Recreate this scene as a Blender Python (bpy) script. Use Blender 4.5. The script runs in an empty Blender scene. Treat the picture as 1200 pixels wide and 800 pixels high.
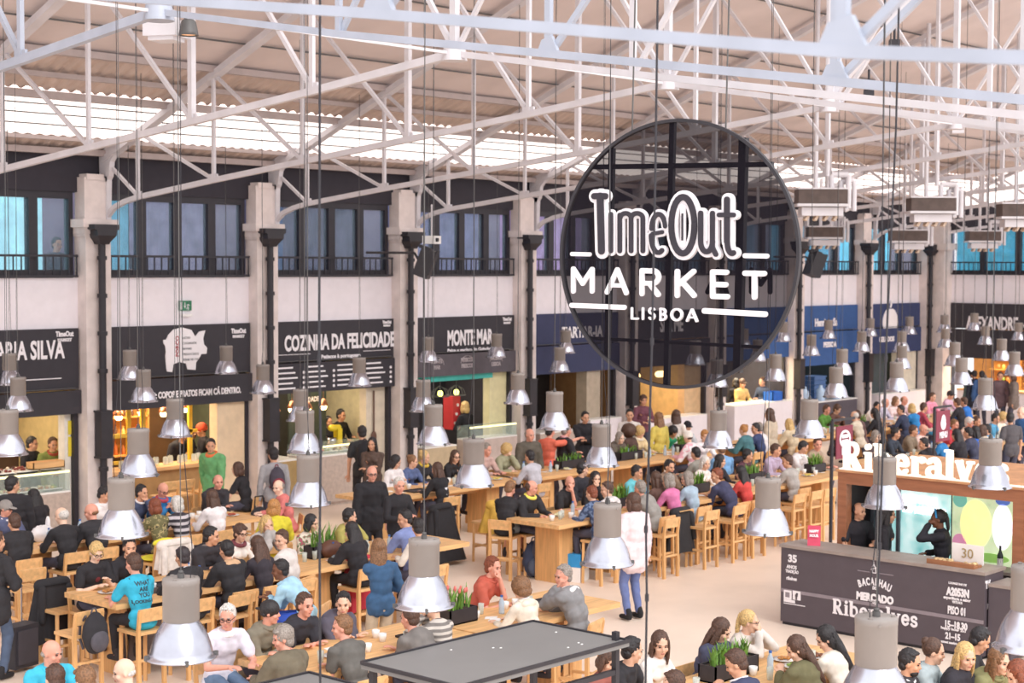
import bpy, bmesh, math, random
from mathutils import Vector, Matrix, Euler, noise
import numpy as np

random.seed(7)
S = bpy.context.scene
COL = S.collection
# ------------------------------------------------------------------ camera
F, PITCH, ROLL, YAW, EYE = 1895.867, .0475, -.0039, .8311, 4.8
cam_d = bpy.data.cameras.new('camera'); cam = bpy.data.objects.new('camera', cam_d); COL.objects.link(cam)
cam_d.sensor_width = 36.0; cam_d.lens = F * 36.0 / 1200.0
cam_d.clip_start = .1; cam_d.clip_end = 300
fw = Vector((math.sin(YAW) * math.cos(PITCH), math.cos(YAW) * math.cos(PITCH), -math.sin(PITCH)))
right = Vector((math.cos(YAW), -math.sin(YAW), 0)); up = right.cross(fw)
cr, sr = math.cos(ROLL), math.sin(ROLL)
r2 = right * cr - up * sr
# image x axis = right*cr - up*sr ; image y(up) axis = right*sr + up*cr
u2 = right * sr + up * cr
cam.matrix_world = Matrix(((r2.x, u2.x, -fw.x, 0), (r2.y, u2.y, -fw.y, 0), (r2.z, u2.z, -fw.z, EYE), (0, 0, 0, 1)))
cam_d.dof.use_dof = True; cam_d.dof.focus_distance = 14.0; cam_d.dof.aperture_fstop = 3.2
S.camera = cam
# ------------------------------------------------------------------ world, sun, exposure
wd = bpy.data.worlds.new('world'); S.world = wd; wd.use_nodes = True
wn = wd.node_tree.nodes; wl = wd.node_tree.links
bgn = wn['Background']; tc = wn.new('ShaderNodeTexCoord'); sx = wn.new('ShaderNodeSeparateXYZ'); rmp = wn.new('ShaderNodeValToRGB')
wl.new(tc.outputs['Generated'], sx.inputs[0]); wl.new(sx.outputs['Z'], rmp.inputs[0]); wl.new(rmp.outputs[0], bgn.inputs[0])
rmp.color_ramp.elements[0].position = 0.0; rmp.color_ramp.elements[0].color = (.80, .78, .80, 1)
rmp.color_ramp.elements[1].position = .6; rmp.color_ramp.elements[1].color = (1.0, 1.0, 1.02, 1)
bgn.inputs[1].default_value = 1.75
sd = bpy.data.lights.new('fill_sun', 'SUN'); fill_sun = bpy.data.objects.new('fill_sun', sd); COL.objects.link(fill_sun)
sd.energy = 1.7; sd.angle = math.radians(35); sd.color = (1, .96, .92)
fill_sun.rotation_euler = (math.radians(52), 0, math.radians(-12))  # added fill from behind the camera to brighten wall and people; sky is overcast
S.view_settings.view_transform = 'Standard'; S.view_settings.look = 'None'
S.view_settings.gamma = 1; S.view_settings.use_curve_mapping = False; S.view_settings.exposure = 0.06

# pixel of the 1200x800 photograph -> line of sight -> point of the place
cP, sP = math.cos(PITCH), math.sin(PITCH)
def ray(px, py):
    u, v = (px - 600) / F, (400 - py) / F
    a = u * cr + v * sr; b = -u * sr + v * cr
    y = cP + b * sP; z = -sP + b * cP
    return Vector((a * math.cos(YAW) + y * math.sin(YAW), -a * math.sin(YAW) + y * math.cos(YAW), z))
def G(px, py, z=0.0):
    r = ray(px, py); t = (z - EYE) / r.z
    return Vector((r.x * t, r.y * t, z))
def PD(px, py, depth):
    r = ray(px, py); t = depth
    return Vector((r.x * t, r.y * t, EYE + r.z * t))
def PYp(px, py, Y):
    r = ray(px, py); t = Y / r.y
    return Vector((r.x * t, Y, EYE + r.z * t))
def PXp(px, py, X):
    r = ray(px, py); t = X / r.x
    return Vector((X, r.y * t, EYE + r.z * t))

# ------------------------------------------------------------------ materials
def hexc(h):
    h = h.lstrip('#'); c = [int(h[i:i + 2], 16) / 255 for i in (0, 2, 4)]
    return tuple(((x / 12.92) if x <= .04045 else ((x + .055) / 1.055) ** 2.4) for x in c)
_M = {}
def mat(name, h, rough=.6, metal=0., var=.08, scale=6., emit=None, estr=0., alpha=1., kind=None, bump=0.):
    key = name
    if key in _M: return _M[key]
    m = bpy.data.materials.new(name); m.use_nodes = True
    nt = m.node_tree; N = nt.nodes; L = nt.links; b = N['Principled BSDF']
    c = hexc(h) if isinstance(h, str) else h
    b.inputs['Roughness'].default_value = rough; b.inputs['Metallic'].default_value = metal
    tcn = N.new('ShaderNodeTexCoord'); ns = N.new('ShaderNodeTexNoise'); cr_ = N.new('ShaderNodeValToRGB')
    ns.inputs['Scale'].default_value = scale; ns.inputs['Detail'].default_value = 4
    src = tcn.outputs['Object']
    if kind == 'wood':
        mp = N.new('ShaderNodeMapping'); mp.inputs['Scale'].default_value = (1, 9, 9)
        L.new(src, mp.inputs[0]); src = mp.outputs[0]
    if kind == 'woodz':
        mp = N.new('ShaderNodeMapping'); mp.inputs['Scale'].default_value = (9, 9, 1)
        L.new(src, mp.inputs[0]); src = mp.outputs[0]
    L.new(src, ns.inputs['Vector']); L.new(ns.outputs['Fac'], cr_.inputs[0])
    lo = tuple(max(0, x * (1 - var * 1.6)) for x in c); hi = tuple(min(1, x * (1 + var)) for x in c)
    cr_.color_ramp.elements[0].position = .3; cr_.color_ramp.elements[0].color = (*lo, 1)
    cr_.color_ramp.elements[1].position = .7; cr_.color_ramp.elements[1].color = (*hi, 1)
    L.new(cr_.outputs[0], b.inputs['Base Color'])
    if bump:
        bp = N.new('ShaderNodeBump'); bp.inputs['Strength'].default_value = bump; bp.inputs['Distance'].default_value = .01
        L.new(ns.outputs['Fac'], bp.inputs['Height']); L.new(bp.outputs[0], b.inputs['Normal'])
    if emit is not None:
        b.inputs['Emission Color'].default_value = (*hexc(emit), 1); b.inputs['Emission Strength'].default_value = estr
    if alpha < 1: b.inputs['Alpha'].default_value = alpha
    _M[key] = m; return m
def cloth(h):
    c = hexc(h); k = .6 if max(c) < .075 else 1.
    return mat('cloth_' + h, tuple(x * k for x in c), .85, 0, .12, 9., bump=.25)
def skin(h): return mat('skin_' + h, h, .5, 0, .05, 12.)
def hairm(h): return mat('hair_' + h, h, .5, 0, .3, 60., bump=.8)
def glassm(name, h, a):
    if name in _M: return _M[name]
    m = mat(name, h, .08, 0, .0); m.node_tree.nodes['Principled BSDF'].inputs['Alpha'].default_value = a
    return m
WOOD = mat('light_wood', 'e4b47c', .5, 0, .12, 2.2, kind='wood'); WOODZ = mat('light_wood_upright', 'ddaa70', .5, 0, .12, 2.2, kind='woodz')
DWOOD = mat('brown_wood', 'a8714e', .55, 0, .16, 2.2, kind='wood')
WHITE = mat('white_paint', 'f2ecf2', .6, 0, .02); STEEL = mat('white_steel_paint', 'd6d2d6', .45, 0, .06, 3.)
BLUESTEEL = mat('pale_blue_steel_paint', 'aeb4c2', .42, 0, .07, 3.)
BLACK = mat('black_paint', '2e2b31', .5, 0, .1); CHAR = mat('charcoal_board', '37343b', .7, 0, .05)
NAVY = mat('navy_board', '343a5c', .7, 0, .05); BLUEB = mat('blue_board', '355a94', .7, 0, .05)
STONE = mat('pilaster_stone', 'e6dad6', .8, 0, .08, 3.5, bump=.3); MARBLE = mat('pink_grey_marble', 'c4b3a8', .4, 0, .1, 14.)
LETTER = mat('white_lettering', 'f4f0f4', .6, 0, .02); GREYM = mat('grey_enamel', '918984', .4, 0, .04)
DGREY = mat('dark_grey_metal', '62605f', .5, .2, .08); ALU = mat('spun_aluminium', 'c4c5d0', .27, 1., .12, 3.)
RUBBER = mat('black_rubber', '2c2a30', .6); CREAM = mat('cream_panel', 'e8d8b8', .7)
PLATE = mat('white_china', 'f4f2f0', .25, 0, .02); PAPER = mat('white_paper', 'f4f1ee', .8, 0, .03)
LEAF = mat('green_leaf', '6f9a3e', .5, 0, .35, 18.); SOIL = mat('dark_soil', '4a3a30', .9, 0, .2)
DISC = None

# ------------------------------------------------------------------ mesh helpers
class MB:
    def __init__(s): s.v = []; s.f = []; s.mi = []; s.sm = []; s.cur = 0
    def add(s, vs, fs, smooth=False):
        o = len(s.v); s.v += [tuple(p) for p in vs]
        for f in fs: s.f.append(tuple(i + o for i in f)); s.mi.append(s.cur); s.sm.append(smooth)
    def box(s, c, d, rz=0, R=None):
        x, y, z = d[0] / 2, d[1] / 2, d[2] / 2
        vs = [Vector((a, b, e)) for a in (-x, x) for b in (-y, y) for e in (-z, z)]
        M = R if R is not None else Matrix.Rotation(rz, 3, 'Z')
        vs = [M @ p + Vector(c) for p in vs]
        s.add(vs, [(0, 1, 3, 2), (4, 6, 7, 5), (0, 4, 5, 1), (2, 3, 7, 6), (0, 2, 6, 4), (1, 5, 7, 3)]); return s
    def b2(s, lo, hi):
        return s.box([(a + b) / 2 for a, b in zip(lo, hi)], [abs(b - a) for a, b in zip(lo, hi)])
    def bar(s, p0, p1, w, h=None, upv=(0, 0, 1)):
        p0, p1 = Vector(p0), Vector(p1); h = h or w; d = p1 - p0; L = d.length
        if L < 1e-6: return s
        z = d / L; x = Vector(upv).cross(z)
        if x.length < 1e-4: x = Vector((1, 0, 0)).cross(z)
        x.normalize(); y = z.cross(x)
        R = Matrix((x, y, z)).transposed(); return s.box((p0 + p1) / 2, (w, h, L), R=R)
    def cyl(s, p0, p1, r0, r1=None, n=12, cap=True):
        r1 = r0 if r1 is None else r1; p0, p1 = Vector(p0), Vector(p1); z = (p1 - p0).normalized()
        x = z.orthogonal().normalized(); y = z.cross(x); vs = []
        for p, r in ((p0, r0), (p1, r1)):
            for i in range(n):
                a = 2 * math.pi * i / n; vs.append(p + (x * math.cos(a) + y * math.sin(a)) * r)
        s.add(vs, [(i, (i + 1) % n, n + (i + 1) % n, n + i) for i in range(n)], True)
        if cap: s.add(vs, [tuple(range(n))[::-1], tuple(range(n, 2 * n))])
        return s
    def lathe(s, prof, c=(0, 0, 0), n=24, smooth=True):
        c = Vector(c); vs = []; m = len(prof)
        for r, z in prof:
            for i in range(n):
                a = 2 * math.pi * i / n; vs.append(c + Vector((r * math.cos(a), r * math.sin(a), z)))
        fs = [(j * n + i, j * n + (i + 1) % n, (j + 1) * n + (i + 1) % n, (j + 1) * n + i) for j in range(m - 1) for i in range(n)]
        s.add(vs, fs, smooth); return s
    def caps(s, p0, p1, r0, r1, n=12, k=4):
        p0, p1 = Vector(p0), Vector(p1); d = p1 - p0
        z = d.normalized() if d.length > 1e-6 else Vector((0, 0, 1)); x = z.orthogonal().normalized(); y = z.cross(x)
        rings = []
        for j in range(k + 1):
            a = -math.pi / 2 + (math.pi / 2) * j / k; rings.append((p0 + z * (r0 * math.sin(a)), r0 * math.cos(a)))
        for j in range(k + 1):
            a = (math.pi / 2) * j / k; rings.append((p1 + z * (r1 * math.sin(a)), r1 * math.cos(a)))
        vs = []
        for p, r in rings:
            r = max(r, 1e-4)
            for i in range(n):
                a = 2 * math.pi * i / n; vs.append(p + (x * math.cos(a) + y * math.sin(a)) * r)
        m = len(rings); fs = [(j * n + i, j * n + (i + 1) % n, (j + 1) * n + (i + 1) % n, (j + 1) * n + i) for j in range(m - 1) for i in range(n)]
        fs += [tuple(range(n))[::-1], tuple(range((m - 1) * n, m * n))]
        s.add(vs, fs, True); return s
    def ell(s, c, r, R=None, nu=14, nv=9, fn=None):
        c = Vector(c); vs = []
        for j in range(nv + 1):
            t = math.pi * j / nv
            for i in range(nu):
                a = 2 * math.pi * i / nu
                d = Vector((math.sin(t) * math.cos(a), math.sin(t) * math.sin(a), -math.cos(t)))
                if j in (0, nv): d = Vector((d.x * 0 + 1e-3 * math.cos(a), 1e-3 * math.sin(a), -1 if j == 0 else 1))
                p = Vector((d.x * r[0], d.y * r[1], d.z * r[2]))
                if fn: p = fn(p, d)
                if R is not None: p = R @ p
                vs.append(c + p)
        fs = [(j * nu + i, j * nu + (i + 1) % nu, (j + 1) * nu + (i + 1) % nu, (j + 1) * nu + i) for j in range(nv) for i in range(nu)]
        fs += [tuple(range(nu))[::-1], tuple(range(nv * nu, nv * nu + nu))]
        s.add(vs, fs, True); return s
    def tube(s, pts, r, n=6):
        for a, b in zip(pts, pts[1:]): s.cyl(a, b, r, r, n)
        return s
    def prism(s, poly, fn, d):
        # poly: 2D outline, fn(u,v,w)->point, extruded w from 0..d
        n = len(poly); vs = [fn(u, v, 0) for u, v in poly] + [fn(u, v, d) for u, v in poly]
        s.add(vs, [tuple(range(n)), tuple(range(n, 2 * n))[::-1]] + [(i, n + i, n + (i + 1) % n, (i + 1) % n) for i in range(n)]); return s
    def mesh(s, name='m'):
        me = bpy.data.meshes.new(name); me.from_pydata([tuple(p) for p in s.v], [], s.f)
        if s.mi: me.polygons.foreach_set('material_index', s.mi); me.polygons.foreach_set('use_smooth', s.sm)
        me.update(); return me
    def build(s, name, m, parent=None, loc=None, fixn=False):
        me = s.mesh(name)
        if fixn:
            bm = bmesh.new(); bm.from_mesh(me); bmesh.ops.recalc_face_normals(bm, faces=bm.faces); bm.to_mesh(me); bm.free()
        for q in (m if isinstance(m, (list, tuple)) else [m]): me.materials.append(q)
        return link(name, me, parent, loc)
def link(name, me, parent=None, loc=None):
    o = bpy.data.objects.new(name, me); COL.objects.link(o)
    if parent: o.parent = parent
    if loc is not None: o.location = loc
    return o
def tag(o, label=None, cat=None, group=None, kind=None):
    if label: o['label'] = label
    if cat: o['category'] = cat
    if group: o['group'] = group
    if kind: o['kind'] = kind
    return o
def empty(name, loc, rz=0, label=None, cat=None, group=None, kind=None):
    o = bpy.data.objects.new(name, None); COL.objects.link(o); o.location = loc; o.rotation_euler = (0, 0, rz)
    o.empty_display_size = .1
    return tag(o, label, cat, group, kind)
def copy_tree(o, parent=None):
    c = o.copy(); COL.objects.link(c)
    if parent: c.parent = parent
    for ch in list(o.children): copy_tree(ch, c)
    return c
def text_mesh(txt, size=1., bold=0., ext=.01, sx=1., align='LEFT', sp=1.):
    cu = bpy.data.curves.new('t', 'FONT'); cu.body = txt; cu.size = size; cu.extrude = ext; cu.offset = bold; cu.align_x = align
    cu.space_character = sp; cu.resolution_u = 3
    o = bpy.data.objects.new('t', cu); COL.objects.link(o)
    dg = bpy.context.evaluated_depsgraph_get(); me = bpy.data.meshes.new_from_object(o.evaluated_get(dg))
    bpy.data.objects.remove(o); bpy.data.curves.remove(cu)
    if sx != 1.:
        for v in me.vertices: v.co.x *= sx
    return me
def text(name, txt, size, loc, rot, m, parent=None, bold=0., ext=.008, sx=1., align='LEFT', sp=1.):
    me = text_mesh(txt, size, bold, ext, sx, align, sp); me.materials.clear(); me.materials.append(m)
    o = link(name, me, parent, loc); o.rotation_euler = rot; return o
def strokes(strs, depth, seg=10, closed_caps=True):
    """strs: list of (points, width[, square]) in 2D -> flat raised letter mesh in the xy plane, thickness depth"""
    mb = MB(); q = [0]
    def fn(u, v, w): return Vector((u, v, w + q[0] if w > 0 else w))
    for st in strs:
        pts, w = st[0], st[1]; sq = len(st) > 2 and st[2]; h = w / 2
        for a, b in zip(pts, pts[1:]):
            a, b = Vector(a), Vector(b); d = b - a
            if d.length < 1e-6: continue
            d.normalize(); n = Vector((-d.y, d.x)) * h
            mb.prism([a + n, a - n, b - n, b + n], fn, depth); q[0] += .00012
        if not sq:
            for p in pts: mb.prism([(p[0] + h * math.cos(2 * math.pi * i / 14), p[1] + h * math.sin(2 * math.pi * i / 14)) for i in range(14)], fn, depth); q[0] += .00012
        else:
            for p in pts[1:-1]: mb.prism([(p[0] + h * math.cos(2 * math.pi * i / 12), p[1] + h * math.sin(2 * math.pi * i / 12)) for i in range(12)], fn, depth); q[0] += .00012
    return mb
def arc(cx, cy, rx, ry, a0, a1, n=12):
    return [(cx + rx * math.cos(math.radians(a0 + (a1 - a0) * i / n)), cy + ry * math.sin(math.radians(a0 + (a1 - a0) * i / n))) for i in range(n + 1)]

def fit_text(name, txt, x0, x1, yt, yb, plane, rot, m, parent, bold=.01, ext=.004, proud=.012):
    """lettering laid in a plane of the place so that it spans the given stretch of that plane"""
    a = plane(x0, yb); b = plane(x1, yb); c = plane(x0, yt); W = math.hypot(a.x - b.x, a.y - b.y); H = c.z - a.z
    me = text_mesh(txt, H / .72, bold * H, ext); xs = [v.co.x for v in me.vertices]; lo, hi = min(xs), max(xs)
    for v in me.vertices: v.co.x = (v.co.x - lo) * W / (hi - lo)
    me.materials.clear(); me.materials.append(m); o = link(name, me); n = Euler(rot).to_matrix() @ Vector((0, 0, 1)); o.location = a + n * proud; o.rotation_euler = rot
    o.parent = parent; bpy.context.view_layer.update(); o.matrix_parent_inverse = parent.matrix_world.inverted(); return o
# ================================================================== THE HALL
BAY = 3.75; WY = 24.395; X0 = 16.087; AY = 12.1; XE = X0 + 8 * BAY   # wall plane, first column, apex line, end wall
ZS, ZW, ZT, ZO, ZE = 3.675, 4.54, 6.02, 2.25, 6.75                     # sign top, window sill, window top, stall opening, eave
def colx(k): return (X0 + k * BAY) * (WY - .2) / WY - .11
# floor
fm = mat('pale_stone_floor', 'f0dccb', .42, 0, .06, .9)
mb = MB(); mb.b2((-4, -3, -.2), (XE + 8, WY + 7, 0)); tag(mb.build('floor', fm), kind='structure')
# long wall: piers between stall openings, white band, dark upper band, window recesses
wm = WHITE; DARKW = mat('dark_upper_wall', '35323b', .8, 0, .05)
mb = MB(); mb.b2((-2, WY, ZS - .35), (XE + .3, WY + .35, ZW)); tag(mb.build('wall_back', wm), kind='structure')
mb = MB(); mb.b2((-2, WY + .02, ZT), (XE + .3, WY + .35, ZE)); tag(mb.build('wall_back_upper', DARKW), kind='structure')
mb = MB(); mb.b2((-2, WY + 3.2, 0), (XE + 8, WY + 3.4, ZS)); tag(mb.build('wall_stall_rear', mat('stall_rear_wall', '4c4644', .8)), kind='structure')
mb = MB(); mb.b2((-2, WY + .35, 3.42), (XE + 8, WY + 3.3, 3.52)); tag(mb.build('ceiling_stalls', mat('stall_soffit', '55504e', .8)), kind='structure')
mb = MB(); mb.b2((-2, WY + 3.3, ZW), (XE + 8, WY + 3.5, ZE)); tag(mb.build('wall_upper_rear', mat('upper_room_wall', '6a6478', .8)), kind='structure')
# end wall
mb = MB(); mb.b2((XE, 12, ZS - .35), (XE + .3, WY - .3, ZW)); mb.b2((XE, 12, 0), (XE + .3, 17.5, ZS - .3))
tag(mb.build('wall_right', wm), kind='structure')
mb = MB(); mb.b2((XE, 12, ZT), (XE + .3, WY, ZE - .1)); tag(mb.build('wall_right_upper', DARKW), kind='structure')
mb = MB(); mb.b2((XE + 3, 12, 0), (XE + 3.2, WY, ZS)); tag(mb.build('wall_end_stall_rear', mat('warm_stall_wall', 'b98a56', .8)), kind='structure')

def curtain(name, x0, x1, y, z0, z1, m, along='X', label=None, amp=.05):
    mb = MB(); n = max(8, int((x1 - x0) / .06)); a, b = [], []
    for i in range(n + 1):
        u = x0 + (x1 - x0) * i / n; w = amp * math.sin(u * 11 + 2 * math.sin(u * 3.1)) + amp * .5 * math.sin(u * 29)
        a.append((u, w))
    for (u0, w0), (u1, w1) in zip(a, a[1:]):
        P = (lambda u, w, z: (u, y + w, z)) if along == 'X' else (lambda u, w, z: (y + w, u, z))
        mb.add([P(u0, w0, z0), P(u1, w1, z0), P(u1, w1, z1), P(u0, w0, z1), P(u0, w0 + .01, z0), P(u1, w1 + .01, z0), P(u1, w1 + .01, z1), P(u0, w0 + .01, z1)],
               [(0, 1, 2, 3), (7, 6, 5, 4)], True)
    o = mb.build(name, m); tag(o, label, 'curtain', 'sheets behind the upper windows'); return o
FRAME = mat('window_frame_black', '2e2b33', .5)
GLASS = glassm('window_glass', 'a8c8e0', .16)
CY = lambda n, h, e: mat('glow_sheet_' + n, h, .6, 0, .3, 3., emit=h, estr=e)  # sheets emit their own colour in place of a lit room behind
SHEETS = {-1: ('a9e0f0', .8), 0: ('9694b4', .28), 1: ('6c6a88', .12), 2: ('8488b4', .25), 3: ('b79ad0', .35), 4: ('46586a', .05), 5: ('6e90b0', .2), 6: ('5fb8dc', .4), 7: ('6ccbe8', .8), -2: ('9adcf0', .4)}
WN = 0
def window_unit(a, b, npane, along, base, idx, cname):
    """glazed window between a and b along X (plane y=base) or along Y (plane x=base)"""
    root = empty('window_%d' % idx, (0, 0, 0), kind='structure')
    P = (lambda u, w, z: (u, base + w, z)) if along == 'X' else (lambda u, w, z: (base + w, u, z))
    def bx(mb, u0, u1, w0, w1, z0, z1):
        p, q = P(u0, w0, z0), P(u1, w1, z1); mb.b2([min(i, j) for i, j in zip(p, q)], [max(i, j) for i, j in zip(p, q)])
    fr = MB(); bx(fr, a, b, .05, .2, ZW, ZW + .14); bx(fr, a, b, .05, .2, ZT - .12, ZT)
    w = (b - a) / npane; fwid = .17
    for i in range(npane + 1):
        c = a + w * i; bx(fr, max(a, c - fwid / 2), min(b, c + fwid / 2), .05, .2, ZW + .14, ZT - .12)
    fr.build('window_frame', FRAME, root)
    gl = MB(); bx(gl, a + .02, b - .02, .12, .13, ZW + .14, ZT - .12); gl.build('pane', GLASS, root)
    # railing in front of the glass
    t = empty('balcony_railing', (0, 0, 0), label='black window balcony railing ' + cname, cat='railing', group=None)
    rl = MB(); bx(rl, a, b, -.1, -.07, ZW + .36, ZW + .40); bx(rl, a, b, -.1, -.07, ZW + .01, ZW + .05); rl.build('rail', FRAME, t)
    bl = MB(); n = int((b - a) / .15)
    for i in range(n + 1):
        u = a + .02 + (b - a - .04) * i / n; bx(bl, u - .01, u + .01, -.095, -.075, ZW + .05, ZW + .36)
    bl.build('baluster', FRAME, t)
PL = {-1: 'at the far left of the long wall', 0: 'above the pig sign', 1: 'above the kitchen menu sign', 2: 'above the seafood sign', 3: 'left of the round sign', 4: 'behind the round sign', 5: 'just past the round sign', 6: 'above the blue boards', 7: 'beside the hall corner', -2: 'beyond the left edge'}
for k in range(-1, 8):
    a, b = colx(k) + .35, colx(k + 1) - .3; WN += 1
    window_unit(a, b, 4 if k < 5 else 3, 'X', WY, WN, PL[k])
    h, e = SHEETS[k]
    curtain('glowing_plastic_sheet', a + .05, b - .05, WY + 1.0, ZW - .05, ZT + .1, CY(str(k), h, e), label='glowing plastic sheeting hung behind the window ' + PL[k], amp=.07 if k in (-1, 7, 6) else .03)
    if k in (0, 1, 2):  # a brighter cyan sheet, also self-lit, in one pane
        curtain('glowing_plastic_sheet', a + .02, a + .85 - .1 * k, WY + .6, ZW, ZT, CY('cy%d' % k, '74c4e4' if k == 0 else '5a7ab0', .35 if k == 0 else .12), label='narrow glowing blue sheet in the first pane ' + PL[k])
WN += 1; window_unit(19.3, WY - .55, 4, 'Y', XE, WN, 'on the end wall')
curtain('glowing_plastic_sheet', 19.3, WY - .6, XE + .5, ZW, ZT, CY('end', '3fb6d6', .45), 'Y', label='glowing turquoise sheeting behind the end wall window', amp=.09)

# pilasters with capital; drain pipe with hopper; black lower box
def pilaster(k):
    x = colx(k); r = empty('stone_pilaster', (x, WY, 0), kind='structure')
    mb = MB(); mb.box((0, -.08, 2.65), (.50, .36, 5.3)); mb.box((0, -.10, 5.36), (.60, .42, .12)); mb.box((0, -.11, 5.48), (.70, .48, .14)); mb.box((0, -.09, 5.28), (.56, .39, .05))
    mb.box((0, -.05, 5.9), (.46, .3, .75)); mb.box((-.02, -.06, 6.28), (.34, .32, .1)); mb.box((0, -.09, .12), (.6, .42, .24))
    for z in (1.3, 2.6, 3.9): mb.box((0, -.081, z), (.504, .364, .012))
    mb.build('pilaster_body', STONE, r)
def pipe(k, name_where):
    x = (X0 + k * BAY) * (WY - .36) / WY; r = empty('drain_pipe', (x, WY - .36, 0), label='black cast iron drain pipe ' + name_where, cat='pipe')
    mb = MB(); mb.cyl((0, 0, 0), (0, 0, 5.15), .062, n=14)
    for z in (.5, 1.2, 1.9, 2.9, 3.55, 4.2, 4.85): mb.cyl((0, 0, z), (0, 0, z + .07), .085, n=14)
    mb.build('pipe', BLACK, r)
    mb = MB(); n = [(.09, 5.12), (.11, 5.17), (.19, 5.27), (.2, 5.36), (.25, 5.38), (.25, 5.46), (.21, 5.46)]
    vs = []
    for rr, z in n:
        for sx_, sy in ((-1, -1), (1, -1), (1, 1), (-1, 1)): vs.append((sx_ * rr, sy * min(rr, .17), z))
    fs = [(4 * j + i, 4 * j + (i + 1) % 4, 4 * j + 4 + (i + 1) % 4, 4 * j + 4 + i) for j in range(len(n) - 1) for i in range(4)] + [(24, 25, 26, 27), (3, 2, 1, 0)]
    mb.add(vs, fs); mb.build('hopper', BLACK, r)
    mb = MB(); mb.box((0, -.02, 1.84), (.24, .2, .78)); mb.box((0, -.02, 2.24), (.27, .22, .03)); mb.box((0, -.02, 1.44), (.27, .22, .03)); mb.build('pipe_guard', BLACK, r)
    mb = MB(); mb.tube([(.2, .2, 5.4), (.2, .2, 6.1), (.14, .2, 6.25)], .04, 8); mb.build('gutter_elbow', DGREY, r)
WH = {0: 'between the first two sign boards', 1: 'between pig sign and kitchen sign', 2: 'between kitchen sign and seafood sign', 3: 'right of the seafood sign', 4: 'behind the left of the round sign', 5: 'behind the right of the round sign', 6: 'left of the plain blue board', 7: 'between the two blue boards', 8: 'in the hall corner'}
for k in range(-1, 9):
    pilaster(k)
    if k >= 0: pipe(k, WH[k])
mb = MB(); mb.box((XE - .25, WY - .45, 2.65), (.55, .55, 5.3)); mb.box((XE - .25, WY - .45, 5.4), (.75, .75, .2)); mb.box((XE - .2, WY - .4, 5.9), (.5, .5, .9))
tag(mb.build('corner_pilaster', STONE), kind='structure')

# ------------------------------------------------------------------ roof (far slope), skylight, purlins
def zr(Y): return 6.72 + .392 * (WY - Y)
def slope_sheet(name, ya, yb, m, corr=0., kind='structure', off=0., pitch=.22):
    mb = MB(); xa, xb = -2.0, XE + 7
    if corr:
        n = int((xb - xa) / (pitch / 4)); vs = []; prof = [0, 1, 1, 0]
        for i in range(n + 1):
            x = xa + (xb - xa) * i / n; dz = corr * (1 if (i % 4) in (1, 2) else 0)
            for Y in (ya, yb): vs.append((x, Y, zr(Y) + off + dz))
            for Y in (ya, yb): vs.append((x, Y, zr(Y) + off + dz + .04))
        for i in range(n):
            o = 4 * i; mb.add([vs[o], vs[o + 1], vs[o + 5], vs[o + 4], vs[o + 2], vs[o + 3], vs[o + 7], vs[o + 6]], [(0, 1, 2, 3), (7, 6, 5, 4)])
    else:
        mb.add([(xa, ya, zr(ya) + off), (xb, ya, zr(ya) + off), (xb, yb, zr(yb) + off), (xa, yb, zr(yb) + off),
                (xa, ya, zr(ya) + off + .06), (xb, ya, zr(ya) + off + .06), (xb, yb, zr(yb) + off + .06), (xa, yb, zr(yb) + off + .06)],
               [(0, 1, 2, 3), (7, 6, 5, 4), (0, 4, 5, 1), (1, 5, 6, 2), (2, 6, 7, 3), (3, 7, 4, 0)])
    return tag(mb.build(name, m), kind=kind)
ROOFM = mat('roof_board', 'dccfcc', .8, 0, .05, 1.2); CORR = mat('corrugated_roof_sheet', 'd0beb4', .7, 0, .08, 2.)
SKYM = mat('translucent_skylight', 'fff6f0', .6, 0, .02, emit='fff6f2', estr=1.25)
slope_sheet('ceiling', 21.2, 11.6, ROOFM)
slope_sheet('ceiling_corrugated', 22.45, 21.2, CORR, .035)
slope_sheet('skylight', 23.9, 22.45, SKYM, .02)
slope_sheet('ceiling_eave', 24.7, 23.9, CORR, .035)
# end gable glazing above the end wall
mb = MB(); mb.b2((XE + .1, 12, ZE - .1), (XE + .2, WY, 8.2)); tag(mb.build('skylight_end', SKYM), kind='structure')
mb = MB(); mb.b2((XE + .1, 12, 8.2), (XE + .2, WY, 11.7)); tag(mb.build('wall_gable', ROOFM), kind='structure')
PUR = mat('purlin_grey', 'b9aba8', .5, 0, .05)
pn = ['lowest roof purlin, at the eave', 'roof purlin under the skylight foot', 'brown roof purlin along the skylight head', 'roof purlin on the corrugated sheets', 'roof purlin at the lower edge of the smooth boards', 'roof purlin low on the smooth boards', 'roof purlin midway up the boards', 'roof purlin high on the boards', 'roof purlin near the ridge', 'ridge purlin of the market roof']
for i, (Y, w) in enumerate([(24.25, .08), (23.85, .05), (22.42, .09), (21.85, .06), (21.15, .08), (20.4, .018), (18.6, .018), (16.8, .018), (15.0, .018), (12.3, .1)]):
    mb = MB(); mb.b2((-2, Y - w * .8, zr(Y) - .03 - w * 1.3), (XE, Y + w * .8, zr(Y) - .03))
    tag(mb.build('roof_purlin', PUR if i < 5 or i == 9 else DGREY), pn[i] + ', running the length of the hall', 'purlin')
# thin glazing bars across the skylight
for j, Y in enumerate((23.45, 23.1, 22.8)):
    mb = MB(); mb.b2((-2, Y - .012, zr(Y) - .05), (XE, Y + .012, zr(Y) - .03)); tag(mb.build('glazing_bar', DGREY), ['lowest', 'middle', 'highest'][j] + ' of the thin wires along the skylight', 'wire')

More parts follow.
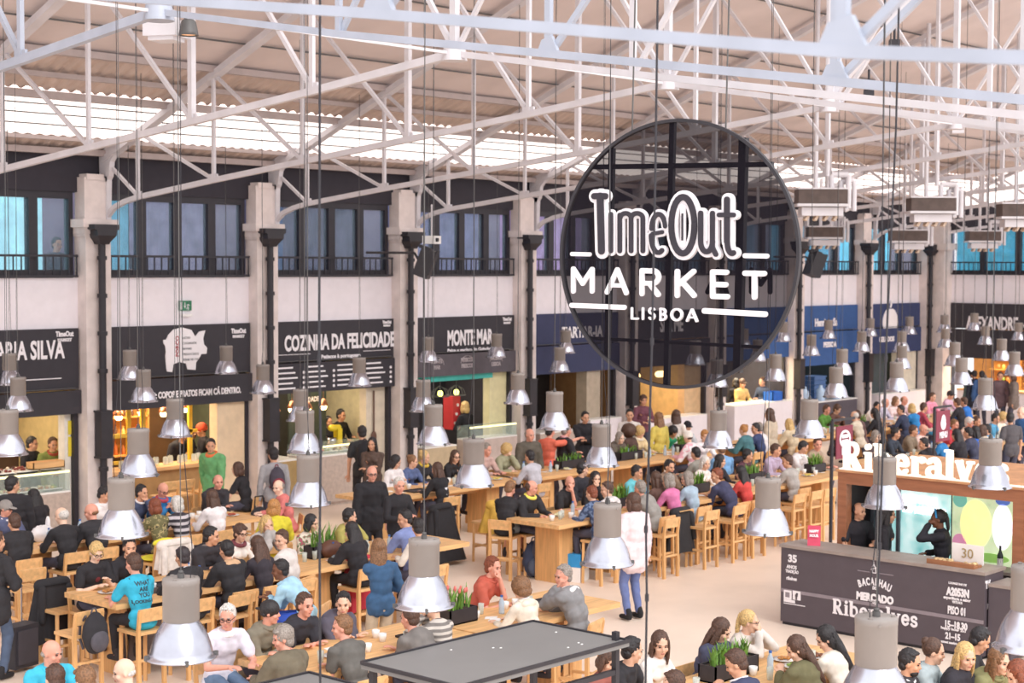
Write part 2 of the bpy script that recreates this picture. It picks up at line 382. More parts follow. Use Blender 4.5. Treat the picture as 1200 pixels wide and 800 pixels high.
# ------------------------------------------------------------------ trusses
ZC = [(24.32, 5.46), (24.2, 5.62), (24.0, 5.76), (23.7, 5.85), (23.3, 5.92), (21.2, 6.14), (19.0, 6.35), (16.7, 6.57), (14.4, 6.79), (12.1, 7.03)]
ZN = [(9.7, 6.64), (7.5, 6.29), (5.2, 5.92), (2.9, 5.52), (1.0, 5.22)]
def truss(k, lab):
    x = X0 + k * BAY; steel = BLUESTEEL if k <= -2 else STEEL
    r = empty('roof_truss', (x, WY, 0), label=lab, cat='truss'); L = lambda Y, z, dx=0: (dx, Y - WY, z)
    near_ = {-3: [(-60, -14), (210, 0), (400, 13), (800, 45), (1200, 78), (1500, 102)], -2: [(187, 17), (400, 40), (643, 63), (800, 78), (1200, 117), (1500, 146)], -1: [(532, 63), (797, 93), (1200, 135), (1500, 168)], 0: [(785, 97), (1200, 150), (1400, 176)]}.get(k)
    ZN_ = ZN
    if near_: nl = [(p.y, p.z) for p in (PXp(a, b, x) for a, b in near_)]; nl = [q for q in nl if q[0] < AY - .2]; ys = [q[0] for q in nl][::-1]; zs = [q[1] for q in nl][::-1]; ZN_ = [(Y, float(np.interp(Y, ys + [AY], zs + [7.03]))) for Y, z in ZN]
    far_w = .085; near_w = .045 if k == -3 else .055 if k == -2 else .065
    mb = MB(); pts = ZC
    for (a, za), (b, zb) in zip(pts, pts[1:]): mb.bar(L(a, za), L(b, zb), far_w, .07, (1, 0, 0))
    mb.build('lower_chord', steel, r); mb = MB(); pts = [ZC[-1]] + ZN_
    for (a, za), (b, zb) in zip(pts, pts[1:]): mb.bar(L(a, za), L(b, zb), near_w, near_w, (1, 0, 0))
    mb.build('lower_chord', steel, r)
    def zu(Y): return zr(Y) - .14 if Y >= AY else zr(AY) - .14 - .392 * (AY - Y)
    mb = MB(); mb.bar(L(WY - .1, zu(WY)), L(AY, zu(AY)), .1, .16, (1, 0, 0)); mb.build('rafter', steel, r)
    mb = MB(); mb.bar(L(AY, zu(AY)), L(.5, zu(.5)), .1, .16, (1, 0, 0)); mb.build('rafter', steel, r)
    mb = MB(); mb.prism([(WY - .02, 6.25), (WY + .0, 6.8), (WY - .75, 6.98), (WY - .34, 6.55), (WY - .3, 6.3), (WY - .22, 6.2)], lambda u, v, w: L(u, v, w - .05), .1)
    mb.bar(L(WY - .2, 6.3), L(WY - .17, 5.45), .1, .1); mb.build('gusset_plate', steel, r)
    nodes = [(23.3, 5.92)] + ZC[5:] + ZN_
    for Y, z in nodes:
        w = (.085 if Y in (12.1, 16.7) else .06) if Y > 11 else near_w * .9
        mb = MB(); mb.bar(L(Y, z), L(Y, zu(Y)), w, w * .8, (1, 0, 0)); mb.box(L(Y, z + .05), (.03, .2, .1)) if Y > 11 else None; mb.build('vertical', steel, r)
    up_ = [(WY - .3, 6.45)] + [(Y, zu(Y)) for Y, z in nodes]
    for i in range(6):   # diagonals falling towards the apex
        a = up_[i]; b = nodes[i]
        mb = MB(); mb.bar(L(a[0], a[1], .02), L(b[0], b[1], .02), .05, .05, (1, 0, 0)); mb.build('diagonal', steel, r)
    for i in range(5, len(nodes) - 1):
        a = (nodes[i + 1][0], zu(nodes[i + 1][0])); b = nodes[i]
        mb = MB(); mb.bar(L(a[0], a[1], .02), L(b[0], b[1], .02), near_w * .7, near_w * .7, (1, 0, 0)); mb.build('diagonal', steel, r)
    # apex casting and pale plates with bolts
    mb = MB(); mb.cyl(L(12.1, 6.95), L(12.1, 7.13), .14, .11, 14)
    mb.build('apex_casting', steel, r)
    if k <= -2:
        for Y, z in ZN_[1:4]:
            mb = MB(); mb.prism([(Y - .1, z), (Y + .1, z), (Y + .05, z + .1), (Y - .04, z + .12)], lambda u, v, w: L(u, v, w - .02), .03); mb.build('node_plate', steel, r)
TL = {-3: 'pale blue roof truss nearest the camera crossing the top edge', -2: 'second nearest pale roof truss, behind the nearest beam', -1: 'third roof truss, its chord ending beyond the left edge', 0: 'white roof truss landing left of the pig sign', 1: 'white roof truss landing left of the kitchen sign', 2: 'white roof truss landing between kitchen and seafood signs', 3: 'white roof truss landing right of the seafood sign', 4: 'roof truss passing behind the round sign', 5: 'roof truss just beyond the round sign', 6: 'roof truss over the plain blue board', 7: 'roof truss before the hall corner', 8: 'roof truss against the end wall'}
for k in range(-3, 9): truss(k, TL[k])
# purlin braces between trusses: crossed rods at the apex line
for k in range(-3, 8):
    mb = MB(); x = X0 + k * BAY
    mb.bar((x, 12.1, 7.03), (x + BAY, 12.1, 7.03), .03)
    tag(mb.build('tie_beam', STEEL), 'thin steel tie between the ' + TL[k].replace('roof truss', 'truss').split(',')[0][:48].rsplit(' ', 1)[0] + ' and the next', 'brace')

# ------------------------------------------------------------------ sign boards and stalls
RX = (math.pi / 2, 0, 0)
def board(x0, x1, zt, zsplit, zb, m, label, y=WY - .06, m2=None):
    r = empty('sign_board', (x0, y, 0), label=label, cat='sign'); w = x1 - x0
    mb = MB(); mb.b2((0, 0, zsplit), (w, .06, zt)); mb.build('upper_panel', m, r)
    mb = MB(); mb.b2((0, -.04, zb), (w + .02, .06, zsplit - .015)); mb.build('lower_panel', m2 or m, r)
    mb = MB(); mb.b2((.1, -.055, zsplit + .02), (w - .1, -.0, zsplit + .03)); mb.build('rule_line', DGREY, r)
    return r, w
def logo(r, x, z, y=-.012, s=1.):
    text('emblem', 'TimeOut', .17 * s, (x, y, z + .06 * s), RX, LETTER, r, .006, .004, .75, 'CENTER')
    text('emblem', 'MARKET', .1 * s, (x, y, z - .06 * s), RX, LETTER, r, .004, .004, 1.0, 'CENTER')
def WX(px, py=400, y=WY - .06): return PYp(px, py, y).x
def WZ(px, py, y=WY - .06): return PYp(px, py, y).z
cxs = [colx(k) for k in range(-1, 9)]
# bay -1
r, w = board(colx(-1) + .3, colx(0) - .28, ZS, 2.62, 2.2, CHAR, 'dark fascia sign reading Maria Silva over the food counter')
WPL = lambda px, py: PYp(px, py, WY - .06)
fit_text('lettering', 'MARIA SILVA', -18, 75.5, 401, 423, WPL, RX, LETTER, r, .04); logo(r, w - .28, 3.5, s=.72)
mb = MB(); mb.b2((.6, -.012, 2.82), (w - .35, 0, 2.835)); mb.build('underline', LETTER, r)
# bay 0 pig
r, w = board(colx(0) + .28, colx(1) - .27, ZS, 2.74, 2.2, CHAR, 'dark fascia sign with a white pig silhouette')
pig = [(0, .5), (.02, .38), (.0, .3), (.03, .05), (.05, -.02), (.2, -.04), (.24, .12), (.42, .16), (.62, .12), (.66, .0), (.9, -.02), (.92, .14), (1.0, .2), (1.08, .3), (1.24, .3), (1.26, .42), (1.16, .5), (1.14, .62), (1.2, .78), (1.02, .76), (.9, .66), (.78, .8), (.5, .86), (.25, .82), (.1, .72), (.03, .62), (-.05, .62), (-.05, .55)]
ox = WX(193, 400) - (colx(0) + .28)
mb = MB(); mb.prism([(ox + u * .66 * 1.12, 2.86 + v * .9) for u, v in pig], lambda u, v, w_: (u, -.02 + w_, v), .018); mb.build('pig_emblem', LETTER, r)
mb = MB(); mb.prism([(ox + .27 + .04, 2.9 + .2), (ox + .31, 2.9 + .2), (ox + .31, 3.45), (ox + .27, 3.45)], lambda u, v, w_: (u, -.024 + w_, v), .004)
text('lettering', 'PORCO', .11, (ox + .3, -.022, 3.1), (math.pi / 2, -math.pi / 2, 0), mat('red_letter', 'b04048', .6), r, .003, .002, 1.)
for i, t in enumerate(('LEITAO', 'COCHINADA', 'BIFANAS', 'PREGO E SUCO', 'PERNIL NO TACHO')): text('lettering', t, .06, (ox + .38, -.022, 3.42 - .1 * i), RX, BLACK, r, 0, .002, .85)
logo(r, w - .28, 3.45, s=.72)
fit_text('lettering', 'NÃO: COPOS E PRATOS FICAM CÁ DENTRO.', 167, 280, 460, 467.5, WPL, RX, LETTER, r, .06, proud=.06)
# bay 1 Cozinha
r, w = board(colx(1) + .27, colx(2) - .25, ZS, 2.88, 2.28, CHAR, 'dark fascia sign reading Cozinha da Felicidade with menu panels')
fit_text('lettering', 'COZINHA DA FELICIDADE', 333, 462, 393, 411, WPL, RX, LETTER, r, .05); logo(r, w - .2, 3.55, s=.5)
fit_text('lettering', 'Petiscos à portuguesa', 376, 422, 415.5, 420, WPL, RX, LETTER, r, .05)
mb = MB(); mb.b2((.1, -.012, 3.03), (.95, 0, 3.04)); mb.b2((w - .85, -.012, 3.03), (w - .1, 0, 3.04)); mb.build('underline', LETTER, r)
for c in range(4):
    mb = MB(); x0 = .07 + c * (w - .1) / 4
    for i in range(5):
        z = 2.78 - .1 * i; mb.b2((x0, -.05, z - .013), (x0 + .5 + .06 * ((i * 7 + c * 3) % 3) - .1, -.042, z + .018))
        if i: mb.cyl((x0 + .68, -.05, z), (x0 + .68, -.042, z), .03, n=10)
    mb.build('menu_lines', LETTER, r)
# bay 2 Monte Mar
r, w = board(colx(2) + .28, colx(3) - .27, ZS, 2.9, 2.42, CHAR, 'dark fascia sign reading Monte Mar above three round badges', m2=mat('grey_banner', '5b555c', .7))
fit_text('lettering', 'MONTE MAR', 524, 577, 387, 404.5, WPL, RX, LETTER, r, .05); logo(r, w - .24, 3.52, s=.6)
fit_text('lettering', 'Peixe e marisco do Guincho', 524, 575, 408.5, 412.5, WPL, RX, LETTER, r, .05)
for c, t in enumerate((('MONTE', 'MAR'), ('PETISCOS', 'FRESCOS'), ('MARISCO', 'LISBOA'))):
    x = w * (.22 + .29 * c); mbx = MB()
    for a in range(10):
        mbx.bar((x + .2 * math.cos(a * .31), -.05, 2.66 + .17 * math.sin(a * .31)), (x + .2 * math.cos(a * .31 + .3), -.05, 2.66 + .17 * math.sin(a * .31 + .3)), .018, .006)
    mbx.build('badge', mat('pale_badge', 'bdb4b8', .7), r)
    for j, q in enumerate(t): text('badge_lettering', q, .12, (x, -.046, 2.7 - .13 * j), RX, mat('pale_badge', 'bdb4b8', .7), r, .004, .004, .75, 'CENTER')
mb = MB(); mb.b2((colx(2) + .6, WY + .0, 2.3), (colx(3) - .9, WY + .12, 2.42)); tag(mb.build('teal_lintel', mat('teal_trim', '3fb3a8', .5)), 'teal strip above the seafood counter opening', 'trim')
# bay 3..7
def plain(k, m, label, zb=2.3): return board(colx(k) + .27, colx(k + 1) - .27, ZS, 2.95, zb, m, label)
r, w = plain(3, NAVY, 'navy fascia sign starting TAR, half hidden by the round sign'); fit_text('lettering', 'TARTAR-IA', 658, 706, 383, 396, WPL, RX, LETTER, r, .04)
r, w = plain(4, CHAR, 'dark fascia sign behind the round sign'); text('lettering', 'SEA ME', .5, (w / 2, -.012, 3.15), RX, LETTER, r, .012, .006, .6, 'CENTER')
r, w = plain(5, BLUEB, 'blue fascia sign over the bright yellow stall')
r, w = plain(6, BLUEB, 'wide blue fascia sign with small white lettering', 2.0); text('lettering', 'Henrique Sa', .3, (w * .45, -.012, 3.1), RX, LETTER, r, .012, .006, .8, 'CENTER')
text('lettering', 'PESSOA', .2, (w * .5, -.05, 2.5), RX, LETTER, r, .01, .006, 1., 'CENTER')
r, w = plain(7, mat('deep_navy', '33406a', .7), 'deep blue fascia sign with a white apple emblem', 2.2)
ap = [(.42 * math.cos(t) * (1 + .08 * math.cos(2 * t)), .5 * math.sin(t) - .06 * max(0, math.cos(2 * (t - math.pi / 2))) ** 3) for t in [2 * math.pi * i / 28 for i in range(28)]]
mb = MB(); mb.prism([(w * .42 + u, 3.12 + v * .9) for u, v in ap], lambda u, v, w_: (u, -.02 + w_, v), .018); mb.prism([(w * .42 - .03, 3.55), (w * .42 + .05, 3.55), (w * .42 + .12, 3.78), (w * .42 + .04, 3.78)], lambda u, v, w_: (u, -.02 + w_, v), .018)
mb.build('apple_emblem', LETTER, r)
text('lettering', 'GELADOS', .2, (w * .2, -.05, 2.55), RX, LETTER, r, .01, .006, 1., 'LEFT')
# end wall sign
r = empty('sign_board', (XE - .06, WY - .6, 0), -math.pi / 2, label='dark fascia sign reading Alexandre on the end wall', cat='sign')
mb = MB(); mb.b2((0, 0, 2.9), (5, .06, ZS)); mb.build('upper_panel', CHAR, r)
mb = MB(); mb.b2((0, -.04, 2.0), (5, .06, 2.88)); mb.build('lower_panel', CHAR, r)
fit_text('lettering', 'ALEXANDRE', 1132, 1193, 370, 385, lambda px, py: PXp(px, py, XE - .06), (math.pi / 2, 0, -math.pi / 2), LETTER, r, .05); text('lettering', 'cozinha de autor', .2, (2.2, -.012, 2.98), RX, LETTER, r, .006, .004, .8, 'LEFT')

# exit sign on white band
p = PYp(217, 358, WY - .03); r = empty('exit_sign', (p.x, WY - .05, p.z), label='green emergency exit sign on the white wall band', cat='sign')
mb = MB(); mb.b2((-.13, 0, -.09), (.13, .04, .09)); mb.build('sign_panel', mat('exit_green', '1f6b4a', .5, emit='2c7a55', estr=.2), r)
mb = MB(); f_ = lambda u, v, w_: (u, -.006 + w_, v)
mb.prism([(-.12, -.07), (-.08, -.07), (-.08, .07), (-.12, .07)], f_, .005); mb.prism([(-.045, -.0), (-.03, -.0), (-.03, .06), (-.015, .06), (-.015, 0), (.0, 0), (-.022, -.05)], f_, .005)
s_ = strokes([([(.05, .03), (.035, -.02), (.06, -.04), (.05, -.07)], .016), ([(.035, -.02), (.02, -.06)], .016), ([(.02, .01), (.05, .03), (.08, .0)], .012), ([(.06, .06), (.061, .06)], .028)], .005)
mb.add([(x, -.006 + z, y) for x, y, z in s_.v], s_.f); mb.build('pictogram', LETTER, r)
mb = MB(); mb.b2((-.1, -.03, -.2), (.12, .03, -.15)); mb.build('lamp_housing', PLATE, r)
# ------------------------------------------------------------------ stall interiors
WARMC = mat('warm_bulb', 'ffd9a0', .5, emit='ffcf8a', estr=14.)
def stall_shell(k, side_h, back_h, in_y=2.3, pier=.0):
    a, b = colx(k) + .28, colx(k + 1) - .27
    for u_ in ((colx(k) - .05,) if k > -1 else ()) + ((colx(8) - .05,) if k == 7 else ()): mb = MB(); mb.b2((u_, WY + .3, 0), (u_ + .1, WY + 3.2, 3.42)); tag(mb.build('wall_stall_side', mat('stall_side_' + side_h, side_h, .8)), kind='structure')
    mb = MB(); mb.b2((a - .22, WY + in_y, 0), (b + .21, WY + in_y + .05, 3.42)); tag(mb.build('wall_stall_back', mat('stall_back_' + back_h, back_h, .8, 0, .15, 3.)), kind='structure')
    for j_, u_ in enumerate((a, b - .08)): mb = MB(); mb.b2((u_, WY + .0, 0), (u_ + .08, WY + .12, 2.4)); tag(mb.build('trim_%d' % (2 * k + 3 + j_), FRAME), kind='structure')
    return a, b
def stall_light(x, y, power, col=(1, .8, .55), z=2.55):
    l = bpy.data.lights.new('stall_lamp_light', 'AREA'); l.energy = power; l.color = col; l.shape = 'RECTANGLE'; l.size = 2.2; l.size_y = .8
    o = bpy.data.objects.new('stall_lamp_light', l); COL.objects.link(o); o.location = (x, y, z)
def bulb(x, y, z, label, col=None):
    r = empty('pendant_bulb', (x, y, z), label=label, cat='lamp', group=None)
    mb = MB(); mb.lathe([(0, -.1), (.05, -.09), (.075, -.04), (.06, .02), (.03, .06)], n=12); mb.build('glass_bulb', col or WARMC, r)
    mb = MB(); mb.lathe([(.0, .14), (.04, .13), (.09, .03), (.1, -.01), (.085, .03), (.0, .12)], n=12); mb.cyl((0, 0, .12), (0, 0, 1.0), .006, n=6); mb.build('lamp_shade', mat('copper', 'c98a6a', .3, .8), r)
def shelf_unit(x0, x1, y, z0, z1, n, m, label, item='bottle', cols=('6a8a4a', 'b06a3a', 'd8c070', '7a3a34', 'e8e0d0'), grp=None, depth=.28, den=.16):
    r = empty('wall_shelf', ((x0 + x1) / 2, y, 0), label=label, cat='shelf'); w = x1 - x0
    mb = MB(); mb.b2((-w / 2, depth - .02, z0), (w / 2, depth, z1)); mb.b2((-w / 2, 0, z0), (-w / 2 + .03, depth, z1)); mb.b2((w / 2 - .03, 0, z0), (w / 2, depth, z1)); mb.build('back_panel', m, r)
    for i in range(n):
        z = z0 + (z1 - z0) * i / max(1, n - 1) if n > 1 else z0
        mb = MB(); mb.b2((-w / 2, 0, z), (w / 2, depth, z + .03)); mb.build('shelf_board', m, r)
        if i == n - 1: continue
        q = 0; u = -w / 2 + .1
        while u < w / 2 - .08:
            h = random.uniform(.16, .27); c = random.choice(cols); me = MBcache('shelfbottle')
            o = link(item, me, None, ((x0 + x1) / 2 + u, y + .13, z + .031)); o.scale = (1, 1, h / .25); om(o, mat('glass_' + c, c, .25)); tag(o, '%s on the %s' % ({'bottle': 'bottle standing', 'jar': 'jar standing'}[item], grp), item, item + 's on the ' + grp)
            u += den + random.uniform(0, .06)
_MC = {}
def MBcache(n):
    if n in _MC: return _MC[n]
    mb = MB()
    if n == 'shelfbottle': mb.lathe([(0, 0), (.038, 0), (.04, .01), (.04, .14), (.014, .19), (.014, .25), (0, .25)], n=10)
    if n == 'jar': mb.lathe([(0, 0), (.05, 0), (.055, .02), (.055, .11), (.045, .12), (.047, .14), (0, .14)], n=10)
    me = mb.mesh(n); me.materials.append(WOOD); _MC[n] = me; return me
def om(o, m, i=0):
    o.material_slots[i].link = 'OBJECT'; o.material_slots[i].material = m
YEL = mat('yellow_frame', 'e8c040', .5)
# bay -1: Maria Silva counter
a, b = stall_shell(-1, 'cfc8bc', '5a4438'); stall_light((a + b) / 2, WY + 1.3, 60)
mb = MB(); mb.b2((b - .2, WY + .1, 0), (b + .14, WY + .3, 2.25)); tag(mb.build('wall_cream_pier', mat('cream_pier', 'ece8e0', .7)), kind='structure')
r = empty('notice', (b - .03, WY + .09, 1.75), label='yellow paper notices taped to the pale pier', cat='notice')
mb = MB(); mb.b2((-.11, -.008, -.3), (.11, 0, .04)); mb.b2((-.11, -.01, .08), (.12, 0, .32)); mb.build('sheet', mat('yellow_paper', 'f0d840', .7), r)
mb = MB(); mb.cyl((0, -.012, -.1), (0, -.008, -.1), .03); mb.b2((-.05, -.012, -.2), (.05, -.009, -.19)); mb.build('print', BLACK, r)
def glass_counter(x0, x1, y0, label, front=MARBLE, h=.86, gl=.36, food=True, depth=.7):
    r = empty('food_counter', ((x0 + x1) / 2, y0, 0), label=label, cat='counter'); w = x1 - x0
    mb = MB(); mb.b2((-w / 2, 0, .08), (w / 2, depth, h)); mb.b2((-w / 2 + .05, .06, 0), (w / 2 - .05, depth, .08)); mb.build('counter_body', front, r)
    mb = MB(); mb.b2((-w / 2, 0, h), (w / 2, depth, h + .03)); mb.build('counter_top', PLATE, r)
    if gl:
        mb = MB(); mb.b2((-w / 2, .02, h + .03), (w / 2, .03, h + gl)); mb.b2((w / 2 - .01, .02, h + .03), (w / 2, depth, h + gl)); mb.b2((-w / 2, .02, h + .03), (-w / 2 + .01, depth, h + gl)); mb.b2((-w / 2, .02, h + gl), (w / 2, depth, h + gl + .012))
        mb.build('glass_case', glassm('case_glass', 'd8ece4', .2), r)
        mb = MB(); mb.b2((-w / 2, .02, h + gl - .02), (w / 2, .05, h + gl + .015)); mb.build('case_edge', mat('lit_edge', 'fff4c8', .5, emit='fff0c0', estr=1.), r)
    return r
FOODC = ['d8c060', 'c88848', '8aa04a', 'b8503a', 'e8dcb0', '7a4a34']
def food_tray(x, y, z, w, d, label, grp, heap=10, cols=FOODC):
    r = empty('food_tray', (x, y, z), label=label, cat='tray', group=grp)
    mb = MB(); mb.b2((-w / 2, -d / 2, 0), (w / 2, d / 2, .02)); mb.b2((-w / 2, -d / 2, 0), (w / 2, -d / 2 + .01, .04)); mb.b2((-w / 2, d / 2 - .01, 0), (w / 2, d / 2, .04)); mb.build('tray', PLATE, r)
    mb = MB(); ms = [mat('food_' + c, c, .6, 0, .3, 20.) for c in cols]
    for i in range(heap):
        mb.cur = random.randrange(len(ms)); mb.ell((random.uniform(-w / 2 + .03, w / 2 - .03), random.uniform(-d / 2 + .03, d / 2 - .03), .035 + random.uniform(0, .03)), (.035, .03, .025), nu=7, nv=5)
    o = mb.build('food', ms, r); tag(o, kind='stuff')
glass_counter(a + .1, b - .22, WY - .1, 'pink grey food counter with glass case below the Maria Silva sign')
for i in range(5):
    x = b - .5 - .45 * i; food_tray(x, WY + .2, .9, .38, .4, 'lit food tray inside the Maria Silva glass case', 'trays in the Maria Silva glass case', 14)
    food_tray(x, WY + .28, 1.24, .4, .45, 'tray of pastries on top of the Maria Silva glass case', 'trays on the Maria Silva glass case', 16, ['f0e6d8', '8a4038', 'e8d0b8', '5a3430', 'f4ece0'])
mb = MB(); mb.b2((-.3, -.12, 0), (.3, .12, .015)); mb.b2((-.3, -.12, 0), (.3, -.105, .12)); mb.b2((-.3, .105, 0), (.3, .12, .12)); mb.b2((-.3, -.12, 0), (-.285, .12, .12)); mb.b2((.285, -.12, 0), (.3, .12, .12))
tag(mb.build('wooden_crate', WOOD, None, (b - .58, WY + .1, 1.29)), 'low wooden crate on the right end of the glass case', 'crate')
shelf_unit(a + .1, b - 1.1, WY + 1.9, 1.0, 2.2, 4, DWOOD, 'brown shelf at the back of the Maria Silva stall', 'jar', grp='Maria Silva back shelf')
# bay 0: yellow lit bar
a, b = stall_shell(0, 'd8c088', '6a4c30'); stall_light((a + b) / 2, WY + 1.2, 110)
mb = MB(); mb.b2((b - .72, WY + .02, 0), (b - .08, WY + .25, 2.25)); tag(mb.build('wall_wood_pier', mat('beige_pier', 'e8cfae', .6, 0, .06)), kind='structure')
r = empty('bar_counter', (a + .5, WY + .1, 0), label='long light wood bar counter under the pig sign', cat='counter'); w = b - a - 1.25
mb = MB(); mb.b2((-.35, 0, 1.02), (w, .55, 1.09)); mb.build('counter_top', WOOD, r)
mb = MB(); mb.b2((0, .14, 0), (w - .02, .5, 1.02)); mb.build('counter_body', mat('ochre_panel', 'b08a5a', .7, 0, .1), r)
YF = empty('yellow_lattice', (a + .55, WY + .75, 0), label='yellow wooden lattice frame at the left of the pig bar', cat='frame')
for (x0, x1, z0, z1) in ((0, .09, 1.1, 2.2), (.42, .5, 1.1, 2.2), (.72, .82, 1.1, 2.2), (0, .8, 1.6, 1.68), (0, .8, 2.12, 2.2), (0, .8, 1.12, 1.18)):
    mb = MB(); mb.b2((x0, 0, z0), (x1, .05, z1)); mb.build('slat', YEL, YF)
YF = empty('yellow_post', (b - .86, WY + .7, 0), label='yellow post at the right of the pig bar', cat='post'); mb = MB(); mb.b2((0, 0, 1.0), (.08, .06, 2.25)); mb.b2((-.1, 0, 1.6), (.2, .05, 1.66)); mb.build('post', YEL, YF)
shelf_unit(a + 1.1, b - .95, WY + 1.85, 1.1, 2.2, 4, mat('amber_shelf', 'c89048', .6), 'amber lit bottle shelf behind the pig bar', 'bottle', ('e8b060', 'b06030', 'f0d8a0', '604030', 'a84028'), 'shelf behind the pig bar', den=.13)
for i in range(4): bulb(a + .95 + .5 * i, WY + 1.0, 2.0 + .05 * (i % 2), ['first', 'second', 'third', 'fourth'][i] + ' bulb from the left over the pig bar')
for i in range(12):
    me = MBcache('jar'); o = link('drinking_glass', me, None, (a + .6 + i * .16, WY + .4 + .08 * (i % 2), 1.09)); om(o, glassm('clear_glass', 'e6efe8', .45)); tag(o, 'clear glass standing on the pig bar counter', 'glass', 'glasses on the pig bar')
# bay 1: Cozinha
a, b = stall_shell(1, '4a5040', '34332f'); stall_light((a + b) / 2, WY + 1.2, 55)
mb = MB(); mb.b2((b - .6, WY + .1, 0), (b - .08, WY + .3, 2.3)); tag(mb.build('wall_marble_pier', mat('pale_marble', 'ddd0bc', .5, 0, .06)), kind='structure')
glass_counter(a + .08, a + .75, WY + .0, 'ochre stone end of the counter below the kitchen menu', mat('ochre_stone', 'b59a6a', .5), .95, 0)
glass_counter(a + .75, b - .7, WY - .28, 'pink grey marble counter below the kitchen menu sign', MARBLE, 1.0, .2)
for i in range(4): food_tray(a + 1.0 + .42 * i, WY + .1, 1.04, .38, .4, 'food tray in the kitchen counter case', 'trays in the kitchen counter case', 12)
for i in range(4): bulb(a + .85 + .42 * i, WY + .9, 1.85 + .04 * (i % 2), ['leftmost', 'second', 'third', 'rightmost'][i] + ' copper pendant in the kitchen stall')
r = empty('chalk_board', (a + 1.95, WY + 1.2, 1.7), label='green board with pale lettering in the kitchen stall', cat='board')
mb = MB(); mb.b2((-.5, 0, -.7), (.5, .04, .6)); mb.build('panel', mat('dark_green_board', '39433a', .7), r); text('lettering', 'FELICIDADE', .14, (0, -.008, .25), RX, LETTER, r, .004, .003, .8, 'CENTER')
mb = MB(); mb.cyl((0, -.01, .5), (0, -.004, .5), .05); mb.build('emblem', LETTER, r)
r = empty('wooden_spoon', (b - .42, WY + .06, 1.35), label='giant wooden spoon hanging on the marble pier', cat='spoon'); mb = MB(); mb.ell((0, 0, -.1), (.08, .025, .12)); mb.cyl((0, 0, 0), (0, 0, .85), .016); mb.build('spoon', mat('dark_spoon', '6a4a3c', .6), r)
r = empty('stand_mixer', (b - 1.05, WY + .55, 1.03), label='yellow stand mixer on the kitchen stall counter', cat='mixer')
mb = MB(); mb.caps((-.1, 0, .42), (.1, 0, .42), .07, .055); mb.b2((.02, -.07, 0), (.14, .07, .4)); mb.b2((-.16, -.08, 0), (.14, .08, .05)); mb.build('mixer_body', mat('yellow_enamel', 'e8cc30', .3), r)
mb = MB(); mb.lathe([(.05, .05), (.1, .12), (.11, .22), (.1, .22)], (-.1, 0, 0)); mb.build('bowl', ALU, r)
# bay 2: Monte Mar
a, b = stall_shell(2, 'd8cfae', '2e2c34'); stall_light((a + b) / 2, WY + 1.2, 45, (1, .9, .75))
mb = MB(); mb.b2((b - .62, WY + .1, 0), (b - .08, WY + .3, 2.45)); tag(mb.build('wall_lit_pier', mat('lit_cream', 'e6dcae', .6, 0, .06)), kind='structure')
glass_counter(a + .2, a + 1.15, WY - .25, 'rounded beige counter end below the seafood sign', mat('beige_counter', 'c8b494', .6), .92, 0)
glass_counter(a + 1.5, b - .2, WY - .35, 'pinkish stone counter at the right of the seafood stall', mat('pinkish_stone', 'cdbcb4', .5), 1.0, .28, depth=.43)
for i in range(3):
    r = empty('hanging_lamp', (a + .75 + .5 * i, WY + .35, 2.0), label=['left', 'middle', 'right'][i] + ' round cage lamp over the seafood counter', cat='lamp')
    mb = MB()
    for j in range(8):
        t = j * math.pi / 4; mb.tube([(0, 0, .17), (.15 * math.cos(t), .15 * math.sin(t), .08), (.2 * math.cos(t), .2 * math.sin(t), -.06)], .008, 5)
    mb.lathe([(.2, -.07), (.21, -.06), (.2, -.05)], n=16); mb.cyl((0, 0, .15), (0, 0, .4), .008); mb.build('cage', DGREY, r)
    mb = MB(); mb.ell((0, 0, 0), (.06, .06, .07)); mb.build('glass_bulb', mat('lime_bulb', 'e8e890', .5, emit='e8e880', estr=3.), r)
mb = MB(); mb.b2((a + .95, WY + .5, 0), (a + 1.0, WY + .55, 2.3)); tag(mb.build('blue_post', mat('blue_post', '2c5a86', .5)), 'blue post in the seafood stall', 'post')
r = empty('wall_notice', (a + 1.95, WY + 2.0, 1.75), label='white notice on the dark rear wall of the seafood stall', cat='notice'); mb = MB(); mb.b2((-.16, 0, -.13), (.16, .02, .13)); mb.build('sheet', PAPER, r)
r = empty('drinks_fridge', (b - .85, WY + .9, 0), label='red lit drinks display by the cream pier', cat='fridge')
mb = MB(); mb.b2((-.12, 0, 1.1), (.12, .3, 1.85)); mb.build('cabinet', mat('red_display', 'a83434', .4, emit='b03030', estr=.3), r)
mb = MB()
for i in range(3): mb.cyl((-.05 + .04 * i, -.02, 1.25 + .2 * i), (-.05 + .04 * i, 0, 1.25 + .2 * i), .035)
mb.build('emblem', PLATE, r)
# bay 3: dark
a, b = stall_shell(3, '3a363c', '2c2a30')
mb = MB(); mb.b2((a + 2.05, WY - .02, 0), (a + 2.55, WY + .3, 2.3)); tag(mb.build('wall_wood_panel', mat('grey_wood_panel', 'b7a894', .6, 0, .08)), kind='structure')
glass_counter(a + 1.8, b - .2, WY - .35, 'white counter block left of the round sign foot', WHITE, 1.15, 0, depth=.32)
glass_counter(a + .2, a + 1.5, WY - .2, 'grey stone counter in the dark stall', MARBLE, .95, 0)
stall_light((a + b) / 2, WY + 1.2, 12)
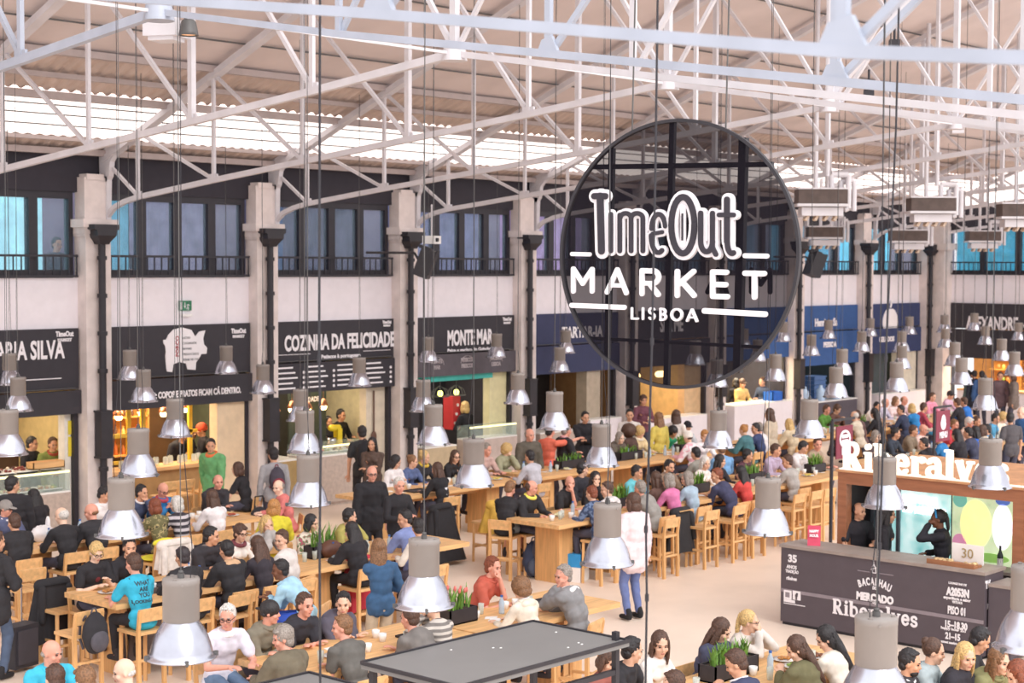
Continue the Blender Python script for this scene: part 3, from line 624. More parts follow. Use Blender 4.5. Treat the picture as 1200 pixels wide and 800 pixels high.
# bay 4: dark with warm tubes
a, b = stall_shell(4, '8a6a4a', '3c332e'); stall_light((a + b) / 2, WY + 1.2, 60)
for i, (u, z) in enumerate(((.5, 2.1), (1.2, 2.0), (2.3, 2.0))):
    r = empty('tube_lamp', (a + u, WY + .8, z), label=['left', 'middle', 'right'][i] + ' warm strip lamp under the round sign', cat='lamp'); mb = MB(); mb.caps((-.3 if i == 0 else -.12, 0, 0), (.3 if i == 0 else .12, 0, 0), .08, .08); mb.build('tube', WARMC, r)
shelf_unit(a + .3, b - 1.2, WY + 1.8, .9, 1.9, 3, DWOOD, 'brown shelf under the round sign', 'bottle', grp='shelf under the round sign')
mb = MB(); mb.b2((b - .8, WY + .1, 0), (b - .1, WY + .3, 2.4)); tag(mb.build('wall_pine_panel', mat('pine_panel', 'e0bd92', .6, 0, .08)), kind='structure')
glass_counter(a + .3, b - .5, WY - .4, 'white counter beneath the lower edge of the round sign', WHITE, 1.0, 0, depth=.48)
# bay 5: bright yellow stall
a, b = stall_shell(5, 'e8c890', 'e8c478'); stall_light((a + b) / 2, WY + 1.0, 150, (1, .85, .6))
r = empty('yellow_cabinet', (a + 1.3, WY + 1.9, 1.2), label='yellow wall cabinet with a dark window in the bright stall', cat='cabinet')
mb = MB(); mb.b2((0, 0, 0), (1.3, .35, 1.3)); mb.build('cabinet_body', mat('yellow_wood', 'ecc568', .5, 0, .05), r)
mb = MB(); mb.b2((.3, -.02, .35), (.75, 0, 1.1)); mb.build('door', DGREY, r); mb = MB(); mb.b2((.3, -.03, .68), (.75, -.005, .73)); mb.b2((.24, -.03, .3), (.3, 0, 1.15)); mb.b2((.75, -.03, .3), (.81, 0, 1.15)); mb.build('door_frame', YEL, r)
for i in range(2):
    r = empty('hanging_lamp', (a + .95 + .5 * i, WY + .9, 1.85), label=['left', 'right'][i] + ' turquoise pendant shade in the yellow stall', cat='lamp'); mb = MB(); mb.lathe([(.03, .12), (.08, .1), (.17, 0), (.18, -.03)], n=16); mb.cyl((0, 0, .1), (0, 0, .8), .006, n=6); mb.build('lamp_shade', mat('turquoise', '2fa8d0', .4), r)
glass_counter(a + .1, a + 1.55, WY - .45, 'left white counter block of the yellow stall', WHITE, 1.12, 0)
glass_counter(a + 1.75, b - .25, WY - .4, 'right white counter block of the yellow stall', WHITE, 1.12, 0)
r = empty('blue_crate', (b - .75, WY - .1, 1.15), label='blue crate on the right white counter block', cat='crate'); mb = MB(); mb.b2((-.22, -.15, 0), (.22, .15, .02)); mb.b2((-.24, -.16, 0), (.24, -.14, .24)); mb.b2((-.24, .14, 0), (.24, .16, .24)); mb.b2((-.24, -.16, 0), (-.22, .16, .24)); mb.b2((.22, -.16, 0), (.24, .16, .24)); mb.build('crate', mat('crate_blue', '2068c8', .5), r)
# bay 6: dark with blue crates and water bottles
a, b = stall_shell(6, '3a3a48', '38384a'); stall_light((a + b) / 2, WY + 1.2, 15, (.8, .9, 1))
for j, ux in enumerate((.6, 1.75)):
    for i in range(6):
        mb = MB(); mb.b2((-.3, -.2, 0), (.3, .2, .1)); mb.b2((-.32, -.22, .08), (.32, .22, .115)); o = mb.build('blue_crate', mat('stack_blue', '5878a8', .5), None, (a + ux, WY + .5, .9 + .125 * i))
        tag(o, 'blue crate, %s of its %s stack behind the counter' % (['lowest', 'second', 'third', 'fourth', 'fifth', 'topmost'][i], ['left', 'right'][j]), 'crate', 'blue stacking crates')
glass_counter(a + .1, b - .2, WY - .2, 'dark counter below the plain blue board', mat('dark_counter', '55505a', .6), .95, 0)
for i in range(3):
    mb = MB(); mb.lathe([(0, 0), (.11, 0), (.12, .02), (.12, .3), (.05, .38), (.05, .44), (0, .44)], n=12); o = mb.build('water_bottle', mat('bottle_blue', 'bcd4ee', .3), None, (a + .45 + .85 * i, WY - .0, .98)); tag(o, ['left', 'middle', 'right'][i] + ' large pale water bottle on the dark counter', 'bottle')
# bay 7
a, b = stall_shell(7, '3c4648', '384046'); stall_light((a + b) / 2, WY + 1.2, 20)
mb = MB(); mb.b2((a + .1, WY + .05, 0), (a + 1.35, WY + .2, 2.3)); tag(mb.build('wall_green_panel', mat('green_grey_panel', '3e4c50', .6)), kind='structure')
mb = MB(); mb.b2((b - 1.25, WY - .0, 0), (b - .1, WY + .2, 2.9)); tag(mb.build('wall_ivory_panel', mat('ivory_panel', 'e4dccb', .6)), kind='structure')
glass_counter(a + .2, b - .2, WY - .4, 'white counter beside the hall corner', WHITE, 1.0, 0, depth=.38)
# end stall
for yy in (WY - 1.6, WY - 3.4):
    l = bpy.data.lights.new('stall_lamp_light', 'AREA'); l.energy = 110; l.color = (1, .78, .5); l.size = 1.5; o = bpy.data.objects.new('stall_lamp_light', l); COL.objects.link(o); o.location = (XE + 1.2, yy, 2.6)
r = empty('food_counter', (XE - .1, WY - 3.6, 0), label='pale counter of the stall on the end wall', cat='counter'); mb = MB(); mb.b2((0, -1.2, 0), (.6, 2.6, 1.0)); mb.build('counter_body', WHITE, r); mb = MB(); mb.b2((-.03, -1.2, 1.0), (.63, 2.6, 1.05)); mb.build('counter_top', WOOD, r)
for i in range(3):
    r = empty('wall_shelf', (XE + 2.6, WY - 1.3 - 1.15 * i, 0), label=['left', 'middle', 'right'][i] + ' amber shelf in the end wall stall', cat='shelf')
    for z in (1.1, 1.5, 1.9): mb = MB(); mb.b2((-.25, -.45, z), (.1, .45, z + .04)); mb.build('shelf_board', mat('amber_shelf', 'c89048', .6), r)
    mb = MB(); mb.b2((.1, -.48, .9), (.14, .48, 2.2)); mb.build('back_panel', mat('orange_panel', 'd89a50', .6), r)
    for j in range(8):
        o = link('jar', MBcache('jar'), None, (XE + 2.5, WY - 1.6 - 1.15 * i + .16 * (j % 4), (1.14 if j < 4 else 1.54))); om(o, mat('glass_' + FOODC[j % 6], FOODC[j % 6], .3)); tag(o, 'jar on an amber shelf of the end wall stall', 'jar', 'jars in the end wall stall')

# ------------------------------------------------------------------ round hanging sign
DEP = 14.6; DC = PD(791, 298, DEP); TH = math.radians(-81.4); RAD = 157 / F * DEP
ds = empty('round_hanging_sign', DC, TH, label='large round black mesh sign hanging from the roof, reading Time Out Market Lisboa', cat='sign')
ds.rotation_mode = 'XYZ'; ds.rotation_euler = (0, math.radians(1.0), TH)
dm = bpy.data.materials.new('black_scrim'); dm.use_nodes = True; nt = dm.node_tree; nt.nodes.clear()
o_ = nt.nodes.new('ShaderNodeOutputMaterial'); mx = nt.nodes.new('ShaderNodeMixShader'); tr = nt.nodes.new('ShaderNodeBsdfTransparent'); df = nt.nodes.new('ShaderNodeBsdfDiffuse')
df.inputs[0].default_value = (.014, .012, .017, 1); mx.inputs[0].default_value = .80; nt.links.new(tr.outputs[0], mx.inputs[1]); nt.links.new(df.outputs[0], mx.inputs[2]); nt.links.new(mx.outputs[0], o_.inputs[0])
NS = 96; circ = [(RAD * math.cos(2 * math.pi * i / NS), RAD * math.sin(2 * math.pi * i / NS)) for i in range(NS)]
mb = MB(); mb.add([(u, 0, v) for u, v in circ], [tuple(range(NS))]); mb.build('mesh_face', dm, ds)
mb = MB()
for i in range(NS):
    a, b = circ[i], circ[(i + 1) % NS]; q = 1.006
    vs = [(a[0] * .982, -.02, a[1] * .982), (b[0] * .982, -.02, b[1] * .982), (b[0] * q, -.02, b[1] * q), (a[0] * q, -.02, a[1] * q)]; vs += [(x, .03, z) for x, _, z in vs]
    mb.add(vs, [(0, 1, 2, 3), (7, 6, 5, 4), (3, 2, 6, 7), (1, 0, 4, 5)])
mb.build('rim', BLACK, ds)
for p0, p1, w in (((-1.04, 0, .80), (.86, 0, .80), .045), ((-1.06, 0, -.80), (.86, 0, -.80), .03)):
    mb = MB(); hw = math.sqrt(max(0, RAD ** 2 - p0[2] ** 2)); mb.bar((-hw, .07, p0[2]), (hw, .07, p0[2]), w, w); mb.build('frame_bar', BLACK, ds)
for u, w in ((-.09, .05), (.62, .07), (-.72, .05)):
    mb = MB(); hh = math.sqrt(RAD ** 2 - u ** 2); mb.bar((u, .07, -hh), (u, .07, hh), w, w); mb.build('frame_bar', BLACK, ds)
# pixel on the disc -> local coordinates
RT = ds.rotation_euler.to_matrix(); RTi = RT.inverted(); nrm = RT @ Vector((0, 1, 0))
def DL(px, py):
    r = ray(px, py); C = DC; eye = Vector((0, 0, EYE)); t = (C - eye).dot(nrm) / r.dot(nrm); p = RTi @ (eye + r * t - C); return (p.x, p.z)
def dstroke(strs, wpx, depth, m, y, name):
    k = DEP / F
    mb = strokes([([DL(*p) for p in pts], wpx * k * sc) for pts, sc in strs], depth); o = MB(); o.add([(x, y - z, yy) for x, yy, z in mb.v], mb.f); o.build(name, m, ds, fixn=True)
def A(cx, cy, rx, ry, a0, a1, n=14): return [(cx + rx * math.cos(math.radians(t)), cy - ry * math.sin(math.radians(t))) for t in [a0 + (a1 - a0) * i / n for i in range(n + 1)]]
TM = [([(699, 230), (712, 230)], 1), ([(706, 230), (706, 234), (707.5, 294)], 1.15),                            # T
      ([(718.5, 251), (718.5, 294)], .72),                                                                     # i
      ([(729, 294), (729, 252)], .72), (A(736, 256, 6.5, 6, 170, 0), .72), ([(742.5, 256), (742.5, 294)], .72), (A(749.5, 256, 7, 6, 180, 0), .72), ([(756.5, 256), (756.5, 294)], .72),  # m
      ([(768, 274), (779, 272)], .6), (A(775, 268, 8, 17, 10, 180), .72), (A(775, 276, 8.5, 20, 180, 300), .72), # e
      (A(804, 264, 13.5, 33, 0, 360, 28), .95),                                                                # O
      ([(825, 250), (825, 283)], .8), (A(832, 283, 7, 12, 180, 360), .8), ([(839, 250), (839, 290), (843, 298)], .75),  # u
      ([(856, 234), (856, 283)], .9), (A(862, 284, 5.5, 13, 180, 290), .8), ([(847, 252), (864, 252)], .7)]     # t
dstroke(TM, 16.5, .02, LETTER, -.012, 'letter_outline')
dstroke(TM, 7.6, .02, mat('sign_black', '37333c', .7), -.03, 'letter_fill')
dstroke([([(804, 243), (804, 287)], 1)], 6.5, .02, LETTER, -.045, 'letter_outline'); dstroke([([(804, 251), (804, 281)], 1)], 1.8, .02, mat('sign_black', '37333c', .7), -.06, 'letter_fill')
dstroke([([(832, 252), (832, 281)], 1)], 2.6, .02, LETTER, -.045, 'letter_outline')
MK = [([(673.5, 341), (673.5, 315), (684.5, 332), (695.5, 315.5), (695.5, 341)], 1), ([(713, 342), (725, 316), (735.5, 343)], 1), ([(717, 334), (732, 334.5)], .8),
      ([(754, 344), (754, 317), (767, 317.5)], 1), (A(766, 324.5, 7.5, 7.5, 90, -90), 1), ([(766, 332), (755, 331.5)], .9), ([(763, 332), (773, 345)], 1),
      ([(795.5, 318), (795.5, 346)], 1), ([(814.5, 318), (796, 334)], 1), ([(801, 330), (815, 346)], 1),
      ([(853, 319), (837, 318.5), (837, 347), (854, 347.5)], 1), ([(838, 333), (852, 333.5)], 1), ([(875, 320), (897, 320.5)], 1), ([(886, 320), (886, 348)], 1)]
dstroke(MK, 6.2, .02, LETTER, -.012, 'lettering')
LB = [([(742, 361), (742, 373), (749, 373.2)], 1), ([(755, 361), (755, 373.5)], 1), (A(765.5, 364, 3, 3, 30, 270, 8) + A(765.5, 370.5, 3, 3.2, 90, -150, 8), 1),
      ([(776, 361.5), (776, 374.5)], 1), (A(778, 365, 3.2, 3.2, 90, -90, 8), 1), (A(778, 371.2, 4, 3.3, 90, -90, 8), 1), ([(776, 361.8), (778, 361.8)], 1), ([(776, 374.5), (778, 374.5)], 1),
      (A(795, 368.5, 6, 6.5, 0, 360, 18), 1), ([(807.5, 375.5), (813, 362.5), (818.5, 376)], 1), ([(810, 371.5), (816, 371.8)], .8)]
dstroke(LB, 2.6, .02, LETTER, -.012, 'lettering')
for a, b, w in (((672, 297.5), (692.5, 298), 5), ((874.5, 299.5), (900, 300), 5.5), ((671.5, 357.5), (733, 360), 6), ((827, 364), (898, 368), 6.5)): dstroke([([a, b], 1)], w, .02, LETTER, -.012, 'rule_line')
MKb = [([(x * 1 + dx, y + 1) for x, y in p], s) for p, s in MK[:1] for dx in (201,)] + [([(x + 110, y) for x, y in p], s) for p, s in MK[1:3]]
dstroke(MKb, 6, .01, RUBBER, .11, 'rear_lettering')
for u in (-.5, .45):
    mb = MB(); mb.cyl((u, .05, math.sqrt(RAD ** 2 - u * u)), (u, .05, RAD + 3.2), .008, n=6); mb.build('hanging_cable', DGREY, ds)

# ------------------------------------------------------------------ industrial lamps
def lamp_proto():
    r = empty('pendant_lamp', (0, 0, 0), cat='lamp')     # origin: top centre of the housing; unit: housing diameter 0.235
    R = .1175
    mb = MB(); mb.lathe([(0, 0), (R * .97, 0), (R, -.006), (R, -.04), (R * .985, -.042), (R * .985, -.265), (R * .9, -.275), (0, -.275)], n=32)
    for i in range(3):
        t = i * 2.09 + .3; mb.cyl((R * .8 * math.cos(t), R * .8 * math.sin(t), 0), (R * .8 * math.cos(t), R * .8 * math.sin(t), .008), .014, n=8)
        mb.cyl((R * math.cos(t + .5), R * math.sin(t + .5), -.03), (R * 1.05 * math.cos(t + .5), R * 1.05 * math.sin(t + .5), -.03), .008, n=8)
    mb.build('housing', GREYM, r)
    mb = MB(); prof = [(R * .93, -.27), (R * 1.02, -.285), (R * 1.22, -.32), (R * 1.42, -.365), (R * 1.57, -.415), (R * 1.67, -.46), (R * 1.72, -.492), (R * 1.9, -.5), (R * 1.9, -.508), (R * 1.7, -.5), (R * 1.5, -.42), (R * 1.2, -.33), (R * .9, -.29)]
    mb.lathe(prof, n=48); mb.build('reflector', ALU, r)
    mb = MB()
    for i in range(4):
        t = i * math.pi / 2 + .35; c = (R * 1.86 * math.cos(t), R * 1.86 * math.sin(t), -.497); mb.box(c, (.03, .02, .03), t); mb.cyl((c[0], c[1], -.52), (c[0], c[1], -.48), .007, n=6)
    mb.build('rim_clip', DGREY, r)
    mb = MB(); mb.ell((0, 0, -.38), (.045, .045, .09)); mb.build('bulb', PLATE, r)
    mb = MB(); mb.cyl((0, 0, 0), (0, 0, .03), .022, n=10); mb.lathe([(.012, .03), (.018, .04), (.012, .05)], n=10); mb.build('hook', DGREY, r)
    mb = MB(); mb.cyl((0, 0, 0), (0, 0, 1), .0035, n=6); mb.build('cable', DGREY, r)
    mb = MB(); mb.tube([(.06, 0, 0), (.07, .01, .03), (.05, .02, .06), (.02, .015, .12), (.012, .01, .3), (.014, 0, .6), (.012, 0, 1)], .003, 6); mb.build('power_cord', RUBBER, r)
    return r
LP = lamp_proto()
LAMPS = [(212, 677, 43.5, 'largest lamp at lower left, in front of the man in white shirt'), (497, 631, 37, 'lamp over the planter table, above the black canopy'), (712, 590, 33, 'lamp in front of the standing woman in pale pink'),
 (142, 560, 31.5, 'lamp hanging above the man in blue t-shirt'), (1027, 722, 50, 'lamp low in front of the kiosk lettering'), (1208, 663, 45, 'lamp cut by the right edge beside the kiosk'), (900, 560, 30, 'lamp before the kiosk, above the bar chairs'),
 (1037, 536, 27, 'lamp in front of the kiosk letters, left one'), (1161, 514, 26.5, 'lamp in front of the kiosk letters, right one'), (361, 533, 27, 'lamp before the marble counter with trailing cord'), (555, 514, 25.5, 'lamp over the long wooden table, right of jersey 71'),
 (162, 502, 25.5, 'lamp in front of the pig bar stools'), (357, 481, 22.5, 'lamp below the kitchen menu, middle of its column'), (508, 474, 21.5, 'lamp left of the blond barista'), (352, 456, 17.5, 'lamp right under the kitchen menu lines'),
 (496, 445, 17.5, 'lamp beside the pipe guard near the seafood sign'), (705, 497, 22.5, 'lamp below the lower left of the round sign'), (650, 459, 20.2, 'lamp above the pointing man'), (607, 437, 17, 'lamp at the cream pier of the seafood stall'),
 (656, 407, 13.5, 'lower of two lamps at the navy board'), (663, 387, 12.5, 'upper of two lamps at the navy board'), (421, 419, 15.8, 'lamp in front of the kitchen menu panel'), (308, 427, 16, 'lamp on the pilaster left of kitchen sign'),
 (582, 391, 12.2, 'lamp at the end of the seafood sign name'), (502, 395, 12.8, 'lamp at the left end of the seafood sign'), (265, 405, 14.6, 'lamp right of the white pig'), (152, 410, 15.5, 'lamp left of the white pig'), (168, 433, 17.8, 'lamp below the pig sign, left'), (205, 467, 20.6, 'lamp over the pig bar counter'),
 (11, 414, 16.5, 'uppermost lamp at the left edge'), (21, 442, 18.7, 'second lamp at the left edge'), (9, 480, 24.5, 'lowest and biggest lamp at the left edge'),
 (842, 481, 20, 'lamp below the round sign, over the white hatted diners'), (949, 468, 20.3, 'lamp left of the two red banners'), (980, 430, 16.6, 'lamp under the plain blue board'), (909, 415, 14.6, 'lamp at the yellow stall'), (987, 409, 14, 'lamp touching the lamp under the blue board'),
 (918, 377, 11, 'lamp at the right rim of the round sign'), (951, 392, 11.6, 'lamp at left of the blue board'), (971, 375, 10.2, 'lamp on the blue board lettering'), (1010, 388, 11.3, 'lamp on the pilaster right of the blue board'), (1020, 373, 9.8, 'small lamp above the pilaster lamp'),
 (1057, 388, 11.3, 'lamp under the white apple'), (1066, 371, 9.8, 'lamp beside the white apple'), (1057, 405, 12.6, 'third lamp down from the apple'), (1051, 424, 16.3, 'lowest lamp before the ivory panel'), (1107, 369, 9.8, 'uppermost lamp at the hall corner'), (1108, 385, 10.6, 'second lamp at the hall corner'),
 (1119, 401, 13.2, 'third lamp at the hall corner'), (1142, 367, 9.6, 'small lamp on the end wall lettering'), (1155, 382, 10.3, 'lamp below the end wall lettering'), (1174, 397, 12, 'lamp right on the end wall sign'), (1127, 419, 14.8, 'lamp above the amber stall'),
 (1189, 412, 13.2, 'lamp near the right edge under the end sign'), (1155, 443, 17.3, 'big lamp over the diners by the end wall'), (1194, 378, 8.6, 'tiny lamp at the right edge'), (815, 399, 13.5, 'lamp seen faintly through the sign, left'), (872, 385, 11, 'lamp seen faintly through the sign, right'), (840, 421, 15, 'lamp at the lower rim of the round sign'), (888, 398, 12, 'lamp emerging right of the round sign')]
for i, (px, py, w, lb) in enumerate(LAMPS):
    o = LP if i == 0 else copy_tree(LP)
    d = F * .235 / (w - (.35 if w < 20 else 0)); p = PD(px, py, d)
    if p.x > XE - .5: p = PXp(px, py, XE - .8)
    if p.y > WY - .75: p = PYp(px, py, WY - .8)
    o.location = p; o.rotation_euler.z = random.uniform(0, 6); tag(o, 'grey dome lamp, ' + lb, 'lamp', 'industrial pendant lamps')
    L_ = min(zr(p.y) if p.y > AY else 9.5, 10.5) - p.z - .1
    for ch in o.children:
        if ch.name.startswith('cable') or ch.name.startswith('power_cord'): ch.scale = (1, 1, L_) if ch.name.startswith('cable') else (1, 1, L_)
    k_ = 1.0
for px, w, lb, pts in ((375, 1.6, 'thick black cable hanging past the kitchen sign to the bottom edge', None), (766, 1.3, 'thick black cable in front of the round sign', None), (1047, 1.0, 'black cable running down to the lamp before the kiosk', None)):
    d = {375: 8.5, 766: 9.0, 1047: 9.2}[px]
    if px == 375: ps = [(375, -20), (374.5, 200), (374, 420), (376, 520), (374.5, 640), (375.5, 830)]
    elif px == 766: ps = [(771, -20), (768, 200), (764, 400), (759.5, 560), (757, 620), (758, 700), (756, 830)]
    else: ps = [(1054, -20), (1050, 150), (1045, 260), (1038, 420), (1031, 640), (1027, 721)]
    mb = MB(); P3 = [PD(x, y, d) for x, y in ps]; mb.tube(P3, .0065 if px != 1047 else .006, 8)
    for j in range(2, len(P3) - 1): mb.cyl(P3[j] + Vector((0, 0, .02)), P3[j] - Vector((0, 0, .02)), .011, n=8)
    tag(mb.build('electrical_cable', RUBBER), lb, 'cable')

# ------------------------------------------------------------------ hung air units, loudspeakers, projectors
HU = [(962, 222, 57, 'nearest left'), (1091, 232, 52, 'nearest middle'), (1196, 239, 50, 'nearest right, cut by the edge'), (966, 266, 40, 'farther left'), (1064, 270, 41, 'farther middle'), (1152, 271, 37, 'farther right')]
for i, (px, py, w, lb) in enumerate(HU):
    d = F * .92 / w; p = PD(px, py, d)
    r = empty('hanging_air_unit', p, -YAW + .0, label='brown and white air unit hung from the roof, ' + lb, cat='air unit', group='hanging air units')
    mb = MB(); mb.box((0, 0, -.14), (.92, .5, .28)); mb.build('grille_box', mat('brown_grille', '5b4d48', .7, 0, .15), r)
    mb = MB(); mb.box((0, 0, .01), (.96, .54, .03)); mb.box((0, 0, -.3), (.98, .56, .05)); mb.box((0, 0, -.42), (.78, .4, .16)); mb.build('white_casing', STEEL, r)
    for j in range(4): mb = MB(); mb.box((-.27 + .18 * j, 0, -.53), (.05, .26, .12), R=Matrix.Rotation(.5, 3, 'Y')); mb.build('louvre', mat('beige_louvre', 'd8c4b0', .6), r)
    mb = MB(); mb.tube([(.2, 0, 0), (.2, 0, .28), (.52, 0, .28), (.52, 0, -.35), (.45, 0, -.38)], .055, 10); mb.tube([(.4, .1, 0), (.4, .1, .18), (.65, .1, .18), (.65, .1, -.4)], .05, 10); mb.build('duct', STEEL, r)
    mb = MB(); zt = 9.8 - p.z; mb.cyl((-.1, 0, 0), (-.1, 0, zt), .045, n=8); mb.cyl((.12, 0, .25), (.12, 0, zt), .045, n=8); mb.build('hanging_post', STEEL, r)
def loudspeaker(px, py, w, rz, label, Y):
    p = PYp(px, py, Y); r = empty('loudspeaker', p, rz, label=label, cat='speaker')
    R = Matrix.Rotation(.35, 3, 'X')
    mb = MB(); mb.box((0, 0, 0), (w, w * .8, w * 1.5), R=R); mb.box((0, 0, w * .78), (w * .8, w * .6, .06), R=R); mb.build('cabinet', BLACK, r)
    mb = MB(); mb.box((0, -w * .42, 0), (w * .9, .02, w * 1.35), R=R); mb.build('grille', RUBBER, r)
    mb = MB(); mb.tube([(0, w * .3, 0), (0, w * .6, .2), (0, WY - .4 - Y, .2)], .025); mb.build('bracket', BLACK, r)
loudspeaker(499, 308, .38, math.radians(35), 'black loudspeaker hung beside the seafood sign pilaster', WY - 1.6)
loudspeaker(955, 310, .42, math.radians(60), 'black loudspeaker hung above the blue board', WY - 1.6)
p = PYp(506, 281, WY - 1.5); r = empty('projector', p, .3, label='small white projector above the left loudspeaker', cat='projector'); mb = MB(); mb.box((0, 0, 0), (.3, .26, .16)); mb.build('casing', PLATE, r); mb = MB(); mb.cyl((-.05, -.13, 0), (-.05, -.17, 0), .04); mb.build('lens', RUBBER, r)
mb = MB(); mb.cyl((0, 0, .08), (0, 0, .7), .02); mb.build('mount', STEEL, r)
p = PD(196, 35, 15.6); r = empty('projector', p, .5, label='white projector box fixed to the truss at top left', cat='projector')
mb = MB(); mb.box((0, 0, 0), (.36, .34, .15)); mb.box((-.02, 0, -.09), (.26, .26, .05)); mb.box((.05, 0, .13), (.14, .14, .12)); mb.build('casing', STEEL, r); mb = MB(); mb.cyl((.1, -.17, 0), (.1, -.2, 0), .05); mb.build('lens', DGREY, r)
p = PD(221, 38, 15.3); r = empty('spotlight', p, .0, label='small round spotlight beside the top left projector', cat='spotlight')
mb = MB(); mb.lathe([(.05, .12), (.07, .1), (.09, 0), (.095, -.03), (.085, -.03), (.06, .05), (0, .06)], n=18); mb.build('shell', DGREY, r); mb = MB(); mb.cyl((0, 0, -.01), (0, 0, -.02), .07, n=16); mb.build('lens', mat('warm_lens', 'e8b890', .3, emit='ffb880', estr=.5), r)
mb = MB(); mb.tube([(0, 0, .1), (-.1, 0, .18), (-.2, 0, .15)], .012); mb.build('bracket', DGREY, r)
for px, py, dd, lb in ((1122, 152, 28, 'small pale projector on a far truss at right'), (1018, 110, 20, 'small black spotlight on the blue beam at right'), (1048, 52, 19, 'tiny dark camera under the top beam at right')):
    p = PD(px, py, dd); r = empty('projector' if 'projector' in lb else 'spotlight', p, .6, label=lb, cat='spotlight'); m_ = STEEL if 'pale' in lb else BLACK
    mb = MB(); mb.box((0, 0, 0), (.24, .2, .13) if 'pale' in lb else (.16, .12, .1)); mb.cyl((.1, 0, 0), (.22, 0, -.02), .05, n=12); mb.build('casing', m_, r); mb = MB(); mb.cyl((0, 0, .05), (0, 0, .3), .015); mb.build('mount', m_, r)
# ================================================================== KIOSK
KX = 18.33; KY0, KY1 = 11.83, 8.92      # front face: far-left corner, near-right corner
KM = mat('kiosk_panel', '564d54', .6, 0, .04); KTOP = mat('kiosk_top', '9c8f88', .5)
def kiosk_front():
    r = empty('kiosk_counter', (KX, KY0, 0), -math.pi / 2, label='dark bar counter with white Riberalves lettering, on the right', cat='counter')
    # local: x runs along the front to the right, y into the kiosk (+X world), z up
    Wd = KY0 - KY1
    mb = MB(); mb.b2((0, 0, .04), (Wd, .5, 1.04)); mb.build('front_panel', KM, r)
    mb = MB(); mb.b2((-.02, -.02, 1.04), (Wd + .02, .55, 1.08)); mb.build('counter_top', KTOP, r)
    mb = MB(); mb.b2((.02, .02, 0), (Wd - .02, .4, .04)); mb.build('plinth', RUBBER, r)
    gl = mat('band_grey', '8f858c', .6)
    mb = MB(); mb.b2((0, -.006, .44), (Wd, 0, .485)); mb.build('band', gl, r)
    mb = MB(); mb.b2((Wd, .0, .04), (Wd + .006, .5, 1.04)); mb.build('end_panel', KM, r)
    KP = lambda px, py: PXp(px, py, KX); KR = (math.pi / 2, 0, -math.pi / 2)
    T = lambda t, x0, x1, yt, yb, b=.05, m=LETTER: fit_text('lettering', t, x0, x1, yt, yb, KP, KR, m, r, b, .003, .008)
    def U(px): return KY0 - KP(px, 680).y
    def Z(px, py): return KP(px, py).z
    T('35', 924, 934, 649, 657.5, .06); T('ANOS', 922, 934, 661, 665); T('TRADIÇÃO', 921, 936, 666.5, 670); T('ribalves', 922, 934, 674.5, 678.5)
    mb = MB(); mb.b2((U(919), -.008, Z(919, 701)), (U(928), 0, Z(928, 692))); mb.b2((U(929.5), -.008, Z(929, 702)), (U(938.5), 0, Z(938, 693))); mb.build('emblem', LETTER, r)
    T('f', 932.5, 935.5, 694.5, 701.5, .1, KM).location.x -= .006
    mb = MB(); mb.b2((U(921), -.012, Z(921, 699)), (U(926), -.009, Z(926, 694))); mb.build('emblem', gl, r)
    mb = MB(); mb.b2((U(919), -.008, Z(919, 704.5)), (U(932), 0, Z(932, 704.5) + .012)); mb.b2((U(919), -.008, Z(919, 706.5)), (U(944), 0, Z(919, 706.5) + .01)); mb.build('small_print', LETTER, r)
    mb = MB(); mb.b2((U(1005), -.008, Z(1005, 668.5)), (U(1019), 0, Z(1005, 667.5))); mb.b2((U(1030), -.008, Z(1030, 672)), (U(1047), 0, Z(1030, 671))); mb.build('rule_line', gl, r)
    cx = U(1025)
    s_ = strokes([([(0, .0), (.06, 0), (.05, .08), (.02, .14), (.015, .2)], .012), ([(0, 0), (-.0, .08), (.015, .14)], .012), ([(-.02, .05), (.1, .1)], .01)], .004); o = MB(); o.add([(cx - .03 + x * .9, -.006 - z, Z(1025, 671) + y * .8) for x, y, z in s_.v], s_.f); o.build('emblem', LETTER, r, fixn=True)
    for i, c in enumerate('BACALHAU'):
        a = (i - 3.5) / 3.5; me = text_mesh(c, .13, .005, .003, .62, 'CENTER'); me.materials.clear(); me.materials.append(LETTER); o = link('lettering', me, r, (cx + a * .2, -.008, Z(1025, 687) + .02 - .05 * a * a)); o.rotation_euler = (math.pi / 2, a * .32, 0)
    T('DO', 1023, 1028, 686.5, 690, .08); T('MERCADO', 1004, 1047.5, 692.5, 701, .09); T('by', 1023, 1028, 702.5, 706.5)
    T('LOUNGE BAR DE', 1112, 1133, 681, 683.5); T('A2053N', 1109, 1136, 687, 696, .08); T('experiência e sabor', 1106, 1138, 697, 700.5); T('VISITE-NOS', 1116, 1128, 703, 706); T('PISO 01', 1111, 1131.5, 709, 718, .05)
    T('15–18.30', 1108, 1134, 726, 734, .06); T('happy hour 2x1', 1103, 1132, 733, 736); T('21–15', 1108, 1125.5, 740, 747.5, .06); T('sunset session', 1103, 1122, 749, 752)
    text('lettering', 'Riberalves', .13, (Wd + .008, .03, .3), (math.pi / 2, 0, math.pi / 2), LETTER, r, .008, .003, .6)
    text('lettering', 'MERCADO', .08, (Wd + .008, .08, .62), (math.pi / 2, 0, math.pi / 2), LETTER, r, .006, .003, .7); text('lettering', 'TV', .12, (Wd + .008, .02, .88), (math.pi / 2, 0, math.pi / 2), LETTER, r, .01, .003, .8)
    return r, Wd
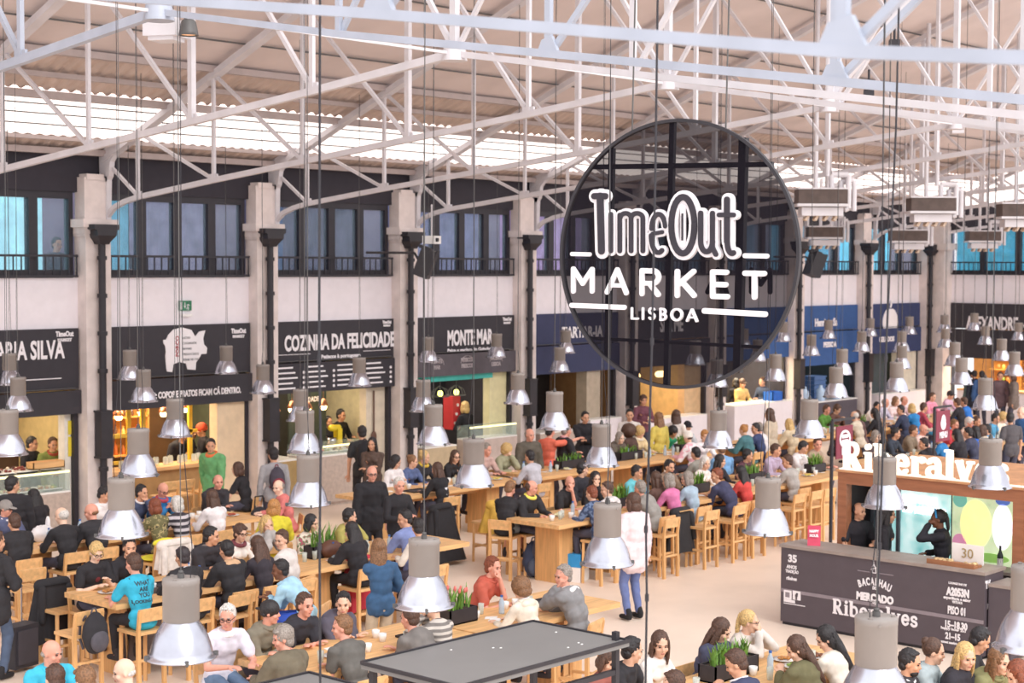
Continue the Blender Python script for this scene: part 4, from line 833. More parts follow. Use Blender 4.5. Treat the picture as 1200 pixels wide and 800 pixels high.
# serif alphabet for the big word (em units: x-height .5, cap .72)
SER = {
 'R': (.66, [([(.15, 0), (.15, .72)], .13, 1), ([(.02, .025), (.29, .025)], .05, 1), ([(.02, .695), (.2, .695)], .05, 1), ([(.15, .69)] + arc(.32, .53, .15, .16, 90, -90) + [(.15, .37)], .075), ([(.3, .37), (.52, .03)], .13, 1), ([(.44, .025), (.66, .025)], .05, 1)]),
 'i': (.32, [([(.16, 0), (.16, .5)], .12, 1), ([(.02, .025), (.3, .025)], .05, 1), ([(.04, .475), (.16, .475)], .05, 1), ([(.15, .64), (.151, .64)], .13)]),
 'b': (.58, [([(.13, 0), (.13, .74)], .12, 1), ([(.0, .715), (.13, .715)], .05, 1), ([(.13, .45)] + arc(.3, .25, .17, .22, 90, -90) + [(.13, .04)], .09)]),
 'e': (.52, [([(.1, .27), (.42, .27), (.42, .3)] + arc(.26, .26, .17, .22, 15, 320, 18), .09)]),
 'r': (.44, [([(.14, 0), (.14, .5)], .12, 1), ([(.01, .025), (.29, .025)], .05, 1), ([(.02, .475), (.14, .475)], .05, 1), (arc(.31, .28, .16, .18, 160, 70), .09), ([(.37, .42), (.371, .42)], .12)]),
 'a': (.55, [(arc(.24, .33, .14, .14, 150, 0) + [(.38, .08), (.5, .03)], .1), ([(.38, .28)] + arc(.22, .15, .14, .12, 90, 330), .08)]),
 'l': (.31, [([(.15, 0), (.15, .74)], .12, 1), ([(.01, .025), (.29, .025)], .05, 1), ([(.01, .715), (.15, .715)], .05, 1)]),
 'v': (.54, [([(.1, .5), (.27, .02)], .12, 1), ([(.44, .5), (.27, .02)], .07, 1), ([(.01, .475), (.2, .475)], .05, 1), ([(.34, .475), (.53, .475)], .05, 1)]),
 's': (.44, [(arc(.21, .36, .13, .11, 20, 250, 10) + arc(.21, .14, .14, .11, 80, -160, 10), .09)])}
def serif_word(word, size, depth, bw=1.):
    out = MB(); x = 0
    res = []
    for c in word:
        adv, st = SER[c]; mb = strokes([tuple([[(px * size, py * size) for px, py in s[0]], s[1] * size * bw] + list(s[2:])) for s in st], depth)
        res.append((x, mb)); x += adv * size * 1.02
    return res, x
kr, KW = kiosk_front()
u0 = KY0 - PXp(976, 700, KX).y; u1 = KY0 - PXp(1077, 700, KX).y; zb = PXp(976, 718, KX).z
_, tot = serif_word('Riberalves', 1., .006); sz = (u1 - u0) / tot; res, tot = serif_word('Riberalves', sz, .006, 1.35); ky = (PXp(977, 701, KX).z - zb) / (.72 * sz)
mbw = MB()
for x, m_ in res: mbw.add([(u0 + x + p[0], -.007 - p[2], zb + p[1] * ky) for p in m_.v], m_.f)
o = mbw.build('lettering', LETTER, kr, fixn=True)
# kiosk housing with wooden beam canopy
HX = KX + .62
top_l = PXp(982, 552, HX)
p = top_l
ZTOP = p.z; LY = p.y; KYR = 6.6
hs = empty('kiosk_housing', (HX, LY, 0), -math.pi / 2, label='wooden framed kiosk with a lit display wall behind the bar', cat='kiosk')
W2 = LY - KYR; BW = mat('kiosk_brown_wood', 'a2694a', .5, 0, .14, 2., kind='wood')
mb = MB(); mb.b2((0, 0, ZTOP - .16), (W2, .14, ZTOP)); mb.build('front_beam', BW, hs)
mb = MB(); mb.b2((-.02, -.03, ZTOP), (W2, 2.3, ZTOP + .03)); mb.build('roof_board', mat('roof_ledge', 'c48f66', .6, 0, .12), hs)
mb = MB(); mb.b2((0, 0, 0), (.13, .14, ZTOP - .16)); mb.build('post', BW, hs); uR = LY - PXp(1186, 640, HX).y; mb = MB(); mb.b2((uR, 0, 0), (uR + .14, .14, ZTOP - .16)); mb.build('post', BW, hs)
mb = MB(); mb.b2((0, .14, 0), (.05, 2.2, ZTOP)); mb.build('side_wall', mat('kiosk_dark', '3a3034', .6), hs)
mb = MB(); mb.b2((.05, .9, 0), (W2, .98, ZTOP)); mb.build('rear_wall', mat('kiosk_dark', '3a3034', .6), hs)
for i in range(4): mb = MB(); mb.b2((.1 + .13 * i, .7, .9), (.15 + .13 * i, .74, ZTOP - .1)); mb.build('upright_slat', mat('slat_grey', '6f747e', .5), hs)
dA = PXp(1034, 620, HX + .75).y; dB = PXp(1112, 620, HX + .75).y; dC = PXp(1189, 620, HX + .75).y; d1 = dA - dB; d2 = dA - dC
dp = empty('lit_display', (HX + .78, dA, 0), -math.pi / 2, label='pale cyan lit poster panels in the kiosk', cat='display')
DM = bpy.data.materials.new('lit_poster'); DM.use_nodes = True; nt = DM.node_tree; b_ = nt.nodes['Principled BSDF']; tc_ = nt.nodes.new('ShaderNodeTexCoord'); ns_ = nt.nodes.new('ShaderNodeTexNoise'); ns_.inputs['Scale'].default_value = 3.2; rp = nt.nodes.new('ShaderNodeValToRGB')
els = rp.color_ramp.elements; els[0].position = .3; els[0].color = (*hexc('6fb8b8'), 1); els[1].position = .7; els[1].color = (*hexc('f0ffff'), 1); e_ = els.new(.5); e_.color = (*hexc('bfe8e6'), 1)
nt.links.new(tc_.outputs['Object'], ns_.inputs['Vector']); nt.links.new(ns_.outputs[0], rp.inputs[0]); nt.links.new(rp.outputs[0], b_.inputs['Base Color']); nt.links.new(rp.outputs[0], b_.inputs['Emission Color']); b_.inputs['Emission Strength'].default_value = .75
mb = MB(); mb.b2((0, -.02, .8), (d1, .02, ZTOP - .08)); mb.build('poster_panel', DM, dp)
P2 = mat('poster_green', 'cfe0b0', .5, 0, .3, 5., emit='d8e8c0', estr=.6)
mb = MB(); mb.b2((d1 + .04, -.02, .8), (d2, .02, ZTOP - .08)); mb.build('poster_panel', P2, dp)
for (u, z, ru, rz_, c, e) in ((d1 + .38, 1.42, .22, .32, 'fff0a0', .9), (d1 + .15, 1.15, .1, .12, 'd890b0', .6), (d1 + .15, 1.72, .1, .1, '78c0b0', .5), (d1 + .75, 1.42, .14, .3, 'f6f4ff', .9), (d1 + .6, 1.0, .25, .06, '90c060', .5), (d1 + .75, 1.76, .1, .06, '5a78c8', .5)):
    mb = MB(); mb.prism([(u + ru * math.cos(2 * math.pi * i / 24), z + rz_ * math.sin(2 * math.pi * i / 24)) for i in range(24)], lambda a, b, w: (a, -.03 + w, b), .008); mb.build('poster_shape', mat('pshape_' + c, c, .5, 0, .1, 5., emit=c, estr=e), dp)
for i, (t, z) in enumerate((('BACALHAU', 1.62), ('DO MERCADO', 1.48))): text('lettering', t, .12, (.3, -.03, z), RX, mat('glow_letter', 'ffffff', .5, emit='ffffff', estr=1.2), dp, .01, .003, .8)
cb = empty('back_counter', (HX + .36, LY - 1.9, 0), -math.pi / 2, label='dark low work counter inside the kiosk', cat='counter'); mb = MB(); mb.b2((0, 0, 0), (2.0, .34, .88)); mb.build('counter_body', mat('kiosk_dark', '3a3034', .6), cb); mb = MB(); mb.b2((-.02, -.02, .88), (2.02, .36, .92)); mb.build('counter_top', KTOP, cb)
mb = MB(); mb.lathe([(0, 0), (.037, 0), (.038, .18), (.014, .24), (.014, .3), (0, .3)], n=12); p = G(1172, 661, .95); o = mb.build('wine_bottle', mat('wine_glass', '24302a', .2), None, (HX + .5, PXp(1172, 655, HX + .5).y, .922)); tag(o, 'dark wine bottle with pale label in the kiosk', 'bottle')
mb = MB(); mb.cyl((0, 0, .05), (0, 0, .14), .0385, n=12); mb.build('bottle_label', PLATE, o)
# letters on the canopy edge
RIB, tot = serif_word('Riberalves', .52, .07, 1.25)
sc_ = 1.0
ls = empty('letter_sign', (HX + .02, LY - .05, ZTOP + .03), -math.pi / 2, label='big white standing letters Riberalves along the kiosk roof edge', cat='sign')
glow = mat('lit_letter_white', 'fff6ea', .4, emit='fff0e0', estr=.4)
for x, m_ in RIB:
    o = MB(); o.add([((x + p[0]) * .92, .03 - p[2], p[1]) for p in m_.v], m_.f); o.build('letter', glow, ls, fixn=True)
mb = MB(); mb.b2((-.02, -.04, -.0), (W2 - .1, -.0, .02)); mb.build('light_strip', mat('strip_light', 'fff0dc', .5, emit='fff0dc', estr=.5), ls)
# things on the counter
def at_k(px, py, z=1.08): return G(px, py, z)
p = G(952, 641, 1.08); p.x = KX + .2; r = empty('counter_card', (p.x, PXp(954, 632, p.x).y, 1.08), -math.pi / 2 + .5, label='small bright red card standing on the left of the counter', cat='card'); mb = MB(); mb.box((0, 0, .13), (.17, .012, .27), R=Matrix.Rotation(-.25, 3, 'X')); mb.build('card', mat('red_card', 'd84a68', .5), r)
text('lettering', 'HAPPY', .05, (0, -.05, .18), (math.pi / 2 - .25, 0, 0), LETTER, r, .003, .002, .8, 'CENTER'); text('lettering', 'HOUR', .05, (0, -.035, .12), (math.pi / 2 - .25, 0, 0), LETTER, r, .003, .002, .8, 'CENTER')
yy = PXp(1134, 655, KX + .3).y
r = empty('price_card', (KX + .3, yy, 1.08), -math.pi / 2, label='white card reading 30 on the right of the counter', cat='card'); mb = MB(); mb.box((0, 0, .14), (.42, .02, .24)); mb.build('card', PLATE, r); text('lettering', '30', .17, (0, -.016, .09), RX, mat('gold_letter', 'b09a70', .5), r, .0, .003, 1., 'CENTER')
r = empty('food_platter', (KX + .18, yy + .12, 1.08), -math.pi / 2, label='wooden platter of snacks before the white card', cat='platter'); mb = MB(); mb.b2((-.32, -.1, 0), (.32, .1, .03)); mb.b2((-.32, -.11, .0), (.32, -.1, .06)); mb.build('board', DWOOD, r)
mb = MB()
for i in range(26): mb.ell((random.uniform(-.28, .28), random.uniform(-.07, .07), .045), (.028, .024, .02), nu=7, nv=5)
tag(mb.build('snacks', mat('snack', 'd8b888', .6, 0, .4, 30.), r), kind='stuff')
# side bar right of the counter end
r = empty('side_counter', (KX + .06, KY1 - .03, 0), label='lower dark counter return at the right end of the kiosk', cat='counter'); mb = MB(); mb.b2((0, -.3, .04), (.5, 0, .9)); mb.build('counter_body', KM, r); mb = MB(); mb.b2((-.01, -.31, .9), (.5, 0, .94)); mb.build('counter_top', KTOP, r)

# red banner signs on black posts
def banner(px, py_t, py_b, xl, xr, yt, yb, word, where, dist_z):
    base = G(px, dist_z, 0); d = (base - Vector((0, 0, 0))).length
    def at(qx, qy): rr = ray(qx, qy); t = base.y / rr.y; return Vector((rr.x * t, base.y, EYE + rr.z * t))
    a = at(px, py_t); r = empty('banner_stand', (base.x, base.y, 0), 0, label='dark red hanging banner with white emblem, ' + where, cat='banner')
    zt = a.z; x1 = at(xr, yt).x - base.x; x0 = at(xl, yt).x - base.x; z1, z0 = at(xl, yt).z, at(xl, yb).z
    mb = MB(); mb.cyl((0, 0, 0), (0, 0, zt), .03, n=8); mb.bar((0, 0, zt), (x1 + .05, 0, zt), .04); mb.cyl((0, 0, 0), (0, 0, .03), .2, n=16); mb.build('post', BLACK, r)
    mb = MB(); mb.b2((x0, -.01, z0), (x1, .01, z1)); mb.build('banner_cloth', mat('wine_red', '86384a', .7), r)
    c = (x0 + x1) / 2; w = (x1 - x0); h = z1 - z0; mbx = MB(); f_ = lambda u, v, w_: (u, -.018 + w_, v)
    if 'left' in where:
        o = strokes([([(c + .3 * w * math.cos(t), z0 + .6 * h + .24 * h * math.sin(t)) for t in [i * .3927 for i in range(17)]], .08 * w), ([(c - .15 * w, z0 + .68 * h), (c + .15 * w, z0 + .68 * h)], .12 * w), ([(c - .15 * w, z0 + .53 * h), (c + .15 * w, z0 + .53 * h)], .1 * w)], .005)
        mbx.add([(x, -.012 - z, y) for x, y, z in o.v], o.f)
    else: mbx.prism([(c + .2 * w * math.cos(t) * (1 if math.sin(t) < 0 else .8), z0 + .62 * h + .25 * h * math.sin(t)) for t in [i * .2618 for i in range(24)]], f_, .006)
    mbx.build('emblem', LETTER, r, fixn=True); text('lettering', word, .16, (c, -.018, z0 + .12 * h), RX, LETTER, r, .006, .003, .7, 'CENTER')
banner(973, 493, 0, 980, 999, 500, 538, 'BAR', 'left of the two behind the kiosk letters', 655)
banner(1093, 478, 0, 1097, 1113, 482, 518, 'MENU', 'right of the two behind the kiosk letters', 610)

# ================================================================== FOREGROUND CANOPIES
def canopy(corn, z, label, posts):
    r = empty('canopy', (corn[0].x, corn[0].y, 0), label=label, cat='canopy'); o = corn[0]; L = [c - o for c in corn]
    t = MB(); vs = [(p.x, p.y, z) for p in L] + [(p.x, p.y, z - .04) for p in L]; t.add(vs, [(0, 1, 2, 3), (7, 6, 5, 4), (0, 4, 5, 1), (1, 5, 6, 2), (2, 6, 7, 3), (3, 7, 4, 0)]); t.build('canopy_top', mat('canopy_grey', '7c7a79', .5, 0, .06, 1.5), r, fixn=True)
    e = MB()
    for i in range(4): a, b = L[i], L[(i + 1) % 4]; e.bar((a.x, a.y, z + .0), (b.x, b.y, z + .0), .02, .022)
    e.build('edge_trim', BLACK, r)
    for i_, (x, y) in enumerate(posts): mb = MB(); mb.b2((x - .02, y - .02, 0), (x + .02, y + .02, z + (.06 if i_ == 0 else -.02))); mb.build('post', BLACK, r)
    c = sum(L, Vector()) / 4
    mb = MB(); y_ = posts[0][1] if posts else 0
    if len(posts) > 1: mb.bar((posts[0][0], posts[0][1], z - .22), (posts[1][0], posts[1][1], z - .22), .035, .035); mb.build('cross_bar', BLACK, r)
    mb = MB()
    for i in range(7): mb.ell((c.x + random.uniform(-.7, .7), c.y + random.uniform(-.35, .35), z + .002), (.012, .008, .003), nu=6, nv=4)
    tag(mb.build('paper_scraps', PAPER, r), kind='stuff')
    return r
zc = 2.2
A_, B_, C_ = G(422, 776, zc), G(626, 728, zc), G(732, 752, zc); D_ = A_ + (C_ - B_)
A_.y = B_.y = (A_.y + B_.y) / 2; D_ = Vector((A_.x, C_.y, zc)); C_ = Vector((B_.x, C_.y, zc)); 
canopy([A_, B_, C_, D_], zc, 'flat dark grey canopy on black posts at the bottom centre', [(B_.x - A_.x - .05, C_.y - A_.y + .08), (.06, C_.y - A_.y + .08), (B_.x - A_.x - .05, -.05), (.06, -.05)])
E_ = G(362, 788, zc); canopy([Vector((E_.x - 1.6, E_.y, zc)), Vector((E_.x, E_.y, zc)), Vector((E_.x, E_.y - .9, zc)), Vector((E_.x - 1.6, E_.y - .9, zc))], zc, 'second dark canopy, only its corner showing at the bottom edge', [(1.55, -.85)])

# ================================================================== TABLES, CHAIRS
TH_ = .95
def table(x0, x1, yc, label, w=1.05, rnd=0, z=TH_):
    r = empty('long_table', ((x0 + x1) / 2, yc, 0), label=label, cat='table'); L = x1 - x0
    mb = MB(); mb.b2((-L / 2, -w / 2, z - .06), (L / 2, w / 2, z)); mb.build('tabletop', WOOD, r)
    for s_ in (-1, 1): mb = MB(); mb.b2((s_ * (L / 2 - .5) - .16, -.24, 0), (s_ * (L / 2 - .5) + .16, .24, z - .06)); mb.build('block_leg', WOODZ, r)
    mb = MB(); mb.b2((-L / 2 + .6, -.04, z - .2), (L / 2 - .6, .04, z - .06)); mb.build('apron', WOOD, r)
    return r
def chair_proto():
    r = empty('bar_chair', (0, 0, 0), cat='chair'); sh = .66    # faces +X
    mb = MB(); mb.b2((-.19, -.19, sh - .035), (.2, .19, sh)); mb.build('seat', WOOD, r)
    for sx_, sy in ((1, 1), (1, -1)): mb = MB(); mb.bar((.17 * sx_, .165 * sy, 0), (.165 * sx_, .16 * sy, sh - .03), .04); mb.build('leg', WOODZ, r)
    for sy in (1, -1): mb = MB(); mb.bar((-.19, .17 * sy, 0), (-.18, .17 * sy, sh), .042); mb.bar((-.18, .17 * sy, sh), (-.215, .17 * sy, .9), .036); mb.build('leg', WOODZ, r)
    mb = MB(); mb.box((-.207, 0, .85), (.024, .37, .15), R=Matrix.Rotation(-.14, 3, 'Y')); mb.build('backrest', WOOD, r)
    for (a, b) in (((.168, -.16, .24), (.168, .16, .24)), ((-.185, -.16, .34), (-.185, .16, .34)), ((-.185, .165, .29), (.168, .165, .29)), ((-.185, -.165, .29), (.168, -.165, .29))): mb = MB(); mb.bar(a, b, .03); mb.build('stretcher', WOOD, r)
    return r
CP = chair_proto(); CN = [0]
def chair(x, y, ang, label, group='bar chairs around the long tables'):
    o = CP if CN[0] == 0 else copy_tree(CP); CN[0] += 1; o.location = (x, y, 0); o.rotation_euler.z = math.radians(ang); tag(o, label, 'chair', group); return o
ROW = {'H': (8.37, .46), 'G': (11.97, .48), 'A': (16.0, .48), 'B': (19.8, .6), 'P': (23.0, .5), 'J': (6.2, .48)}
TABS = [(10.6, 12.3, 'H', 'light wood table at the bottom, right of the black canopy'), (12.32, 14.1, 'H', 'light wood table whose end shows in front of the kiosk counter'),
 (9.74, 12.1, 'G', 'light wood table at the bottom, between the man in white shirt and the big lamp'), (12.14, 14.4, 'G', 'light wood table carrying the black planter behind the canopy'),
 (10.35, 12.3, 'A', 'light wood table with block leg, in front of the man in blue t-shirt'), (12.32, 14.2, 'A', 'light wood table between the hooded jackets at left'), (14.22, 16.1, 'A', 'light wood table of the woman in long black dress'),
 (18.0, 20.2, 'A', 'light wood table with block leg beside the backpacks'), (20.22, 22.4, 'A', 'light wood table of the woman in pink top'), (22.42, 24.3, 'A', 'light wood table behind the woman in red top'), (24.32, 26.4, 'A', 'light wood table with planter left of the kiosk'),
 (27.8, 31.5, 'A', 'long table seen over the kiosk letters'), (31.6, 36.0, 'A', 'far long table at the right edge over the letters'),
 (9.6, 12.4, 'B', 'table at left holding the white plastic bag'), (12.42, 15.5, 'B', 'table whose bare end shows beside the man in black with folded arms'), (17.9, 21.45, 'B', 'long wooden table right of the man in black blazer'),
 (21.95, 24.6, 'B', 'wooden table with planters behind the bald man in black'), (24.62, 27.7, 'B', 'wooden table under the white hatted diners'), (28.4, 31.2, 'B', 'wooden table of the blonde in teal coat'), (31.22, 34.4, 'B', 'crowded table behind the left red banner'), (34.42, 39, 'B', 'crowded far table behind the right red banner')]
for x0, x1, rw, lb in TABS: table(x0, x1, ROW[rw][0], lb)
def near(px, row, off=0):
    Y = ROW[row][0] + off; r = ray(px, 400); return r.x / r.y * Y, Y
# ================================================================== PEOPLE
def remesh(mb, voxel, smooth=2, wr=0., seed=0):
    me = mb.mesh('tmp'); o = bpy.data.objects.new('tmp', me); COL.objects.link(o)
    m = o.modifiers.new('r', 'REMESH'); m.mode = 'VOXEL'; m.voxel_size = voxel; m.use_smooth_shade = True
    if smooth: s_ = o.modifiers.new('s', 'SMOOTH'); s_.factor = .5; s_.iterations = smooth
    dg = bpy.context.evaluated_depsgraph_get(); out = bpy.data.meshes.new_from_object(o.evaluated_get(dg))
    bpy.data.objects.remove(o); bpy.data.meshes.remove(me)
    if wr:
        n = len(out.vertices); co = np.empty(n * 3, 'f'); out.vertices.foreach_get('co', co); no = np.empty(n * 3, 'f'); out.vertices.foreach_get('normal', no)
        co = co.reshape(-1, 3); no = no.reshape(-1, 3)
        x, y, z = co.T * 1.
        w = np.sin(x * 31 + 9 * y + 3 * np.sin(z * 17 + seed)) * np.sin(z * 23 + 11 * y + 2 * np.sin(x * 13)) + .5 * np.sin(y * 47 + z * 29 + 2 * np.sin(x * 21 + seed))
        co = co + no * (w[:, None] * wr); out.vertices.foreach_set('co', co.astype('f').ravel()); out.update()
    out.polygons.foreach_set('use_smooth', [True] * len(out.polygons)); return out
def ik(a, b, l1, l2, pole):
    a, b = Vector(a), Vector(b); d = b - a; L = min(d.length, (l1 + l2) * .995); dn = d.normalized(); b = a + dn * L
    c = (l1 * l1 + L * L - l2 * l2) / (2 * L); h = math.sqrt(max(0, l1 * l1 - c * c)); p = Vector(pole) - dn * Vector(pole).dot(dn)
    p = p.normalized() if p.length > 1e-5 else Vector((0, 0, -1)); return a + dn * c + p * h, b
# pose: lean (deg), seat height, hands, head pitch
def hand_targets(kind, C, N, hd, hr):
    T = {'table': ((.44, .14, .985), (.44, -.12, .985)), 'cross': ((.36, -.04, .99), (.34, .05, .985)),
         'chin': (hd + hr @ Vector((.105, .01, -.115)), (.40, -.10, .985)), 'eat': ((.36, .07, 1.13), (.37, -.06, 1.12)),
         'mouth': (hd + hr @ Vector((.12, .03, -.08)), hd + hr @ Vector((.12, -.03, -.08))), 'lap': ((.26, .07, .86), (.26, -.07, .86)), 'phone': ((.30, .05, 1.08), (.28, -.09, 1.02))}
    return T[kind]
def make_pose(key):
    pose, sex, hy = key; P = {}
    hp = 12
    if pose.startswith('s_'):   # standing
        pel = Vector((0, 0, .93)); lean = {'s_bend': 28, 's_walk': 4}.get(pose, 2); hp = 8
    else:
        pel = Vector((0, 0, .77)); lean = {'table': 14, 'cross': 22, 'chin': 18, 'eat': 20, 'mouth': 16, 'lap': 3, 'phone': 10, 'leanfar': 36}[pose]; hp = {'eat': 28, 'phone': 26, 'leanfar': 10, 'table': 12}.get(pose, 8)
    la = math.radians(lean); N = pel + Vector((math.sin(la) * .5 + .0, 0, math.cos(la) * .5)); mid = pel + Vector((math.sin(la * .6) * .24 - .015, 0, math.cos(la * .6) * .24)); chest = pel + Vector((math.sin(la * .85) * .38 - .01, 0, math.cos(la * .85) * .38))
    hd = N + Vector((.035 + .05 * math.sin(la), 0, .165)); hr = Euler((0, math.radians(hp), math.radians(hy))).to_matrix()
    f = sex == 'f'; sw = .165 if f else .185; k = .88 if f else 1.
    P.update(pel=pel, N=N, mid=mid, chest=chest, hd=hd, hr=hr, lean=la, k=k)
    tr = Matrix.Rotation(la * .85, 3, 'Y')
    sh = [N + tr @ Vector((-.01, s * sw, -.055)) for s in (1, -1)]
    if pose.startswith('s_'):
        H = {'s_rest': ((.06, .25, .80), (.06, -.25, .80)), 's_point': ((.10, .22, .86), (.62, -.34, 1.46)), 's_walk': ((.2, .24, .86), (-.12, -.25, .83)), 's_fold': ((.24, -.06, 1.14), (.24, .06, 1.18)), 's_hold': ((.3, .08, 1.15), (.28, -.1, 1.10)), 's_bend': ((.42, .12, .98), (.42, -.12, .98)), 's_face': (hd + hr @ Vector((.12, .04, -.05)), (.2, -.1, 1.1))}[pose]
        hips = [pel + Vector((0, s * .09, -.02)) for s in (1, -1)]
        an = [Vector((0, .10, .09)), Vector((.02, -.10, .09))]
        if pose == 's_walk': an = [Vector((.26, .08, .10)), Vector((-.22, -.08, .12))]
        legs = [(h,) + tuple(ik(h, a, .42, .43, (1, 0, 0))) for h, a in zip(hips, an)]
    else:
        H = hand_targets(pose if pose != 'leanfar' else 'cross', None, N, hd, hr)
        if pose == 'leanfar': H = ((.50, -.03, .99), (.50, .06, .985))
        hips = [pel + Vector((0, s * .09, 0)) for s in (1, -1)]; an = [Vector((.34, s * .13, .31)) for s in (1, -1)]
        legs = [(h,) + tuple(ik(h, a, .43, .43, (1, 0, .4))) for h, a in zip(hips, an)]
    arms = []
    for i, s in enumerate((1, -1)):
        e, h = ik(sh[i], H[i], .29, .25, (-.25, s * .55, -.8)); arms.append((sh[i], e, h))
    P.update(sh=sh, arms=arms, legs=legs); P['stand'] = pose.startswith('s_'); return P
def torso(mb, P, t, k, low=True):
    R = Matrix.Rotation(P['lean'] * .7, 3, 'Y'); pel, mid, ch, N = P['pel'], P['mid'], P['chest'], P['N']
    mb.ell(pel + Vector((-.005, 0, .03)), (.115 + t, .165 * (k * .5 + .5) + t, .125 + t), R); mb.ell(mid, (.10 + t, .145 * k + t, .16 + t * .5), R)
    mb.ell(ch, (.115 + t, .168 * k + t, .17 + t * .3), R); mb.caps(P['sh'][0] * .8 + P['sh'][1] * .2, P['sh'][1] * .8 + P['sh'][0] * .2, .068 + t, .068 + t)
    mb.ell(N * .75 + ch * .25, (.085 + t, .12 * k + t, .07 + t * .3), R)
    if k < .95:
        for s in (1, -1): mb.ell(ch + R @ Vector((.085, s * .06, -.02)), (.055 + t * .5, .06, .06))
def hand(mb, e, h, side):
    d = (h - e).normalized(); up = Vector((0, 0, 1)) if abs(d.z) < .9 else Vector((1, 0, 0)); sd = d.cross(up).normalized(); nn = sd.cross(d).normalized()
    R = Matrix((d, sd, nn)).transposed(); pc = h + d * .045; mb.ell(pc, (.05, .04, .017), R)
    for i, (o, L) in enumerate(((-.03, .062), (-.01, .072), (.01, .068), (.029, .054))):
        b = pc + d * .035 + sd * o; m1 = b + d * L * .5 - nn * .008; m2 = m1 + d * L * .32 - nn * .024; mb.caps(b, m1, .0105, .010, 7, 2); mb.caps(m1, m2, .010, .009, 7, 2)
    b = pc - d * .02 + sd * (.034 * side); m1 = b + d * .03 + sd * (.026 * side) - nn * .01; mb.caps(b, m1, .013, .012, 7, 2); mb.caps(m1, m1 + d * .028 - nn * .012, .012, .010, 7, 2)
def body_mesh(P):
    mb = MB(); k = P['k']; torso(mb, P, 0, k)
    hd, hr, N = P['hd'], P['hr'], P['N']; H = lambda x, y, z: hd + hr @ Vector((x, y, z))
    mb.ell(H(-.012, 0, .022), (.097, .077, .098), hr, 18, 12); mb.ell(H(.026, 0, -.038), (.064, .058, .082), hr, 16, 10); mb.ell(H(.055, 0, -.095), (.03, .032, .024), hr)
    mb.ell(H(.093, 0, -.022), (.02, .012, .018), hr, 8, 6); mb.caps(H(.082, 0, .015), H(.096, 0, -.018), .008, .012, 8, 3); mb.ell(H(.079, 0, .028), (.012, .048, .009), hr)
    mb.ell(H(.084, 0, -.062), (.012, .022, .009), hr, 8, 6)
    for s in (1, -1): mb.ell(H(-.005, s * .078, -.012), (.018, .010, .03), hr, 8, 6); mb.ell(H(.06, s * .04, -.03), (.025, .025, .025), hr)
    mb.caps(N - Vector((.0, 0, .03)), H(-.02, 0, -.07), .056 * (.9 if k < 1 else 1), .05)
    q = .88 if k < 1 else 1.
    for i, (s_, e, h) in enumerate(P['arms']): mb.caps(s_, e, .047 * q, .038 * q); mb.caps(e, h, .038 * q, .026 * q); hand(mb, e, h, -1 if i == 0 else 1)
    for hp, kn, an in P['legs']: mb.caps(hp, kn, .08, .055); mb.caps(kn, an, .052, .036); mb.caps(an - Vector((.03, 0, .03)), an + Vector((.12, 0, -.045)), .03, .022)
    return remesh(mb, .0095, 1)
def top_mesh(P, style):
    mb = MB(); k = P['k']; t = {'tee': .014, 'shirt': .018, 'coat': .032, 'dress': .016}[style[0]]; lng = style[1]
    torso(mb, P, t, k)
    for s_, e, h in P['arms']:
        r = .05 + t
        if lng: mb.caps(s_, e, r, .044 + t * .9); mb.caps(e, e + (h - e) * .90, .044 + t * .9, .032 + t * .9)
        else: mb.caps(s_, s_ + (e - s_) * .62, r, .052 + t)
    pel = P['pel']; hem = .03 if style[0] != 'coat' else .16
    if P['stand']:
        mb.caps(pel + Vector((0, .05, .05)), pel + Vector((0, .06, -hem)), .115 + t, .11 + t); mb.caps(pel + Vector((0, -.05, .05)), pel + Vector((0, -.06, -hem)), .115 + t, .11 + t)
        if style[0] == 'coat': mb.cyl(pel + Vector((.0, 0, .1)), pel + Vector((0, 0, -.2)), .12 + t, .13 + t, 20)
        if style[0] == 'dress': mb.cyl(pel + Vector((.0, 0, .1)), pel + Vector((0, 0, -.5)), .13, .22, 20)
    else: mb.ell(pel + Vector((-.03, 0, -.03)), (.135 + t, .175 + t, .10))
    N = P['N']
    if style[0] in ('coat', 'shirt'): mb.ell(N + Vector((.0, 0, .015)), (.068 + t * .5, .075 + t * .5, .035))
    return remesh(mb, .0135, 3, .0035 if style[0] == 'tee' else .0055, 1.3)
def bottom_mesh(P, style):
    mb = MB(); mb.ell(P['pel'] + Vector((-.005, 0, -.01)), (.116, .165, .108))
    for hp, kn, an in P['legs']:
        if style == 'shorts': mb.caps(hp, hp + (kn - hp) * .85, .094, .082)
        else: mb.caps(hp, kn, .09, .066); mb.caps(kn, kn + (an - kn) * .93, .066, .05)
    return remesh(mb, .014, 2, .003)
def shoe_mesh():
    mb = MB(); mb.caps((-.04, 0, .0), (.0, 0, .06), .042, .045); mb.caps((-.03, 0, -.03), (.15, 0, -.045), .043, .034); return remesh(mb, .012, 2)
